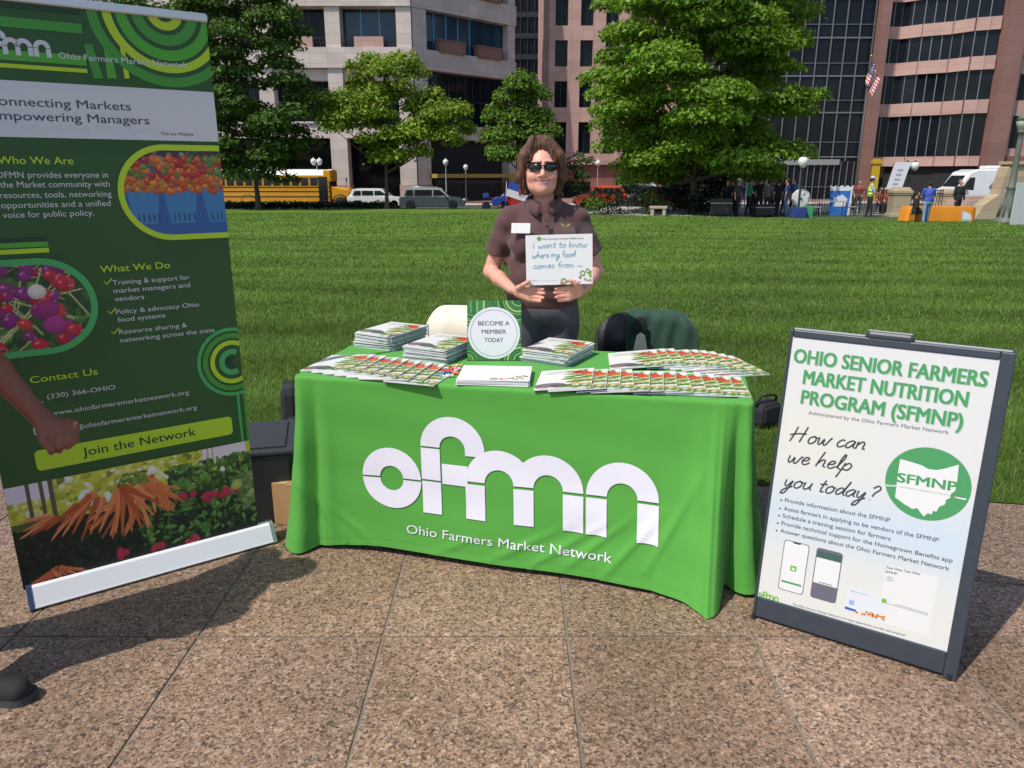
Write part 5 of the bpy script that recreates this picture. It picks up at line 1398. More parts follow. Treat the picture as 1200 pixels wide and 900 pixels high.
    part('embroidered_logo', q, shirt)
    # trousers and shoes
    v = Vol((-.26, -.24, .06), (.26, .24, 1.0), .008)
    TR = M('grey trouser cloth', lin(88, 84, 94), .85, noise=(9, .1), bump=(400, .0006))
    v.ell((0, .012, .90), (.176, .135, .12), .03)
    for s in (-1, 1): v.cone((s*.085, .01, .84), (s*.088, .0, .47), .098, .072, .03).cone((s*.088, .0, .47), (s*.09, .02, .09), .072, .055, .02)
    v.cut((0, 0, .965), (0, 0, 1)); part('trousers', v.mesh('trousers', TR, disp=lambda x, y, z: .003*np.sin(z*40+x*22)), t)
    for s in (-1, 1):
        v = Vol((s*.09-.08, -.22, -.01), (s*.09+.08, .13, .14), .006)
        v.cone((s*.09, .05, .045), (s*.095, -.13, .035), .045, .038, .02).cone((s*.09, .03, .06), (s*.09, .02, .12), .04, .045, .02).cut((0, 0, .002), (0, 0, -1))
        part('shoe', v.mesh('shoe', M('black shoe leather', (.015, .014, .014), .4)), t)
    return X, Y
WX, WY = build_woman()

def build_held_sheet():
    YS = 3.285
    a, b_, c = aty(617, 334.5, YS), aty(694.5, 332.5, YS), aty(617.5, 276, YS)
    w = float(np.linalg.norm(b_-a)); h = float(np.linalg.norm(c-a)); ctr = (a+b_)/2
    t = thing('handheld_sign', 'white sheet with blue handwriting in a clear sleeve held by the woman', 'sign', tuple(ctr), 0)
    roll = math.atan2(b_[2]-a[2], b_[0]-a[0]); R = Matrix.Rotation(-roll, 4, 'Y') @ Matrix.Rotation(rad(-4), 4, 'X')
    t.matrix_world = Matrix.Translation(ctr) @ R
    q = MB(); q.box((0, .001, h/2), (w, .0012, h), PAPER); part('paper', q, t)
    q = MB(); q.box((.0, .0026, h/2+.024), (w*.985, .0012, h+.060), CLEAR); part('clear_sleeve', q, t)
    b = Board((-w/2, 0, 0), (1, 0, 0), (0, 0, 1)); q = MB(); K = .0009
    for s, y, x0, x1 in (('I want to know', .735, .10, .92), ('where my food', .545, .09, .74), ('comes from ~', .335, .10, .84)):
        handwrite(b, q, s, (w*x0, h*y), (w*x1, h*(y+.01)), h*.062, .0021, TEALINK, K, .12, .12)
    part('handwriting', q, t)
    q = MB(); ink = M('sheet dark ink', lin(96, 92, 90), .5)
    b.text(q, 'The Farmers Market Difference', (w*.24, h*.905), (w*.87, h*.905), ink, h=h*.030, k=K, bold=.01)
    b.text(q, 'Name:', (w*.09, h*.085), (w*.17, h*.085), ink, h=h*.022, k=K); b.stroke(q, [(w*.19, h*.083), (w*.46, h*.083)], .0006, ink, K)
    part('lettering', q, t)
    q = MB(); b.poly(q, [(w*.18, h*.965), (w*.225, h*.965), (w*.235, h*.92), (w*.20, h*.88), (w*.165, h*.92)], M('sheet leaf ink', lin(110, 160, 80), .5), K)
    part('leaf_emblem', q, t)
    q = MB(); veg_trim(b, q, w*.52, w*.985, .003, 5); part('printed_trim', q, t)
build_held_sheet()

# ---------------------------------------------------------------- the man at the left edge, walking past
def build_passer():
    X, Y = -1.79, 1.97; ang = rad(-10)       # local +x is the way he walks
    t = thing('person', 'passer-by in dark clothes reaching a bare arm into view before the banner', 'person', (X, Y, 0), 0)
    w2l = lambda p: np.array([p[0]-X, p[1]-Y, p[2]])
    SK = lin(132, 82, 64)
    v = Vol((-.34, -.34, .60), (.44, .36, 1.78), .0045)
    v.ell((0, 0, 1.27), (.125, .19, .20)).ell((0, 0, 1.05), (.12, .165, .15), .05)
    v.cone((0, 0, 1.42), (.01, 0, 1.53), .06, .055, .03).ell((.02, 0, 1.64), (.098, .076, .12), .02).ell((.05, 0, 1.585), (.05, .05, .055), .03).cone((.11, 0, 1.64), (.128, 0, 1.61), .010, .013, .01)
    for s in (-1, 1): v.ell((.01, s*.078, 1.63), (.02, .010, .03), .006); v.ell((.098, s*.03, 1.655), (.012, .014, .010), .006, sub=True)
    v.ell((.10, 0, 1.565), (.012, .026, .008), .006)
    # left arm swings forward into view
    shd = np.array([0, .20, 1.42]); elb = w2l((-1.60, 2.13, 1.06)); wri = w2l((-1.437, 2.165, .795)); 
    v.cone(shd, elb, .055, .044, .03); m = elb*.65+wri*.35; v.cone(elb, m, .043, .042, .02).cone(m, wri, .042, .028, .02)
    # loose fist seen from the front: four curled fingers side by side, thumb on the near-left edge
    d = (wri-elb)/np.linalg.norm(wri-elb); fc = np.array([.50, -.80, .32]); fc /= np.linalg.norm(fc)
    ac = np.array([.84, .53, .10]); ac -= fc*(ac @ fc); ac /= np.linalg.norm(ac); dn = np.cross(fc, ac); dn = dn if dn[2] < 0 else -dn
    pal = wri+ac*.030+dn*.035
    v.cone(wri, pal, .028, .034, .02); v.cone(pal-ac*.020, pal+ac*.034-dn*.004, .026, .024, .02)
    for q in range(4):
        k0 = pal+ac*(-.022+.0235*q)+dn*(.012-.003*q)+fc*.016; l = (.040, .044, .041, .034)[q]
        j1 = k0+(dn*.96-ac*.22+fc*.10)*l; j2 = j1+(dn*.35-fc*.85-ac*.2)*l*.75; j3 = j2+(-dn*.7-fc*.5)*l*.55
        for a_, b_, r0, r1 in ((k0, j1, .0118, .0102), (j1, j2, .0102, .0094), (j2, j3, .0094, .0084)): v.cone(a_, b_, r0, r1, .0022)
        v.ell(k0, (.0125, .0125, .0125), .006)
    v.ell(pal+ac*.012+dn*.030+fc*.004, (.034, .026, .030), .012)
    tb = wri-ac*.012+dn*.022+fc*.014; t1 = tb+dn*.036-ac*.004+fc*.010; t2 = t1+dn*.030+ac*.010
    v.cone(wri, tb, .020, .016, .012).cone(tb, t1, .0150, .0125, .006).cone(t1, t2, .0125, .0100, .004)
    # right arm swings back
    s2 = np.array([0, -.20, 1.42]); e2 = np.array([-.11, -.25, 1.12]); w2 = np.array([-.16, -.24, .87])
    v.cone(s2, e2, .055, .044, .03).cone(e2, w2, .042, .028, .02).cone(w2, w2+(-.0, 0, -.09), .03, .028, .02)
    part('body', v.mesh('body', SKIN, lambda P: np.tile(np.array(SK), (len(P), 1))), t)
    v = Vol((-.34, -.36, .84), (.34, .36, 1.50), .010); DK = M('dark shirt cloth', (.02, .022, .03), .85, bump=(300, .0008))
    v.ell((0, 0, 1.27), (.142, .21, .21)).ell((0, 0, 1.02), (.14, .185, .17), .06)
    for s in (-1, 1): v.cone((0, s*.05, 1.42), (0, s*.20, 1.40), .06, .072, .03)
    v.cone((0, .20, 1.41), (0+.04, .19, 1.26), .07, .072, .03).cone((0, -.20, 1.41), (-.05, -.225, 1.27), .07, .072, .03).cut((0, 0, .88), (0, 0, -1))
    part('shirt', v.mesh('shirt', DK), t)
    v = Vol((-.42, -.28, .05), (.42, .28, 1.0), .010); f1 = np.array([.16, -.06, .09]); f2 = np.array([-.26, .09, .10])
    v.ell((0, 0, .90), (.135, .175, .12), .03)
    v.cone((0, -.085, .86), (.02, -.075, .48), .112, .088, .03).cone((.02, -.075, .48), f1, .088, .068, .02)
    v.cone((0, .085, .86), (-.06, .088, .48), .112, .088, .03).cone((-.06, .088, .48), f2, .088, .068, .02).cut((0, 0, .97), (0, 0, 1))
    part('trousers', v.mesh('trousers', M('dark trouser cloth', (.016, .017, .022), .85)), t)
    for f, tl in ((f1, 0), (f2, .05)):
        v = Vol(f-(.14, .09, .11), f+(.25, .09, .08), .007)
        v.cone(f+(-.045, 0, -.045), f+(.15, -.02, -.052), .045, .036, .02).cone(f+(-.02, 0, -.03), f+(-.01, 0, .04), .046, .05, .02).cut((0, 0, .002), (0, 0, -1))
        sh_ = part('shoe', v.mesh('shoe', M('black shoe mesh', (.016, .016, .017), .85, bump=(160, .001))), t)
        q = MB(); pr = catmull([(-.10, .0), (-.085, .045), (.0, .043), (.10, .048), (.185, .028), (.20, -.02), (.17, -.060), (.08, -.055), (-.02, -.040), (-.085, -.042), (-.10, 0)], 4)[:-1]
        q.prism([(f[0]+.05+(x-.05)*.93, f[1]-.006+(y+.006)*.84) for x, y in pr], .001, .026, M('shoe sole', (.05, .05, .052), .8)); part('sole', q, sh_)
    v = Vol((-.14, -.13, 1.54), (.16, .13, 1.80), .007)
    v.ell((.0, 0, 1.665), (.108, .086, .108), .02).ell((.11, 0, 1.60), (.09, .10, .085), .01, sub=True); part('hair', v.mesh('hair', M('dark hair', (.02, .015, .012), .5)), t)
build_passer()
# ================================================================ STREET AND BUILDINGS
def road_z(x): return float(np.interp(x, [10, 30], [-1.10, -.95]))
ASPH = M('asphalt', (.055, .055, .058), .9, noise=(1.5, .25), bump=(80, .004))
CONC = M('pale concrete', (.42, .39, .36), .85, noise=(1.2, .15))
REDB = M('red brick paving', (.26, .13, .10), .85, noise=(3, .25))
def build_street():
    xs = [-90, -40, -20, 0, 10, 20, 30, 60, 90]
    def strip(name, f0, f1, mat, dz0=0, dz1=0):
        q = MB(); vs = []
        for x in xs: vs += [(x, f0(x), dz0(x) if callable(dz0) else dz0), (x, f1(x), dz1(x) if callable(dz1) else dz1)]
        q.add(vs, [(2*i, 2*i+2, 2*i+3, 2*i+1) for i in range(len(xs)-1)], mat); struct(name, q)
    near = lambda x: far_y(x)+(3.0 if x < 3 else 13.0)
    far = lambda x: 65.5
    # bank from the lawn down to the street
    strip('lawn_bank', lambda x: far_y(x)-.05, lambda x: far_y(x)+(2.6 if x < 3 else 6.0), M('bank turf', (.05, .09, .02), .9, noise=(3, .3)), lambda x: lawn_z(x, far_y(x))-.01, lambda x: (road_z(x)-.02 if x < 3 else lawn_z(x, far_y(x))-.05))
    strip('near_pavement', lambda x: far_y(x)+2.55, lambda x: near(x)+.4, CONC, lambda x: (road_z(x)+.10 if x < 3 else lawn_z(x, far_y(x))-.09), lambda x: road_z(x)+.11)
    strip('road', lambda x: near(x)-.5, lambda x: far(x)+.3, ASPH, lambda x: road_z(x), lambda x: road_z(x))
    strip('far_pavement', far, lambda x: 82.0, REDB, lambda x: road_z(x)+.13, lambda x: road_z(x)+.15)
    strip('kerb', lambda x: far(x)-.25, far, CONC, lambda x: road_z(x)+.02, lambda x: road_z(x)+.14)
    q = MB(); a = [(3.4, 38.2), (13, 33.4), (20, 30.4), (40, 22.2), (48, 34), (6, 47)]
    q.add([(x, y, -.44) for x, y in a], [tuple(range(len(a)))], CONC); struct('plaza', q)
build_street()

def panel_mat(name, col, w, h, mortar=.012, rough=.6, var=.08, dark=.55):
    m = bpy.data.materials.new(name); m.use_nodes = True; MATS[name] = m
    t = m.node_tree; N = t.nodes; L = t.links; b = N['Principled BSDF']; b.inputs['Roughness'].default_value = rough; b.inputs['Specular IOR Level'].default_value = .3
    tc = N.new('ShaderNodeTexCoord'); sp = N.new('ShaderNodeSeparateXYZ'); L.new(tc.outputs['Object'], sp.inputs[0])
    ad = N.new('ShaderNodeMath'); ad.operation = 'ADD'; L.new(sp.outputs[0], ad.inputs[0]); L.new(sp.outputs[1], ad.inputs[1])
    cb = N.new('ShaderNodeCombineXYZ'); L.new(ad.outputs[0], cb.inputs[0]); L.new(sp.outputs[2], cb.inputs[1])
    br = N.new('ShaderNodeTexBrick'); br.offset = 0; br.inputs['Scale'].default_value = 1; br.inputs['Mortar Size'].default_value = mortar
    br.inputs['Brick Width'].default_value = w; br.inputs['Row Height'].default_value = h; br.inputs['Mortar Smooth'].default_value = .2
    br.inputs['Color1'].default_value = (*[c*(1-var) for c in col], 1); br.inputs['Color2'].default_value = (*[c*(1+var) for c in col], 1); br.inputs['Mortar'].default_value = (*[c*dark for c in col], 1)
    L.new(cb.outputs[0], br.inputs['Vector'])
    nz = N.new('ShaderNodeTexNoise'); nz.inputs['Scale'].default_value = .35; nz.inputs['Detail'].default_value = 6; L.new(tc.outputs['Object'], nz.inputs['Vector'])
    mr = N.new('ShaderNodeMapRange'); mr.inputs['From Min'].default_value = .3; mr.inputs['From Max'].default_value = .7; mr.inputs['To Min'].default_value = .86; mr.inputs['To Max'].default_value = 1.1; L.new(nz.outputs['Fac'], mr.inputs[0])
    sc = N.new('ShaderNodeVectorMath'); sc.operation = 'SCALE'; L.new(br.outputs['Color'], sc.inputs[0]); L.new(mr.outputs[0], sc.inputs['Scale']); L.new(sc.outputs[0], b.inputs['Base Color'])
    return m
STONE = panel_mat('buff stone panels', (.58, .49, .44), 1.5, .78)
PINK = panel_mat('pink granite panels', (.47, .30, .255), 1.12, .96)
REDG = panel_mat('red granite panels', (.25, .105, .085), 1.5, 1.0)
BROWNG = panel_mat('brown granite panels', (.26, .14, .115), 1.5, 1.0)
GLASSD = M('dark office glass', (.010, .013, .018), .06, spec=.16, noise=(.25, .5))
GLASSB = M('blue office glass', (.022, .050, .078), .08, spec=.4, noise=(.3, .4))
BLUEM = M('blue window metal', lin(72, 146, 186), .4, .2)
DARKM = M('dark window metal', (.03, .032, .035), .4, .5)
GREYM = M('grey mullion metal', (.22, .23, .24), .4, .5)
VOID = M('dark interior', (.018, .018, .02), .9)

def zat(y, Y): return float(aty(600, y, Y)[2])
def xat(px, y, Y): return float(aty(px, y, Y)[0])

def build_stone_block():
    """buff stone office block: frontal face, then a face running back at 45 degrees from the corner"""
    YF = 68.0; XC = xat(486, 150, YF)
    t = thing('office_building', 'buff stone office block with arcade and blue-framed windows behind the school bus', 'building', (XC, YF, -1.25))
    z0 = -1.25
    L = [zat(y, YF)-z0 for y in (162, 145, 80, 56, 8)]     # heights above the base: band1 bottom/top, band2 bottom/top, row head
    b1a, b1b, b2a, b2b, r1 = L; fl = r1-b2b; gap = 1.7
    rows = [(0, b1a), (b1b, b2a), (b2b, r1), (r1+gap, r1+gap+fl), (r1+2*gap+fl, r1+2*gap+2*fl)]
    TOP = r1+3*gap+2*fl
    ctr = Matrix.Rotation(0, 4, 'Z')
    q = MB(); q.box((-45+.0, 9.2, TOP/2), (90, 13, TOP), VOID); q.prism([(-.3, .8), (8.6, 9.7), (8.6, 14), (-.3, 14)], 0, TOP, VOID); part('core', q, t)
    bands = [(b1a, b1b), (b2a, b2b), (r1, r1+gap), (r1+gap+fl, r1+2*gap+fl), (TOP-gap, TOP)]
    D45 = Matrix.Rotation(pi/4, 4, 'Z')
    for a, b in bands:
        q = MB(); q.box((-45, .35, (a+b)/2), (90, 1.5, b-a), STONE); part('spandrel', q, t)
        q = MB(); q.box((6.1, .45, (a+b)/2), (12.4, 1.3, b-a), STONE, mx=D45); part('spandrel', q, t)
    q = MB(); q.box((-45, .30, b1b+.08), (90, 1.7, .14), STONE); part('string_course', q, t)
    pitch = 5.95
    for k in range(15):
        x = -.62-k*pitch
        q = MB(); q.box((x, .3, b1a/2+.9), (1.45, 1.45, b1a-1.8), STONE); q.box((x, .3, .9), (1.6, 1.6, 1.8), PINK); part('column', q, t)
        q = MB(); q.box((x, .45, (b1b+TOP)/2), (1.25, 1.35, TOP-b1b-.004), STONE); part('pier', q, t)
    for x, w in ((.75, 1.5), (11.75, .9)):
        q = MB(); q.box((x, .5, (b1b+TOP)/2), (w, 1.25, TOP-b1b-.004), STONE, mx=D45); part('pier', q, t)
        q = MB(); q.box((x, .4, b1a/2+.9), (w, 1.35, b1a-1.8), STONE, mx=D45); q.box((x, .4, .9), (w+.1, 1.45, 1.8), PINK, mx=D45); part('column', q, t)
    for k in range(14):
        xc = -.62-pitch*(k+.5); w = pitch-1.25
        for ri, (a, b) in enumerate(rows[1:4]):
            g = GLASSB if (k % 2 == 0 and ri != 0) else GLASSD
            q = MB(); q.box((xc, .72+.3, (a+b)/2), (w, .06, b-a), g); wn = part('window', q, t)
            q = MB(); mm = BLUEM if (k % 2 == 0 and ri > 0) else DARKM
            nm = 3 if ri else 6
            for i in range(nm+1): q.box((xc-w/2+w*i/nm, .68+.3, (a+b)/2), (.10, .10, b-a), mm)
            if ri == 0:
                for zz in (a+.08, a+(b-a)*.42, b-.08): q.box((xc, .685+.3, zz), (w, .085, .10), mm)
                q.box((xc, .56, b-.5), (w, .9, .9), STONE)
            part('window_frame', q, wn)
            if ri:
                q = MB(); q.box((xc, .02, a+.42), (w*.52, .55, .84), PINK); part('balcony_panel', q, t)
                for s in (-1, 1):
                    q = MB()
                    cx = xc+s*w*.385; hw = w*.108
                    for i in range(5): q.box((cx-hw+hw*2*i/4, .02, a+.42), (.05, .05, .84), DARKM)
                    for zz in (.04, .42, .80): q.box((cx, .022, a+zz), (hw*2, .045, .05), DARKM)
                    part('railing', q, t)
        q = MB(); q.box((xc, 2.2, b1a/2), (w, .08, b1a), GLASSD); part('shopfront', q, t)
    # angled face: three panes a floor with two granite planters
    for ri, (a, b) in enumerate(rows[1:4]):
        q = MB(); x0, x1 = 1.5, 11.3; q.box(((x0+x1)/2, .72, (a+b)/2), (x1-x0, .06, b-a), GLASSB if ri else GLASSD, mx=D45); wn = part('window', q, t)
        q = MB(); n = 7 if ri else 10
        for i in range(n+1): q.box((x0+(x1-x0)*i/n, .67, (a+b)/2), (.14 if ri else .07, .10, b-a), BLUEM if ri and i < 5 else DARKM, mx=D45)
        if not ri:
            for zz in (a+.1, a+(b-a)*.5, b-.1): q.box(((x0+x1)/2, .675, zz), (x1-x0, .09, .10), DARKM, mx=D45)
        part('window_frame', q, wn)
        if ri:
            for xx in (4.2, 8.7): q = MB(); q.box((xx, -.12, a+.40), (2.9, .7, .95), BROWNG, mx=D45); q.box((xx, -.12, a+.90), (3.05, .82, .10), BROWNG, mx=D45); part('balcony_panel', q, t)
    q = MB(); q.box((6.2, 2.4, b1a/2), (10, .08, b1a), GLASSD, mx=D45)
    for i in range(6): q.box((1.6+1.9*i, 2.32, b1a/2), (.09, .06, b1a), GREYM, mx=D45)
    part('shopfront', q, t)
    q = MB(); q.box((6.6, -.5, zat(206, 72)-z0), (10.6, 1.6, .34), M('ochre awning', (.34, .27, .05), .6), mx=D45); part('awning', q, t)
build_stone_block()

def granite_windows(t, x0, x1, y, rows, ww, pitch, wallmat, zb, ztop, thick=.5, face='window', mx=None):
    """a pierced wall: bands, piers and recessed windows along local x"""
    n = int((x1-x0)/pitch); pitch = (x1-x0)/n; zs = [zb]
    for a, b in rows: zs += [a, b]
    zs.append(ztop)
    q = MB()
    for i in range(0, len(zs)-1, 2):
        if zs[i+1]-zs[i] > .01: q.box(((x0+x1)/2, y+thick/2, (zs[i]+zs[i+1])/2), (x1-x0, thick, zs[i+1]-zs[i]), wallmat, mx=mx)
    for a, b in rows:
        for k in range(n+1):
            xa = x0+k*pitch-(pitch-ww)/2; xb = xa+(pitch-ww); xa = max(xa, x0); xb = min(xb, x1)
            q.box(((xa+xb)/2, y+thick/2, (a+b)/2), (xb-xa, thick-.004, b-a), wallmat, mx=mx)
    part('wall', q, t)
    for a, b in rows:
        for k in range(n):
            xc = x0+(k+.5)*pitch; q = MB(); q.box((xc, y+thick*.75, (a+b)/2), (ww, .05, b-a), GLASSD, mx=mx); wn = part(face, q, t)
            if (b-a) > 2: q = MB(); q.box((xc, y+thick*.70, (a+b)/2), (.05, .06, b-a), DARKM, mx=mx); q.box((xc, y+thick*.69, a+.05), (ww, .07, .10), DARKM, mx=mx); part('window_frame', q, wn)

def build_granite_block():
    YF = 80.0; X0 = xat(642, 150, YF); z0 = -1.2
    t = thing('office_building', 'pink granite office block with narrow dark windows behind the big tree', 'building', (X0, YF, z0))
    Z = lambda y: zat(y, YF)-z0
    rows = [(Z(180), Z(143)), (Z(126), Z(95)), (Z(78), Z(47)), (Z(30), Z(-3))]
    p = rows[3][0]-rows[2][0]; rows += [(rows[3][0]+p, rows[3][1]+p)]
    W_ = 17.5
    q = MB(); q.box((W_/2, 12, 16), (W_-.6, 22, 31), VOID); part('core', q, t)
    granite_windows(t, 0, W_, 0, rows, 1.25, 2.2, PINK, Z(187), 33)
    q = MB(); q.box((W_/2, .05, Z(190)), (W_+.3, 1.0, .5), PINK); part('cornice', q, t)
    granite_windows(t, 0, W_, .1, [(.1, Z(213))], 3.2, 5.6, REDG, 0, Z(187)-.3, .6, 'opening')
    # flank facing the gap
    M90 = Matrix.Rotation(pi/2, 4, 'Z')
    q = MB(); q.box((12, 0-.25+.2, 16), (23, .5, 31), PINK, mx=M90)
    for k in range(8): q.box((1.5+k*2.8, .22, 16), (.9, .3, 31), PINK, mx=M90)
    part('flank_wall', q, t)
    q = MB(); q.box((W_/2, 12, 33.2), (W_, 22, .4), PINK); part('roof', q, t)
build_granite_block()

def build_glass_block():
    YF = 72.0; z0 = -1.0; XA = xat(838, 150, YF); XP = xat(1014, 120, YF)
    t = thing('office_building', 'dark glass curtain-wall office with wavy pink bands beside the white van', 'building', (XA, YF, z0))
    X = lambda px, y=120, Y=YF: xat(px, y, Y)-XA
    Z = lambda y: zat(y, YF)-z0
    w = XP-XA; TOP = 34
    q = MB(); q.box((w/2, 8, TOP/2), (w, 15, TOP), VOID); part('core', q, t)
    # curtain wall: glass sheets per floor, mullions, floor lines
    ys = [228, 183, 131, 88, 43, -4, -52]; zl = [0]+[Z(y) for y in ys[1:]]+[TOP]
    for a, b in zip(zl[:-1], zl[1:]):
        q = MB(); q.box((w/2, .2, (a+b)/2), (w, .05, b-a-.12), GLASSD); g = part('glass_band', q, t)
        q = MB(); q.box((w/2, .12, b-.06), (w, .12, .12), GREYM); q.box((w/2, .13, a+(b-a)*.32), (w, .06, .05), GREYM); part('transom', q, g)
    n = 11
    for i in range(n+1): q = MB(); q.box((w*i/n, .06, (3.6+TOP)/2), (.07, .16, TOP-3.6), GREYM); part('mullion', q, t)
    for i in range(2*n): q = MB(); q.box((w*(i+.5)/(2*n), .08, 1.8), (.06, .12, 3.6), GREYM); part('mullion', q, t)
    q = MB()
    for (px, y, ln) in ((928, 67, 3.6), (914, 143, 2.4), (940, 190, 9)): q.box((X(px, y), .55, Z(y)), (ln, .25, .55), M('pale blind', (.40, .42, .44), .7)) if y != 190 else q.box((X(930, y), .02, Z(y)), (8.5, .18, .5), M('pale fascia', (.26, .28, .27), .6))
    part('fascia', q, t)
    # pier and wavy bay
    q = MB(); q.box((w+.55, -.35, TOP/2), (.75, 1.2, TOP), BROWNG); part('pier', q, t)
    plan = [(w+.9, .25), (w+2.6, .45), (w+3.9, -.9), (w+5.9, -2.2), (w+6.9, -3.7), (w+8.5, -4.5)]
    def ribbon(a, b, off, mat, name, parent, th=.3):
        q = MB()
        for (xa, ya), (xb, yb) in zip(plan[:-1], plan[1:]):
            an = math.atan2(yb-ya, xb-xa); L = math.hypot(xb-xa, yb-ya)
            q.box(((xa+xb)/2+sin(an)*off, (ya+yb)/2-cos(an)*off, (a+b)/2), (L+.004, th, b-a), mat, rz=an)
        return part(name, q, parent)
    bands = [(Z(195), Z(184)), (Z(137), Z(122)), (Z(89), Z(74)), (Z(45.5), Z(31)), (Z(2), Z(-12)), (Z(-42), Z(-57))]
    for a, b in bands: ribbon(a, b, .12, PINK, 'spandrel', t)
    lv = [(bands[i][1], bands[i+1][0]) for i in range(5)]
    for a, b in lv:
        g = ribbon(a, b, 0, GLASSD, 'glass_band', t, .06); q = MB()
        for (xa, ya), (xb, yb) in zip(plan[:-1], plan[1:]):
            an = math.atan2(yb-ya, xb-xa); L = math.hypot(xb-xa, yb-ya); m = max(2, round(L/.95))
            for i in range(m): f = i/m; q.box((xa+(xb-xa)*f+sin(an)*.06, ya+(yb-ya)*f-cos(an)*.06, (a+b)/2), (.07, .10, b-a), GREYM, rz=an)
        part('window_frame', q, g)
    # ground floor: glass behind ochre pillars
    g = ribbon(0, bands[0][0], -.9, GLASSD, 'glass_band', t, .06)
    q = MB(); q.box((w+4.4, .2, bands[0][0]-.55), (7.5, .5, 1.0), M('ochre soffit', (.16, .12, .02), .7), rz=rad(-20)); part('soffit', q, t)
    OCH = M('ochre pillar', (.52, .36, .015), .5)
    for px in (1018.5, 1080):
        q = MB(); q.box((X(px, 200), -1.3, 1.9), (.52, .5, 3.8), OCH); q.box((X(px, 200), -1.3, 3.5), (.72, .7, .25), OCH); part('pillar', q, t)
    q = MB(); q.prism([(x, y+.25) for x, y in plan]+[(w+8.5, 9), (w+.9, 9)], .0, TOP-.2, VOID); part('core', q, t)
    # granite tower at the right end
    R = Matrix.Translation((w+8.5, -4.9, 0)) @ Matrix.Rotation(rad(-4), 4, 'Z')
    YR = YF-4.9; Zr = lambda y: zat(y, YR)-z0
    rows = [(Zr(174), Zr(136)), (Zr(118), Zr(87)), (Zr(69), Zr(37)), (Zr(19), Zr(-14)), (Zr(-30), Zr(-60))]
    q = MB(); q.box((.75, .0, TOP/2), (1.5, 1.3, TOP), BROWNG, mx=R); part('pier', q, t)
    granite_windows(t, 1.5, 17, 0, rows, 1.25, 2.2, PINK, Zr(183), TOP, mx=R)
    q = MB(); q.box((9.2, .2, Zr(183)/2), (15.4, .8, Zr(183)), REDG, mx=R); part('base_wall', q, t)
    q = MB(); q.box((9.3, 6.4, TOP/2), (14.6, 11.6, TOP-.4), VOID, mx=R); part('core', q, t)
build_glass_block()

def build_far_tower():
    Y = 150.0; x0, x1 = xat(588, 60, Y), xat(652, 60, Y)
    t = thing('office_tower', 'nearly black tower far back in the gap between the two stone buildings', 'building', ((x0+x1)/2, Y, -1.2))
    q = MB(); q.box((0, 8, 35), (x1-x0+6, 16, 70), M('black tower glass', (.010, .010, .012), .35, spec=.15)); part('wall', q, t)
    for k in range(18):
        q = MB(); q.box((0, -.1, 3.6*k+2), (x1-x0+6, .3, .9), M('tower spandrel', (.018, .018, .02), .5)); part('spandrel', q, t)
    q = MB()
    for k in range(14): q.box((-(x1-x0)/2-3+k*1.3, -.2, 35), (.16, .2, 70), M('tower mullion', (.015, .015, .016), .5))
    part('mullions', q, t)
build_far_tower()

# ================================================================ TREES AND SHRUBS
BARK = M('bark', (.085, .066, .052), .9, noise=(8, .35, (1, 1, .25)), bump=(30, .02))
def leaves_mesh(name, clumps, per_m2, size, cols, r, up=.55, shell=.45):
    Vs, Cs = [], []
    rg = np.random.default_rng(r)
    for c, rad_, w in clumps:
        R = np.array(rad_); n = max(8, int(per_m2*4*pi*((R[0]*R[1])**1.6+(R[0]*R[2])**1.6+(R[1]*R[2])**1.6)**(1/1.6)/3*w))
        d = rg.normal(0, 1, (n, 3)); d /= np.linalg.norm(d, axis=1)[:, None]
        d[:, 2] = np.where(d[:, 2] < -.25, -d[:, 2]*rg.random(n), d[:, 2])
        rr = (shell+(1.08-shell)*rg.random(n)**.6)[:, None]; P = np.array(c)+d*R*rr+rg.normal(0, .05, (n, 3))
        nrm = d*.75+np.array([0, 0, up])+rg.normal(0, .55, (n, 3)); nrm /= np.linalg.norm(nrm, axis=1)[:, None]
        a = np.cross(nrm, rg.normal(0, 1, (n, 3))); a /= np.linalg.norm(a, axis=1)[:, None]; b = np.cross(nrm, a)
        s = (size*rg.uniform(.55, 1.3, n))[:, None]
        q = np.stack([P-a*s*.62, P+b*s*.36+nrm*s*.08, P+a*s*.62-nrm*s*.1, P-b*s*.36+nrm*s*.08], 1)
        Vs.append(q.reshape(-1, 3))
        k = rg.integers(0, len(cols), n); col = np.array(cols)[k]*rg.uniform(.75, 1.25, n)[:, None]*rg.uniform(.85, 1.15)
        Cs.append(np.repeat(col, 4, 0))
    V = np.concatenate(Vs); C_ = np.concatenate(Cs)
    return bigmesh(name, V, np.arange(len(V)).reshape(-1, 4), LEAF, C_)
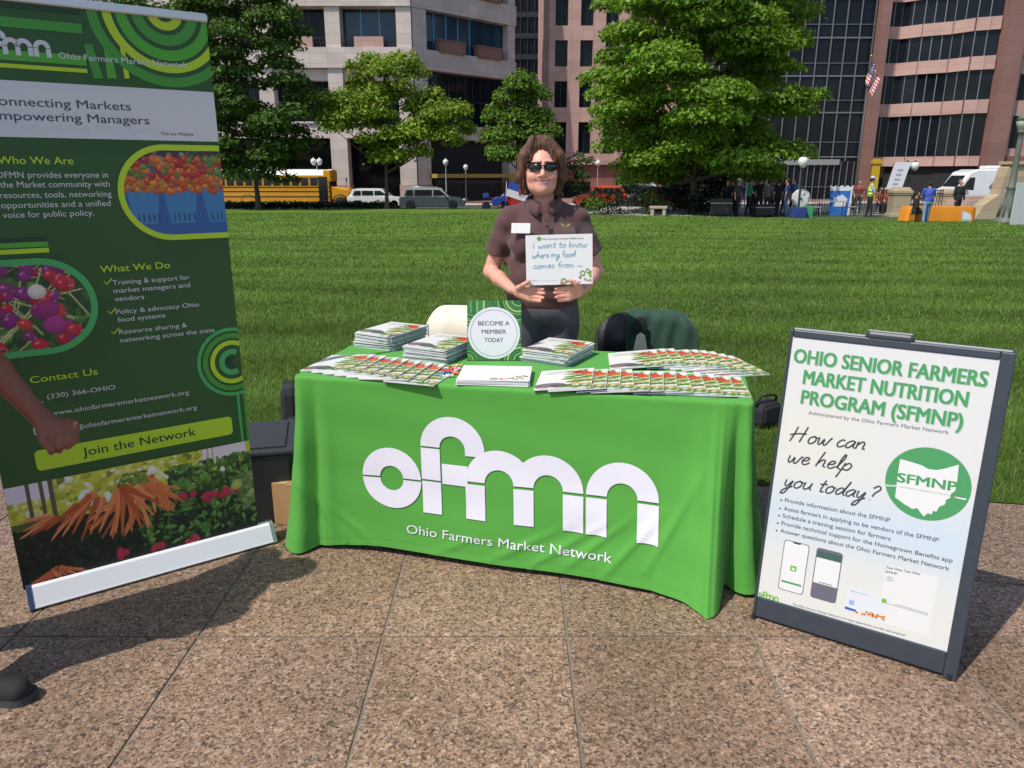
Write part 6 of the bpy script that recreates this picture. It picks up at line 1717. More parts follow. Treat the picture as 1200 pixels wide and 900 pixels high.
def tree(name, label, base, h_trunk, r_trunk, clumps, per_m2, size, cols, seed, lean=(0, 0), limbs=14, group=None, up=.55, shell=.45):
    """clumps in world-scale metres relative to the base"""
    t = thing(name, label, 'tree' if 'tree' in name else 'shrub', base, 0, group)
    r = random.Random(seed); q = MB()
    top = max(c[0][2] for c in clumps)*.85
    tp = [(0, 0, -.15), (r_trunk*.2, 0, h_trunk*.3), (lean[0]*.5, lean[1]*.5, h_trunk), (lean[0], lean[1], (h_trunk+top)/2), (lean[0]*1.1, lean[1], top)]
    q.tube(catmull(tp, 4), [r_trunk*(1.35 if i < 2 else 1-.9*i/17) for i in range(17)], BARK, 10)
    cl = sorted(clumps, key=lambda c: -c[1][0])
    for k in range(min(limbs, len(cl))):
        c = r.choice(cl[:max(limbs, len(cl)//2)])[0]; z0 = max(h_trunk*.75, min(top*.9, c[2]-math.hypot(c[0], c[1])*.7)); f = (z0-h_trunk)/max(.1, top-h_trunk)
        b0 = (lean[0]*min(1, .5+f), lean[1]*min(1, .5+f), z0)
        mid = ((b0[0]+c[0])/2+r.uniform(-.2, .2), (b0[1]+c[1])/2+r.uniform(-.2, .2), (b0[2]+c[2])/2-.15)
        q.tube(catmull([b0, mid, c], 4), [r_trunk*.45*(1-.85*i/8) for i in range(9)], BARK, 6)
    part('trunk', q, t)
    part('crown', leaves_mesh('crown', clumps, per_m2, size, cols, seed, up, shell), t); return t
def crown_clumps(seed, n, prof, z0, z1, rc, flat=.6, depth=1.0, fill=.95):
    """clumps scattered through a crown whose half width at height z is prof(f)"""
    r = random.Random(seed); out = []
    for i in range(n):
        f = (i+r.random())/n; z = z0+(z1-z0)*f; R = prof(f); a = i*2.39996+r.uniform(-.5, .5); d = R*math.sqrt(r.uniform(.12, fill))
        k = rc*r.uniform(.65, 1.3)
        out.append(((cos(a)*d, sin(a)*d*depth, z+r.uniform(-.2, .2)), (k*1.15, k*1.15, k*flat), r.uniform(.7, 1.2)))
    return out
G_BRIGHT = [(.125, .235, .016), (.17, .30, .02), (.095, .18, .014), (.21, .34, .03)]
G_MID = [(.065, .135, .016), (.09, .175, .02), (.048, .10, .014), (.115, .205, .026)]
G_DARK = [(.040, .088, .016), (.055, .115, .019), (.030, .066, .013), (.075, .14, .022)]
G_YEL = [(.19, .29, .02), (.25, .34, .026), (.13, .22, .018), (.30, .37, .04)]
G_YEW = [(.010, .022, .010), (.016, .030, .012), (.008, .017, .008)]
def at_lawn(px, Y): p = aty(px, 240, Y); return (float(p[0]), Y, lawn_z(p[0], Y))
# the big bright maple
cl = crown_clumps(11, 150, lambda f: 5.55*(min(1, .62+1.5*f) if f < .25 else (1.0-.12*math.exp(-((f-.55)/.1)**2))*math.sqrt(max(.03, 1-((f-.25)/.80)**2.6))), 1.7, 15.5, 1.25, .50, .9)
tree('maple_tree', 'large bright green maple shading the crowd at the far side of the lawn', at_lawn(812, 39), 2.2, .26, cl, 62, .215, G_BRIGHT, 11, (-.1, 0), 34, shell=.55)
# dense dark tree by the bus
cl = crown_clumps(12, 84, lambda f: 3.75*(min(1, .55+1.6*f) if f < .28 else math.sqrt(max(.04, 1-((f-.28)/.80)**2))), 1.8, 12.6, 1.05, .55, 1)
tree('linden_tree', 'dense dark green tree standing in front of the school bus', at_lawn(302, 46), 2.0, .20, cl, 40, .24, G_DARK+G_MID, 12, (0, 0), 22, shell=.5)
cl = crown_clumps(17, 70, lambda f: 3.6*math.sqrt(max(.05, 1-((f-.35)/.75)**2)), 2.0, 13.0, 1.05, .55, 1)
tree('linden_tree', 'dark green tree rising behind the top of the roll-up banner', at_lawn(175, 47), 2.0, .20, cl, 22, .26, G_MID+G_DARK, 17, (0, 0), 16, shell=.5)
# the airy yellow-green tree
b = at_lawn(453, 47); S = 48.5/870
def px_clump(px, y, r, Y, base, flat=.62, w=1.0, dy=0): return ((float(aty(px, y, Y)[0])-base[0], dy, float(aty(px, y, Y)[2])-base[2]), (r, r, r*flat), w)
rr = random.Random(3); cl = []
for px, y, r_ in ((432, 72, .75), (452, 88, .95), (420, 95, .8), (480, 82, .9), (468, 108, 1.1), (440, 118, 1.1), (410, 118, 1.0), (390, 132, 1.0), (380, 118, .7), (400, 150, 1.0), (425, 142, 1.1), (452, 138, 1.0), (484, 128, .9), (505, 116, .8), (520, 138, 1.0), (538, 132, .8), (545, 152, .7), (512, 158, 1.1), (490, 160, 1.0), (472, 168, 1.0), (455, 162, .9), (492, 182, .8), (470, 186, .75), (448, 184, .7), (436, 168, .8), (526, 165, .7), (398, 128, .8), (500, 140, .9), (462, 70, .6), (415, 80, .5)):
    for k in range(2): cl.append(px_clump(px+rr.uniform(-5, 5), y+rr.uniform(-4, 4), r_*rr.uniform(.85, 1.2), 47, b, .85, .8, rr.uniform(-1.6, 1.6)))
tree('honey_locust_tree', 'airy yellow-green tree with thin trunk beside the parked cars', b, 2.6, .15, cl, 66, .21, G_YEL+G_BRIGHT[:1], 13, (.15, 0), 26, shell=.2)
# street tree against the stone building's end
b = (float(aty(606, 240, 60)[0]), 60.0, road_z(0)); cl = []
for px, y, r_ in ((612, 104, 1.2), (628, 112, 1.1), (600, 118, 1.2), (588, 140, 1.3), (610, 138, 1.5), (630, 140, 1.3), (580, 160, 1.1), (600, 160, 1.5), (622, 162, 1.5), (638, 158, .9), (590, 182, 1.2), (612, 184, 1.3), (632, 182, 1.1), (578, 178, .8)):
    for k in range(2): cl.append(px_clump(px+rr.uniform(-5, 5), y+rr.uniform(-4, 4), r_*rr.uniform(.85, 1.15), 60, b, .85, 1, rr.uniform(-1.5, 1.5)))
tree('street_tree', 'mid green street tree directly behind the woman', b, 3.4, .14, cl, 52, .23, G_MID[1:]+G_BRIGHT, 14, (0, 0), 14)
# young dark trees before the red granite base
for px, sd, lab in ((676, 31, "thin young tree beside the woman's shoulder"), (738, 32, 'thin young tree between orange car and big maple')):
    b = (float(aty(px, 240, 61)[0]), 61.0, road_z(5)); z0 = zat(222, 61)-b[2]; z1 = zat(182, 61)-b[2]
    tree('young_tree', lab, b, z0*.8, .07, crown_clumps(sd, 12, lambda f: .75*math.sqrt(max(.1, 1-(2*f-1)**2)), z0, z1, .6, .8), 20, .22, G_DARK, sd, (0, 0), 5, 'young street trees')
hx = [x for x in np.arange(-20.5, -7.5, .32)]  # low leafy strip, added to make the dark band at the lawn edge
t = thing('added_greenery', 'added strip of dark hedge along the lawn edge below the school bus', 'greenery', (0, 0, 0)); part('foliage', leaves_mesh('foliage', [((x, far_y(x)-.5+.1*sin(x*5), lawn_z(x, 47)+.12), (.36, .36, .30), 1.0) for x in hx], 170, .15, G_YEW+G_DARK[:1], 77), t)
q = MB()
for x in hx[::3]: q.tube([(x, far_y(x)-.5, lawn_z(x, 47)-.05), (x, far_y(x)-.5, lawn_z(x, 47)+.2)], .02, BARK, 5)
part('stems', q, t)
# evergreens and shrubs under the maple
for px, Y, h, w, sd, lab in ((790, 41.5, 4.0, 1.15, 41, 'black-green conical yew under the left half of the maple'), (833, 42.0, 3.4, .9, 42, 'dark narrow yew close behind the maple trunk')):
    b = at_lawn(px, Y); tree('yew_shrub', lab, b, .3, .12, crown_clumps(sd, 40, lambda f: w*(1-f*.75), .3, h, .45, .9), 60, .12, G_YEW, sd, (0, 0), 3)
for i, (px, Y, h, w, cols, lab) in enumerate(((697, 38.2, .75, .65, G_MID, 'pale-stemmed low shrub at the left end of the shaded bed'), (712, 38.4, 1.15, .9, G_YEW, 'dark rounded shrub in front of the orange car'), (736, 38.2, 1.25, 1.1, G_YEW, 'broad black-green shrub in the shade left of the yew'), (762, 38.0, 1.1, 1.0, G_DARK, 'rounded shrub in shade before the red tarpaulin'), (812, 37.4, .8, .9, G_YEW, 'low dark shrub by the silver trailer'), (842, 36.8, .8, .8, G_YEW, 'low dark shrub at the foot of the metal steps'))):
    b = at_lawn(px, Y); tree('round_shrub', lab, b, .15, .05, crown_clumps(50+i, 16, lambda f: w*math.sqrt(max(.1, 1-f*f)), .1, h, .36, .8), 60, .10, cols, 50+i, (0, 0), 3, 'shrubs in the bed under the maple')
# ================================================================ VEHICLES
TYRE = M('tyre rubber', (.018, .018, .018), .85); RIM = M('wheel alloy', (.35, .35, .36), .35, .8)
CARGLASS = M('car glass', (.015, .018, .02), .06, spec=.5); LAMPW = M('headlight glass', (.65, .66, .68), .12); LAMPR = M('tail light red', (.25, .012, .012), .25)
TRIM = M('black car trim', (.02, .02, .021), .5)
def loft(q, outline, w, mat, inset=.05, taper=1.0, zmid=None):
    """side outline (x, z) swept across the width with rounded shoulders"""
    n = len(outline); cx = sum(p[0] for p in outline)/n; cz = sum(p[1] for p in outline)/n; vs = []
    ys = [(-w/2, 1), (-w/2+inset, 0), (w/2-inset, 0), (w/2, 1)]
    for y, edge in ys:
        for x, z in outline:
            k = inset if edge else 0; dx, dz = cx-x, cz-z; L = max(.2, math.hypot(dx, dz))
            f = 1 if zmid is None or z <= zmid else taper
            vs.append((x+dx/L*k, y*f, z+dz/L*k))
    fs = [(i*n+j, i*n+(j+1) % n, (i+1)*n+(j+1) % n, (i+1)*n+j) for i in range(3) for j in range(n)]+[tuple(range(n))[::-1], tuple(3*n+j for j in range(n))]
    q.add(vs, fs, mat)
def wheel(t, x, y, r, wd=.2):
    q = MB(); R = Matrix.Translation((x, y, r)) @ Matrix.Rotation(pi/2, 4, 'X')
    q.lathe([(r*.6, -wd/2), (r*.94, -wd/2), (r, -wd*.3), (r, wd*.3), (r*.94, wd/2), (r*.6, wd/2)], TYRE, 20, mx=R); w = part('wheel', q, t)
    q = MB(); q.lathe([(r*.62, -wd*.42), (r*.2, -wd*.36), (r*.2, wd*.36), (r*.62, wd*.42)], RIM, 14, mx=R); part('rim', q, w)
def car(label, loc, rz, paint, L, Wd, H, low, cabin, glass_side, wheels, r=.34, name='parked_car', cat='car', roof_mat=None, group=None, rails=False):
    """faces +x. low: body outline, cabin: glasshouse outline; glass_side: list of side window polygons"""
    t = thing(name, label, cat, loc, rz, group)
    q = MB(); loft(q, low, Wd, paint, .07); part('body', q, t)
    q = MB(); loft(q, cabin, Wd-.16, roof_mat or paint, .05, .86, cabin[0][1]+.02); part('cabin', q, t)
    zb = cabin[0][1]; zt = max(p[1] for p in cabin)
    def yy(z): f = (z-zb)/(zt-zb); return (Wd-.16)/2*(1 if z <= zb+.02 else 1)*(1-(.14)*f)
    for s in (-1, 1):
        for g in glass_side:
            q = MB(); n = len(g); vs = [(x, s*(yy(z)+.012), z) for x, z in g]+[(x, s*(yy(z)-.05), z) for x, z in g]
            q.add(vs, [tuple(range(n)) if s < 0 else tuple(range(n))[::-1]]+[(i, (i+1) % n, n+(i+1) % n, n+i) for i in range(n)], CARGLASS); part('side_window', q, t)
    # front and rear screens follow the cabin outline
    for a, b, nm in ((cabin[1], cabin[2], 'windscreen'), (cabin[-2], cabin[-1], 'rear_window')):
        q = MB(); d = Vector((b[0]-a[0], b[1]-a[1])); nn = Vector((d.y, -d.x)).normalized()
        if nn.x*(1 if nm == 'windscreen' else -1) < 0: nn = -nn
        A = Vector(a)+d*.10+nn*.012; B = Vector(a)+d*.90+nn*.012; wa, wb = yy(A.y)-.10, yy(B.y)-.10
        q.add([(A.x, -wa, A.y), (A.x, wa, A.y), (B.x, wb, B.y), (B.x, -wb, B.y)], [(0, 1, 2, 3)], CARGLASS); part(nm, q, t)
    for x in wheels:
        for s in (-1, 1): wheel(t, x, s*(Wd/2-.10), r)
    xf = max(p[0] for p in low); xr = min(p[0] for p in low); zl = zb-.22
    for s in (-1, 1):
        q = MB(); q.box((xf-.07, s*(Wd/2-.25), zl), (.16, .34, .14), LAMPW, bev=.03); part('headlight', q, t)
        q = MB(); q.box((xr+.06, s*(Wd/2-.20), zl+.06), (.14, .22, .22), LAMPR, bev=.03); part('tail_light', q, t)
        q = MB(); q.box((cabin[1][0]-.25, s*(Wd/2+.06), zb+.05), (.12, .18, .14), paint, bev=.03); part('mirror', q, t)
        if rails: q = MB(); q.tube([(cabin[2][0]-.3, s*(Wd/2-.35), zt+.05), (cabin[-2][0]+.3, s*(Wd/2-.35), zt+.05)], .02, RIM, 6); part('roof_rail', q, t)
    q = MB(); q.box((xf-.04, 0, .42), (.12, Wd-.5, .18), TRIM, bev=.03); part('grille', q, t)
    q = MB(); q.box(((xf+xr)/2, 0, .27), (xf-xr-1.2, Wd-.04, .12), TRIM); part('sill', q, t)
    return t
def suv_shape(L, H, zb=.98, hood=1.15, r=.36):
    h = L/2
    low = [(-h, .35), (-h+.02, zb-.1), (-h+.12, zb), (h-hood, zb), (h-.35, zb-.10), (h-.04, zb-.28), (h, .40), (h-.15, .24), (-h+.15, .24)]
    cab = [(h-hood+.05, zb-.04), (h-hood-.0, zb), (h-hood-.62, H-.06), (h-hood-.95, H), (-h+.75, H), (-h+.42, H-.08), (-h+.14, zb), (-h+.14, zb-.04)]
    x0 = h-hood-.30; m = (x0-h*1.0+.3)/2
    xs = [h-hood-.22, h-hood-1.05-.20, -h+1.10, -h+.42]
    t = H-.16; b = zb+.07
    gl = [[(xs[0]+.05, b), (xs[0]-.50, t), (xs[1]+.06, t), (xs[1]+.06, b)], [(xs[1]-.03, b), (xs[1]-.03, t), (xs[2]+.05, t), (xs[2]+.05, b)], [(xs[2]-.05, b), (xs[2]-.05, t), (xs[3]+.18, t-.02), (xs[3], b)]]
    return low, cab, gl, (h-.88, -h+.85)
def paintm(name, c, rough=.25): return M(name, c, rough, coat=.5, noise=(1.5, .05))
def build_vehicles():
    zr = road_z(0)
    low, cab, gl, wh = suv_shape(4.9, 1.60, .95)
    X = float(aty(507, 235, 58)[0])
    car('dark teal-grey SUV with pale roof parked beside the thin-trunked tree', (X, 58, zr), rad(2), paintm('dark teal paint', (.06, .085, .09)), 4.9, 1.9, 1.60, low, cab, gl, wh, .37, roof_mat=paintm('pale roof paint', (.34, .36, .36)), rails=True, group='cars parked along the street')
    low, cab, gl, wh = suv_shape(4.5, 1.50, .92, 1.2)
    X = float(aty(443, 235, 59.5)[0])
    car('white car half hidden behind the thin tree trunk', (X, 59.6, zr), rad(0), paintm('white paint', (.74, .74, .74)), 4.5, 1.82, 1.5, low, cab, gl, wh, .33, group='cars parked along the street')
    low, cab, gl, wh = suv_shape(4.25, 1.68, 1.02, 1.0)
    X = float(aty(703, 235, 61)[0])
    car('bright orange boxy SUV parked before the red granite wall', (X, 61, zr), rad(180), paintm('orange paint', (.72, .085, .03)), 4.25, 1.8, 1.68, low, cab, gl, wh, .36, group='cars parked along the street')
    low, cab, gl, wh = suv_shape(4.8, 1.86, 1.05, 1.0)
    X = float(aty(738, 235, 62)[0])
    car('white van-like car showing its roof behind the shrubs', (X, 62, zr), rad(180), paintm('white paint', (.74, .74, .74)), 4.8, 1.85, 1.86, low, cab, gl, wh, .36, group='cars parked along the street')
    low, cab, gl, wh = suv_shape(4.7, 1.85, 1.10, 1.05)
    X = float(aty(765, 235, 47)[0])
    car('black SUV in deep shade behind the dark shrubs', (X, 47.5, zr), rad(170), paintm('black paint', (.012, .012, .014)), 4.7, 1.9, 1.85, low, cab, gl, wh, .38, group='cars parked along the street')
    low, cab, gl, wh = suv_shape(3.9, 1.50, .92, .85)
    X = float(aty(608, 235, 60)[0])
    car('small red and white hatchback behind the blue motorcycle', (X, 60, zr), rad(180), paintm('red paint', (.42, .03, .03)), 3.9, 1.7, 1.5, low, cab, gl, wh, .31, roof_mat=paintm('white paint', (.74, .74, .74)), group='cars parked along the street')
    # ---- school bus
    YB = 62.5; XN = float(aty(416, 235, YB)[0]); Lb = 11.0
    t = thing('school_bus', 'yellow school bus with white roof parked behind the dense dark tree', 'school bus', (XN, YB, zr-.12), 0)
    YEL = M('school bus yellow', (.66, .30, .012), .35, coat=.3, noise=(1, .06)); BW = M('bus roof white', (.78, .76, .72), .4)
    q = MB(); q.box((-1.75-4.6, 0, 1.33), (9.2, 2.35, 1.66), YEL, bev=.06); part('body', q, t)
    q = MB(); prof = [(-1.16, 2.16), (-1.12, 2.6), (-.95, 2.86), (-.5, 3.02), (0, 3.06), (.5, 3.02), (.95, 2.86), (1.12, 2.6), (1.16, 2.16)]
    n = len(prof); vs = [(x, y, z) for x in (-10.93, -1.62) for y, z in prof]
    q.add(vs, [(i, i+1, n+i+1, n+i) for i in range(n-1)]+[tuple(range(n)), tuple(range(n, 2*n))[::-1]], BW, smooth=False); part('roof', q, t)
    q = MB(); q.box((-6.3, -1.168, 2.50), (9.2, .02, .16), YEL); q.box((-1.9, 0, 2.55), (.62, 2.36, .9), YEL, bev=.1); part('roof_band', q, t)
    for k in range(11):
        x = -10.35+k*.74
        for s in (-1, 1):
            q = MB(); q.box((x, s*1.168, 2.10), (.58, .03, .62), CARGLASS); w_ = part('window', q, t); q = MB(); q.box((x, s*1.184, 2.10), (.58, .02, .045), TRIM); part('sash_bar', q, w_)
            if k < 10: q = MB(); q.box((x+.37, s*1.17, 2.10), (.10, .03, .66), YEL); part('window_post', q, t)
    for z in (.95, 1.35, 1.68):
        for s in (-1, 1): q = MB(); q.box((-6.35, s*1.18, z), (9.1, .03, .07), TRIM); part('rub_rail', q, t)
    q = MB(); q.box((-2.25, -1.17, 1.45), (.72, .05, 2.05), TRIM); d = part('door', q, t)
    for x in (-2.42, -2.08): q = MB(); q.box((x, -1.20, 1.55), (.27, .02, 1.7), CARGLASS); part('door_glass', q, d)
    q = MB(); q.add([(-1.60, -1.0, 1.75), (-1.60, 1.0, 1.75), (-1.66, .95, 2.65), (-1.66, -.95, 2.65)], [(0, 1, 2, 3)], CARGLASS); part('windscreen', q, t)
    q = MB(); loft(q, [(-1.75, .62), (-1.75, 1.78), (-1.2, 1.70), (-.25, 1.52), (-.05, 1.35), (0, .62)], 2.05, YEL, .16); part('hood', q, t)
    q = MB(); q.box((.02, 0, .58), (.16, 2.2, .26), TRIM, bev=.03); part('bumper', q, t)
    q = MB(); q.box((.0, 0, 1.08), (.06, 1.1, .5), TRIM); part('grille', q, t)
    for s in (-1, 1):
        q = MB(); q.box((-.02, s*.78, 1.12), (.10, .24, .22), LAMPW, bev=.03); part('headlight', q, t)
        q = MB(); q.tube([(-.5, s*1.0, 1.6), (-.3, s*1.25, 2.1), (-.35, s*1.2, 2.4)], .018, TRIM, 6); q.box((-.34, s*1.22, 2.25), (.06, .2, .34), TRIM); part('mirror', q, t)
        q = MB(); q.ball((-1.75, s*.8, 2.86), .1, LAMPR, 8, 6); part('warning_light', q, t)
        for x in (-.95, -8.3):
            wheel(t, x, s*1.02, .48, .28)
            q = MB(); q.tube([(x+.62*cos(a), s*1.14, .48+.62*sin(a)) for a in [pi*i/12 for i in range(13)]], .05, TRIM, 6); part('wheel_arch', q, t)
    # ---- white high-roofed van
    YV = 50.5; XV = float(aty(1095, 225, YV)[0]); zv = -.95
    t = thing('delivery_van', 'white high-roofed van with two grey diamonds on its side above the stone steps', 'van', (XV, YV, zv), pi)
    P = paintm('van white', (.78, .78, .78)); Lv = 6.4
    q = MB(); loft(q, [(-Lv, .4), (-Lv, 2.6), (-Lv+.1, 2.72), (-2.05, 2.72), (-1.55, 2.55), (-.95, 1.62), (-.22, 1.28), (-.02, 1.0), (0, .45), (-.2, .3), (-Lv+.2, .3)], 2.0, P, .09); part('body', q, t)
    for s in (-1, 1):
        for pts, nm in (([(-1.15, 1.50), (-1.62, 2.22), (-1.95, 2.22), (-1.95, 1.42)], 'side_window'), ):
            q = MB(); q.add([(x, s*1.006, z) for x, z in pts], [tuple(range(4)) if s > 0 else (3, 2, 1, 0)], CARGLASS); part(nm, q, t)
        for x in (-3.2, -5.0):
            q = MB(); q.add([(x-.30, s*1.007, 1.62), (x, s*1.007, 1.24), (x+.30, s*1.007, 1.62), (x, s*1.007, 2.0)], [(0, 1, 2, 3) if s < 0 else (3, 2, 1, 0)], M('grey decal', (.17, .17, .18), .5)); part('diamond_decal', q, t)
        for x in (-1.05, -4.7): wheel(t, x, s*.9, .36, .24)
        q = MB(); q.box((-.16, s*.72, 1.0), (.2, .34, .22), LAMPW, bev=.04); part('headlight', q, t)
        q = MB(); q.box((-1.35, s*1.12, 1.62), (.14, .2, .3), TRIM, bev=.03); part('mirror', q, t)
        q = MB(); q.box((-3.4, s*1.004, .55), (5.2, .02, .12), TRIM); part('side_moulding', q, t)
    q = MB(); q.add([(-.93, -.84, 1.66), (-.93, .84, 1.66), (-1.50, .80, 2.46), (-1.50, -.80, 2.46)], [(0, 1, 2, 3)], CARGLASS); part('windscreen', q, t)
    q = MB(); q.box((-3.6, 0, 2.84), (1.3, .9, .22), P, bev=.06); part('roof_unit', q, t)
    q = MB(); q.box((-.03, 0, .75), (.08, 1.1, .22), TRIM, bev=.02); part('grille', q, t)
    # ---- blue motorcycle
    Xm = float(aty(581, 238, 56)[0])
    t = thing('motorcycle', 'blue motorcycle parked on the street left of the woman', 'motorcycle', (Xm, 56, zr+.0), rad(8))
    BL = paintm('blue paint', (.02, .06, .34))
    for x in (-.72, .72): wheel(t, x, 0, .32, .14)
    q = MB(); loft(q, [(-.35, .55), (-.3, .82), (.05, .98), (.42, .92), (.5, .6), (.1, .34), (-.2, .36)], .34, BL, .08); part('tank_body', q, t)
    q = MB(); q.box((-.45, 0, .86), (.62, .28, .12), TRIM, bev=.05); part('seat', q, t)
    q = MB(); loft(q, [(.42, .6), (.40, 1.05), (.62, 1.22), (.85, .8), (.75, .55)], .36, BL, .1); part('fairing', q, t)
    q = MB(); q.tube([(.45, -.36, 1.08), (.5, -.1, 1.02), (.5, .1, 1.02), (.45, .36, 1.08)], .018, TRIM, 6); part('handlebar', q, t)
    q = MB(); q.tube([(.72, .07, .34), (.5, .07, .98)], .025, RIM, 6); part('fork', q, t)
    q = MB(); q.box((-.72, 0, 1.05), (.42, .42, .36), BL, bev=.06); part('top_case', q, t)
build_vehicles()

# ================================================================ STREET FURNITURE
def globe_lamp(label, px, Y, ytop, ybase_z, n=1, col=None, pole=None, group='globe street lamps'):
    X = float(aty(px, 220, Y)[0]); z1 = zat(ytop, Y)-ybase_z
    t = thing('street_lamp', label, 'street lamp', (X, Y, ybase_z), 0, group); PM = pole or M('pale lamp pole', (.42, .43, .42), .5)
    q = MB(); q.lathe([(.16, 0), (.16, .12), (.09, .3), (.055, .5), (.045, z1-.55), (.07, z1-.5)], PM, 12); part('pole', q, t)
    GB = M('white lamp globe', (.74, .74, .70), .3)
    if n == 2: q = MB(); q.tube([(-.26, 0, z1-.48), (.26, 0, z1-.48)], .03, PM, 6); part('crossarm', q, t)
    for x in ([0] if n == 1 else [-.24, .24]):
        q = MB(); q.lathe([(.05, z1-.5), (.16, z1-.40), (.23, z1-.22), (.20, z1-.06), (.10, z1)], GB, 14, mx=Matrix.Translation((x, 0, 0))); part('globe', q, t)
        q = MB(); q.lathe([(.11, z1-.01), (.06, z1+.06), (.01, z1+.12)], PM, 10, mx=Matrix.Translation((x, 0, 0))); part('cap', q, t)
DKP = M('dark green lamp iron', (.025, .032, .028), .5)
zr = road_z(0)+.12
globe_lamp('pale street lamp with white globe in front of the ochre awning', 523, 63, 187, zr)
globe_lamp('slender pale street lamp before the red granite wall', 700, 63, 188, zr)
globe_lamp('pale lamp glimpsed above the front of the school bus', 373, 62, 186, zr, 2)
globe_lamp('small distant globe lamp deep under the stone arcade', 546, 71, 193, zr)
globe_lamp('black lamp post with white lantern beside the big maple', 938, 35.6, 184, -.45, pole=DKP)
globe_lamp('twin-globe lamp between the white feather sign and the van', 1064, 46, 190, -.6, 2, pole=DKP)
def big_lamp():
    b = onz(1178, 262, -.42); X, Y = float(b[0]), float(b[1])
    t = thing('street_lamp', 'tall ornate grey-green lamp post in front of the stone steps', 'street lamp', (X, Y, -.42))
    z1 = zat(137, Y)+.42; LM = M('verdigris bronze', (.115, .125, .105), .6, noise=(5, .2)); s = z1/4.4
    q = MB(); q.lathe([(.46, 0), (.46, .10), (.40, .14), (.36, .22), (.31, .28), (.25, .62), (.19, 1.05), (.15, 1.30), (.17, 1.34), (.20, 1.40), (.17, 1.46), (.13, 1.52), (.115, 2.2), (.095, 3.2), (.085, z1-.62), (.13, z1-.58), (.14, z1-.50)], LM, 20); part('pole', q, t)
    q = MB()
    for k in range(10): a = 2*pi*k/10; q.tube([(.335*cos(a), .335*sin(a), .26), (.205*cos(a), .205*sin(a), 1.0)], .028, LM, 5)
    part('fluting', q, t)
    q = MB(); q.lathe([(.12, z1-.5), (.24, z1-.22), (.24, z1-.12), (.10, z1+.05)], M('frosted lamp glass', (.55, .55, .52), .3), 16); part('lantern', q, t)
    q = MB(); q.lathe([(.27, z1-.13), (.16, z1+.06), (.03, z1+.16), (.03, z1+.26)], LM, 16); part('cap', q, t)
big_lamp()
def build_flag():
    Y = 49.0; X = float(aty(1019.5, 80, Y)[0]); zb = -.95; z1 = zat(67, Y)
    t = thing('flagpole', 'bare metal flagpole rising in front of the pink pier', 'flagpole', (X, Y, zb))
    q = MB(); q.lathe([(.10, 0), (.09, 1), (.04, z1-zb)], M('dark flagpole metal', (.06, .05, .045), .5), 10); part('pole', q, t)
    q = MB(); q.ball((0, 0, z1-zb+.06), .08, M('gilt ball', (.5, .4, .15), .3, .8)); part('finial', q, t)
    f = thing('flag', 'drooping flag with red and white stripes and a blue canton', 'flag', (X, Y-.06, z1-.12)); RED = lin(190, 50, 66); WH = (.66, .64, .64); BLU = lin(44, 52, 100)
    nu, nv = 30, 39; H_ = 2.15; V, C_, F = [], [], []
    for j in range(nv+1):
        for i in range(nu+1):
            u = i/nu; v = j/nv
            x = .05+u*(.30+.18*v)-.62*v*(.55+.5*u)*.75; z = -v*H_*.62-u*1.15*(1-.1*v); y = .10*sin(u*11+v*3)+.06*sin(u*19)
            V.append((x+.3*u, y, z)); 
            st = int(v*13) % 2 == 0; c = RED if st else WH
            if u < .42 and v < .54: c = BLU if (int(u*26)+int(v*24)) % 3 or (i+j) % 2 else WH
            C_.append(c)
    F = [(j*(nu+1)+i, j*(nu+1)+i+1, (j+1)*(nu+1)+i+1, (j+1)*(nu+1)+i) for j in range(nv) for i in range(nu)]
    part('flag_cloth', bigmesh('flag_cloth', V, F, M('flag cloth', (1, 1, 1), .8, attr='Col'), C_, True), f)
    # small flag on the street behind the woman
    p = aty(607, 225, 53); t = thing('flag', 'small tilted blue, white and red flag beside the woman\'s head', 'flag', (float(p[0]), 53, float(p[2]))); q = MB()
    for k, c in enumerate((lin(44, 74, 170), lin(44, 74, 170), (.7, .7, .72), (.7, .7, .72))):
        q.box((0, 0, .36-.24*k), (1.5, .02, .24), M('flag band %d' % k, c, .7), mx=Matrix.Rotation(rad(18), 4, 'Y'))
    q.lathe([(.22, -.02), (.22, .02)], M('flag red disc', lin(190, 40, 50), .7), 14, mx=Matrix.Rotation(rad(18), 4, 'Y') @ Matrix.Translation((.2, 0, .1)) @ Matrix.Rotation(pi/2, 4, 'X')); part('flag_cloth', q, t)
    q = MB(); q.tube([(-.78, .03, .7), (-.9, .03, -1.9)], .025, M('flagpole metal', (.35, .33, .32), .4, .6), 6); part('staff', q, t)
build_flag()

def iron_fence(label, pts, zb, h, bar=.11):
    t = thing('iron_fence', label, 'fence', (pts[0][0], pts[0][1], zb)); IR = M('black wrought iron', (.015, .015, .016), .5)
    q = MB(); rl = MB(); ox, oy = pts[0]
    for (x0, y0), (x1, y1) in zip(pts[:-1], pts[1:]):
        L = math.hypot(x1-x0, y1-y0); n = int(L/bar); an = math.atan2(y1-y0, x1-x0)
        for i in range(n+1): f = i/n; q.box((x0-ox+(x1-x0)*f, y0-oy+(y1-y0)*f, h/2), (.028, .028, h), IR, rz=an)
        for z in (.12, h-.18, h-.04): rl.box(((x0+x1)/2-ox, (y0+y1)/2-oy, z), (L, .035, .04), IR, rz=an)
    b = part('bars', q, t); part('rails', rl, t); return t
pt = lambda px, Y: (float(aty(px, 240, Y)[0]), Y)
iron_fence('black iron railing running between the sandstone pillars', [pt(952, 37.5), pt(1043, 36.2)], -.45, 1.25)
iron_fence('short black iron railing between the two sandstone pillars', [pt(1064, 36), pt(1103, 35.6)], -.45, 1.25)
iron_fence('black iron railing in front of the ochre awning', [pt(512, 65.5), pt(606, 65.5)], road_z(0)+.13, 1.9, .16)
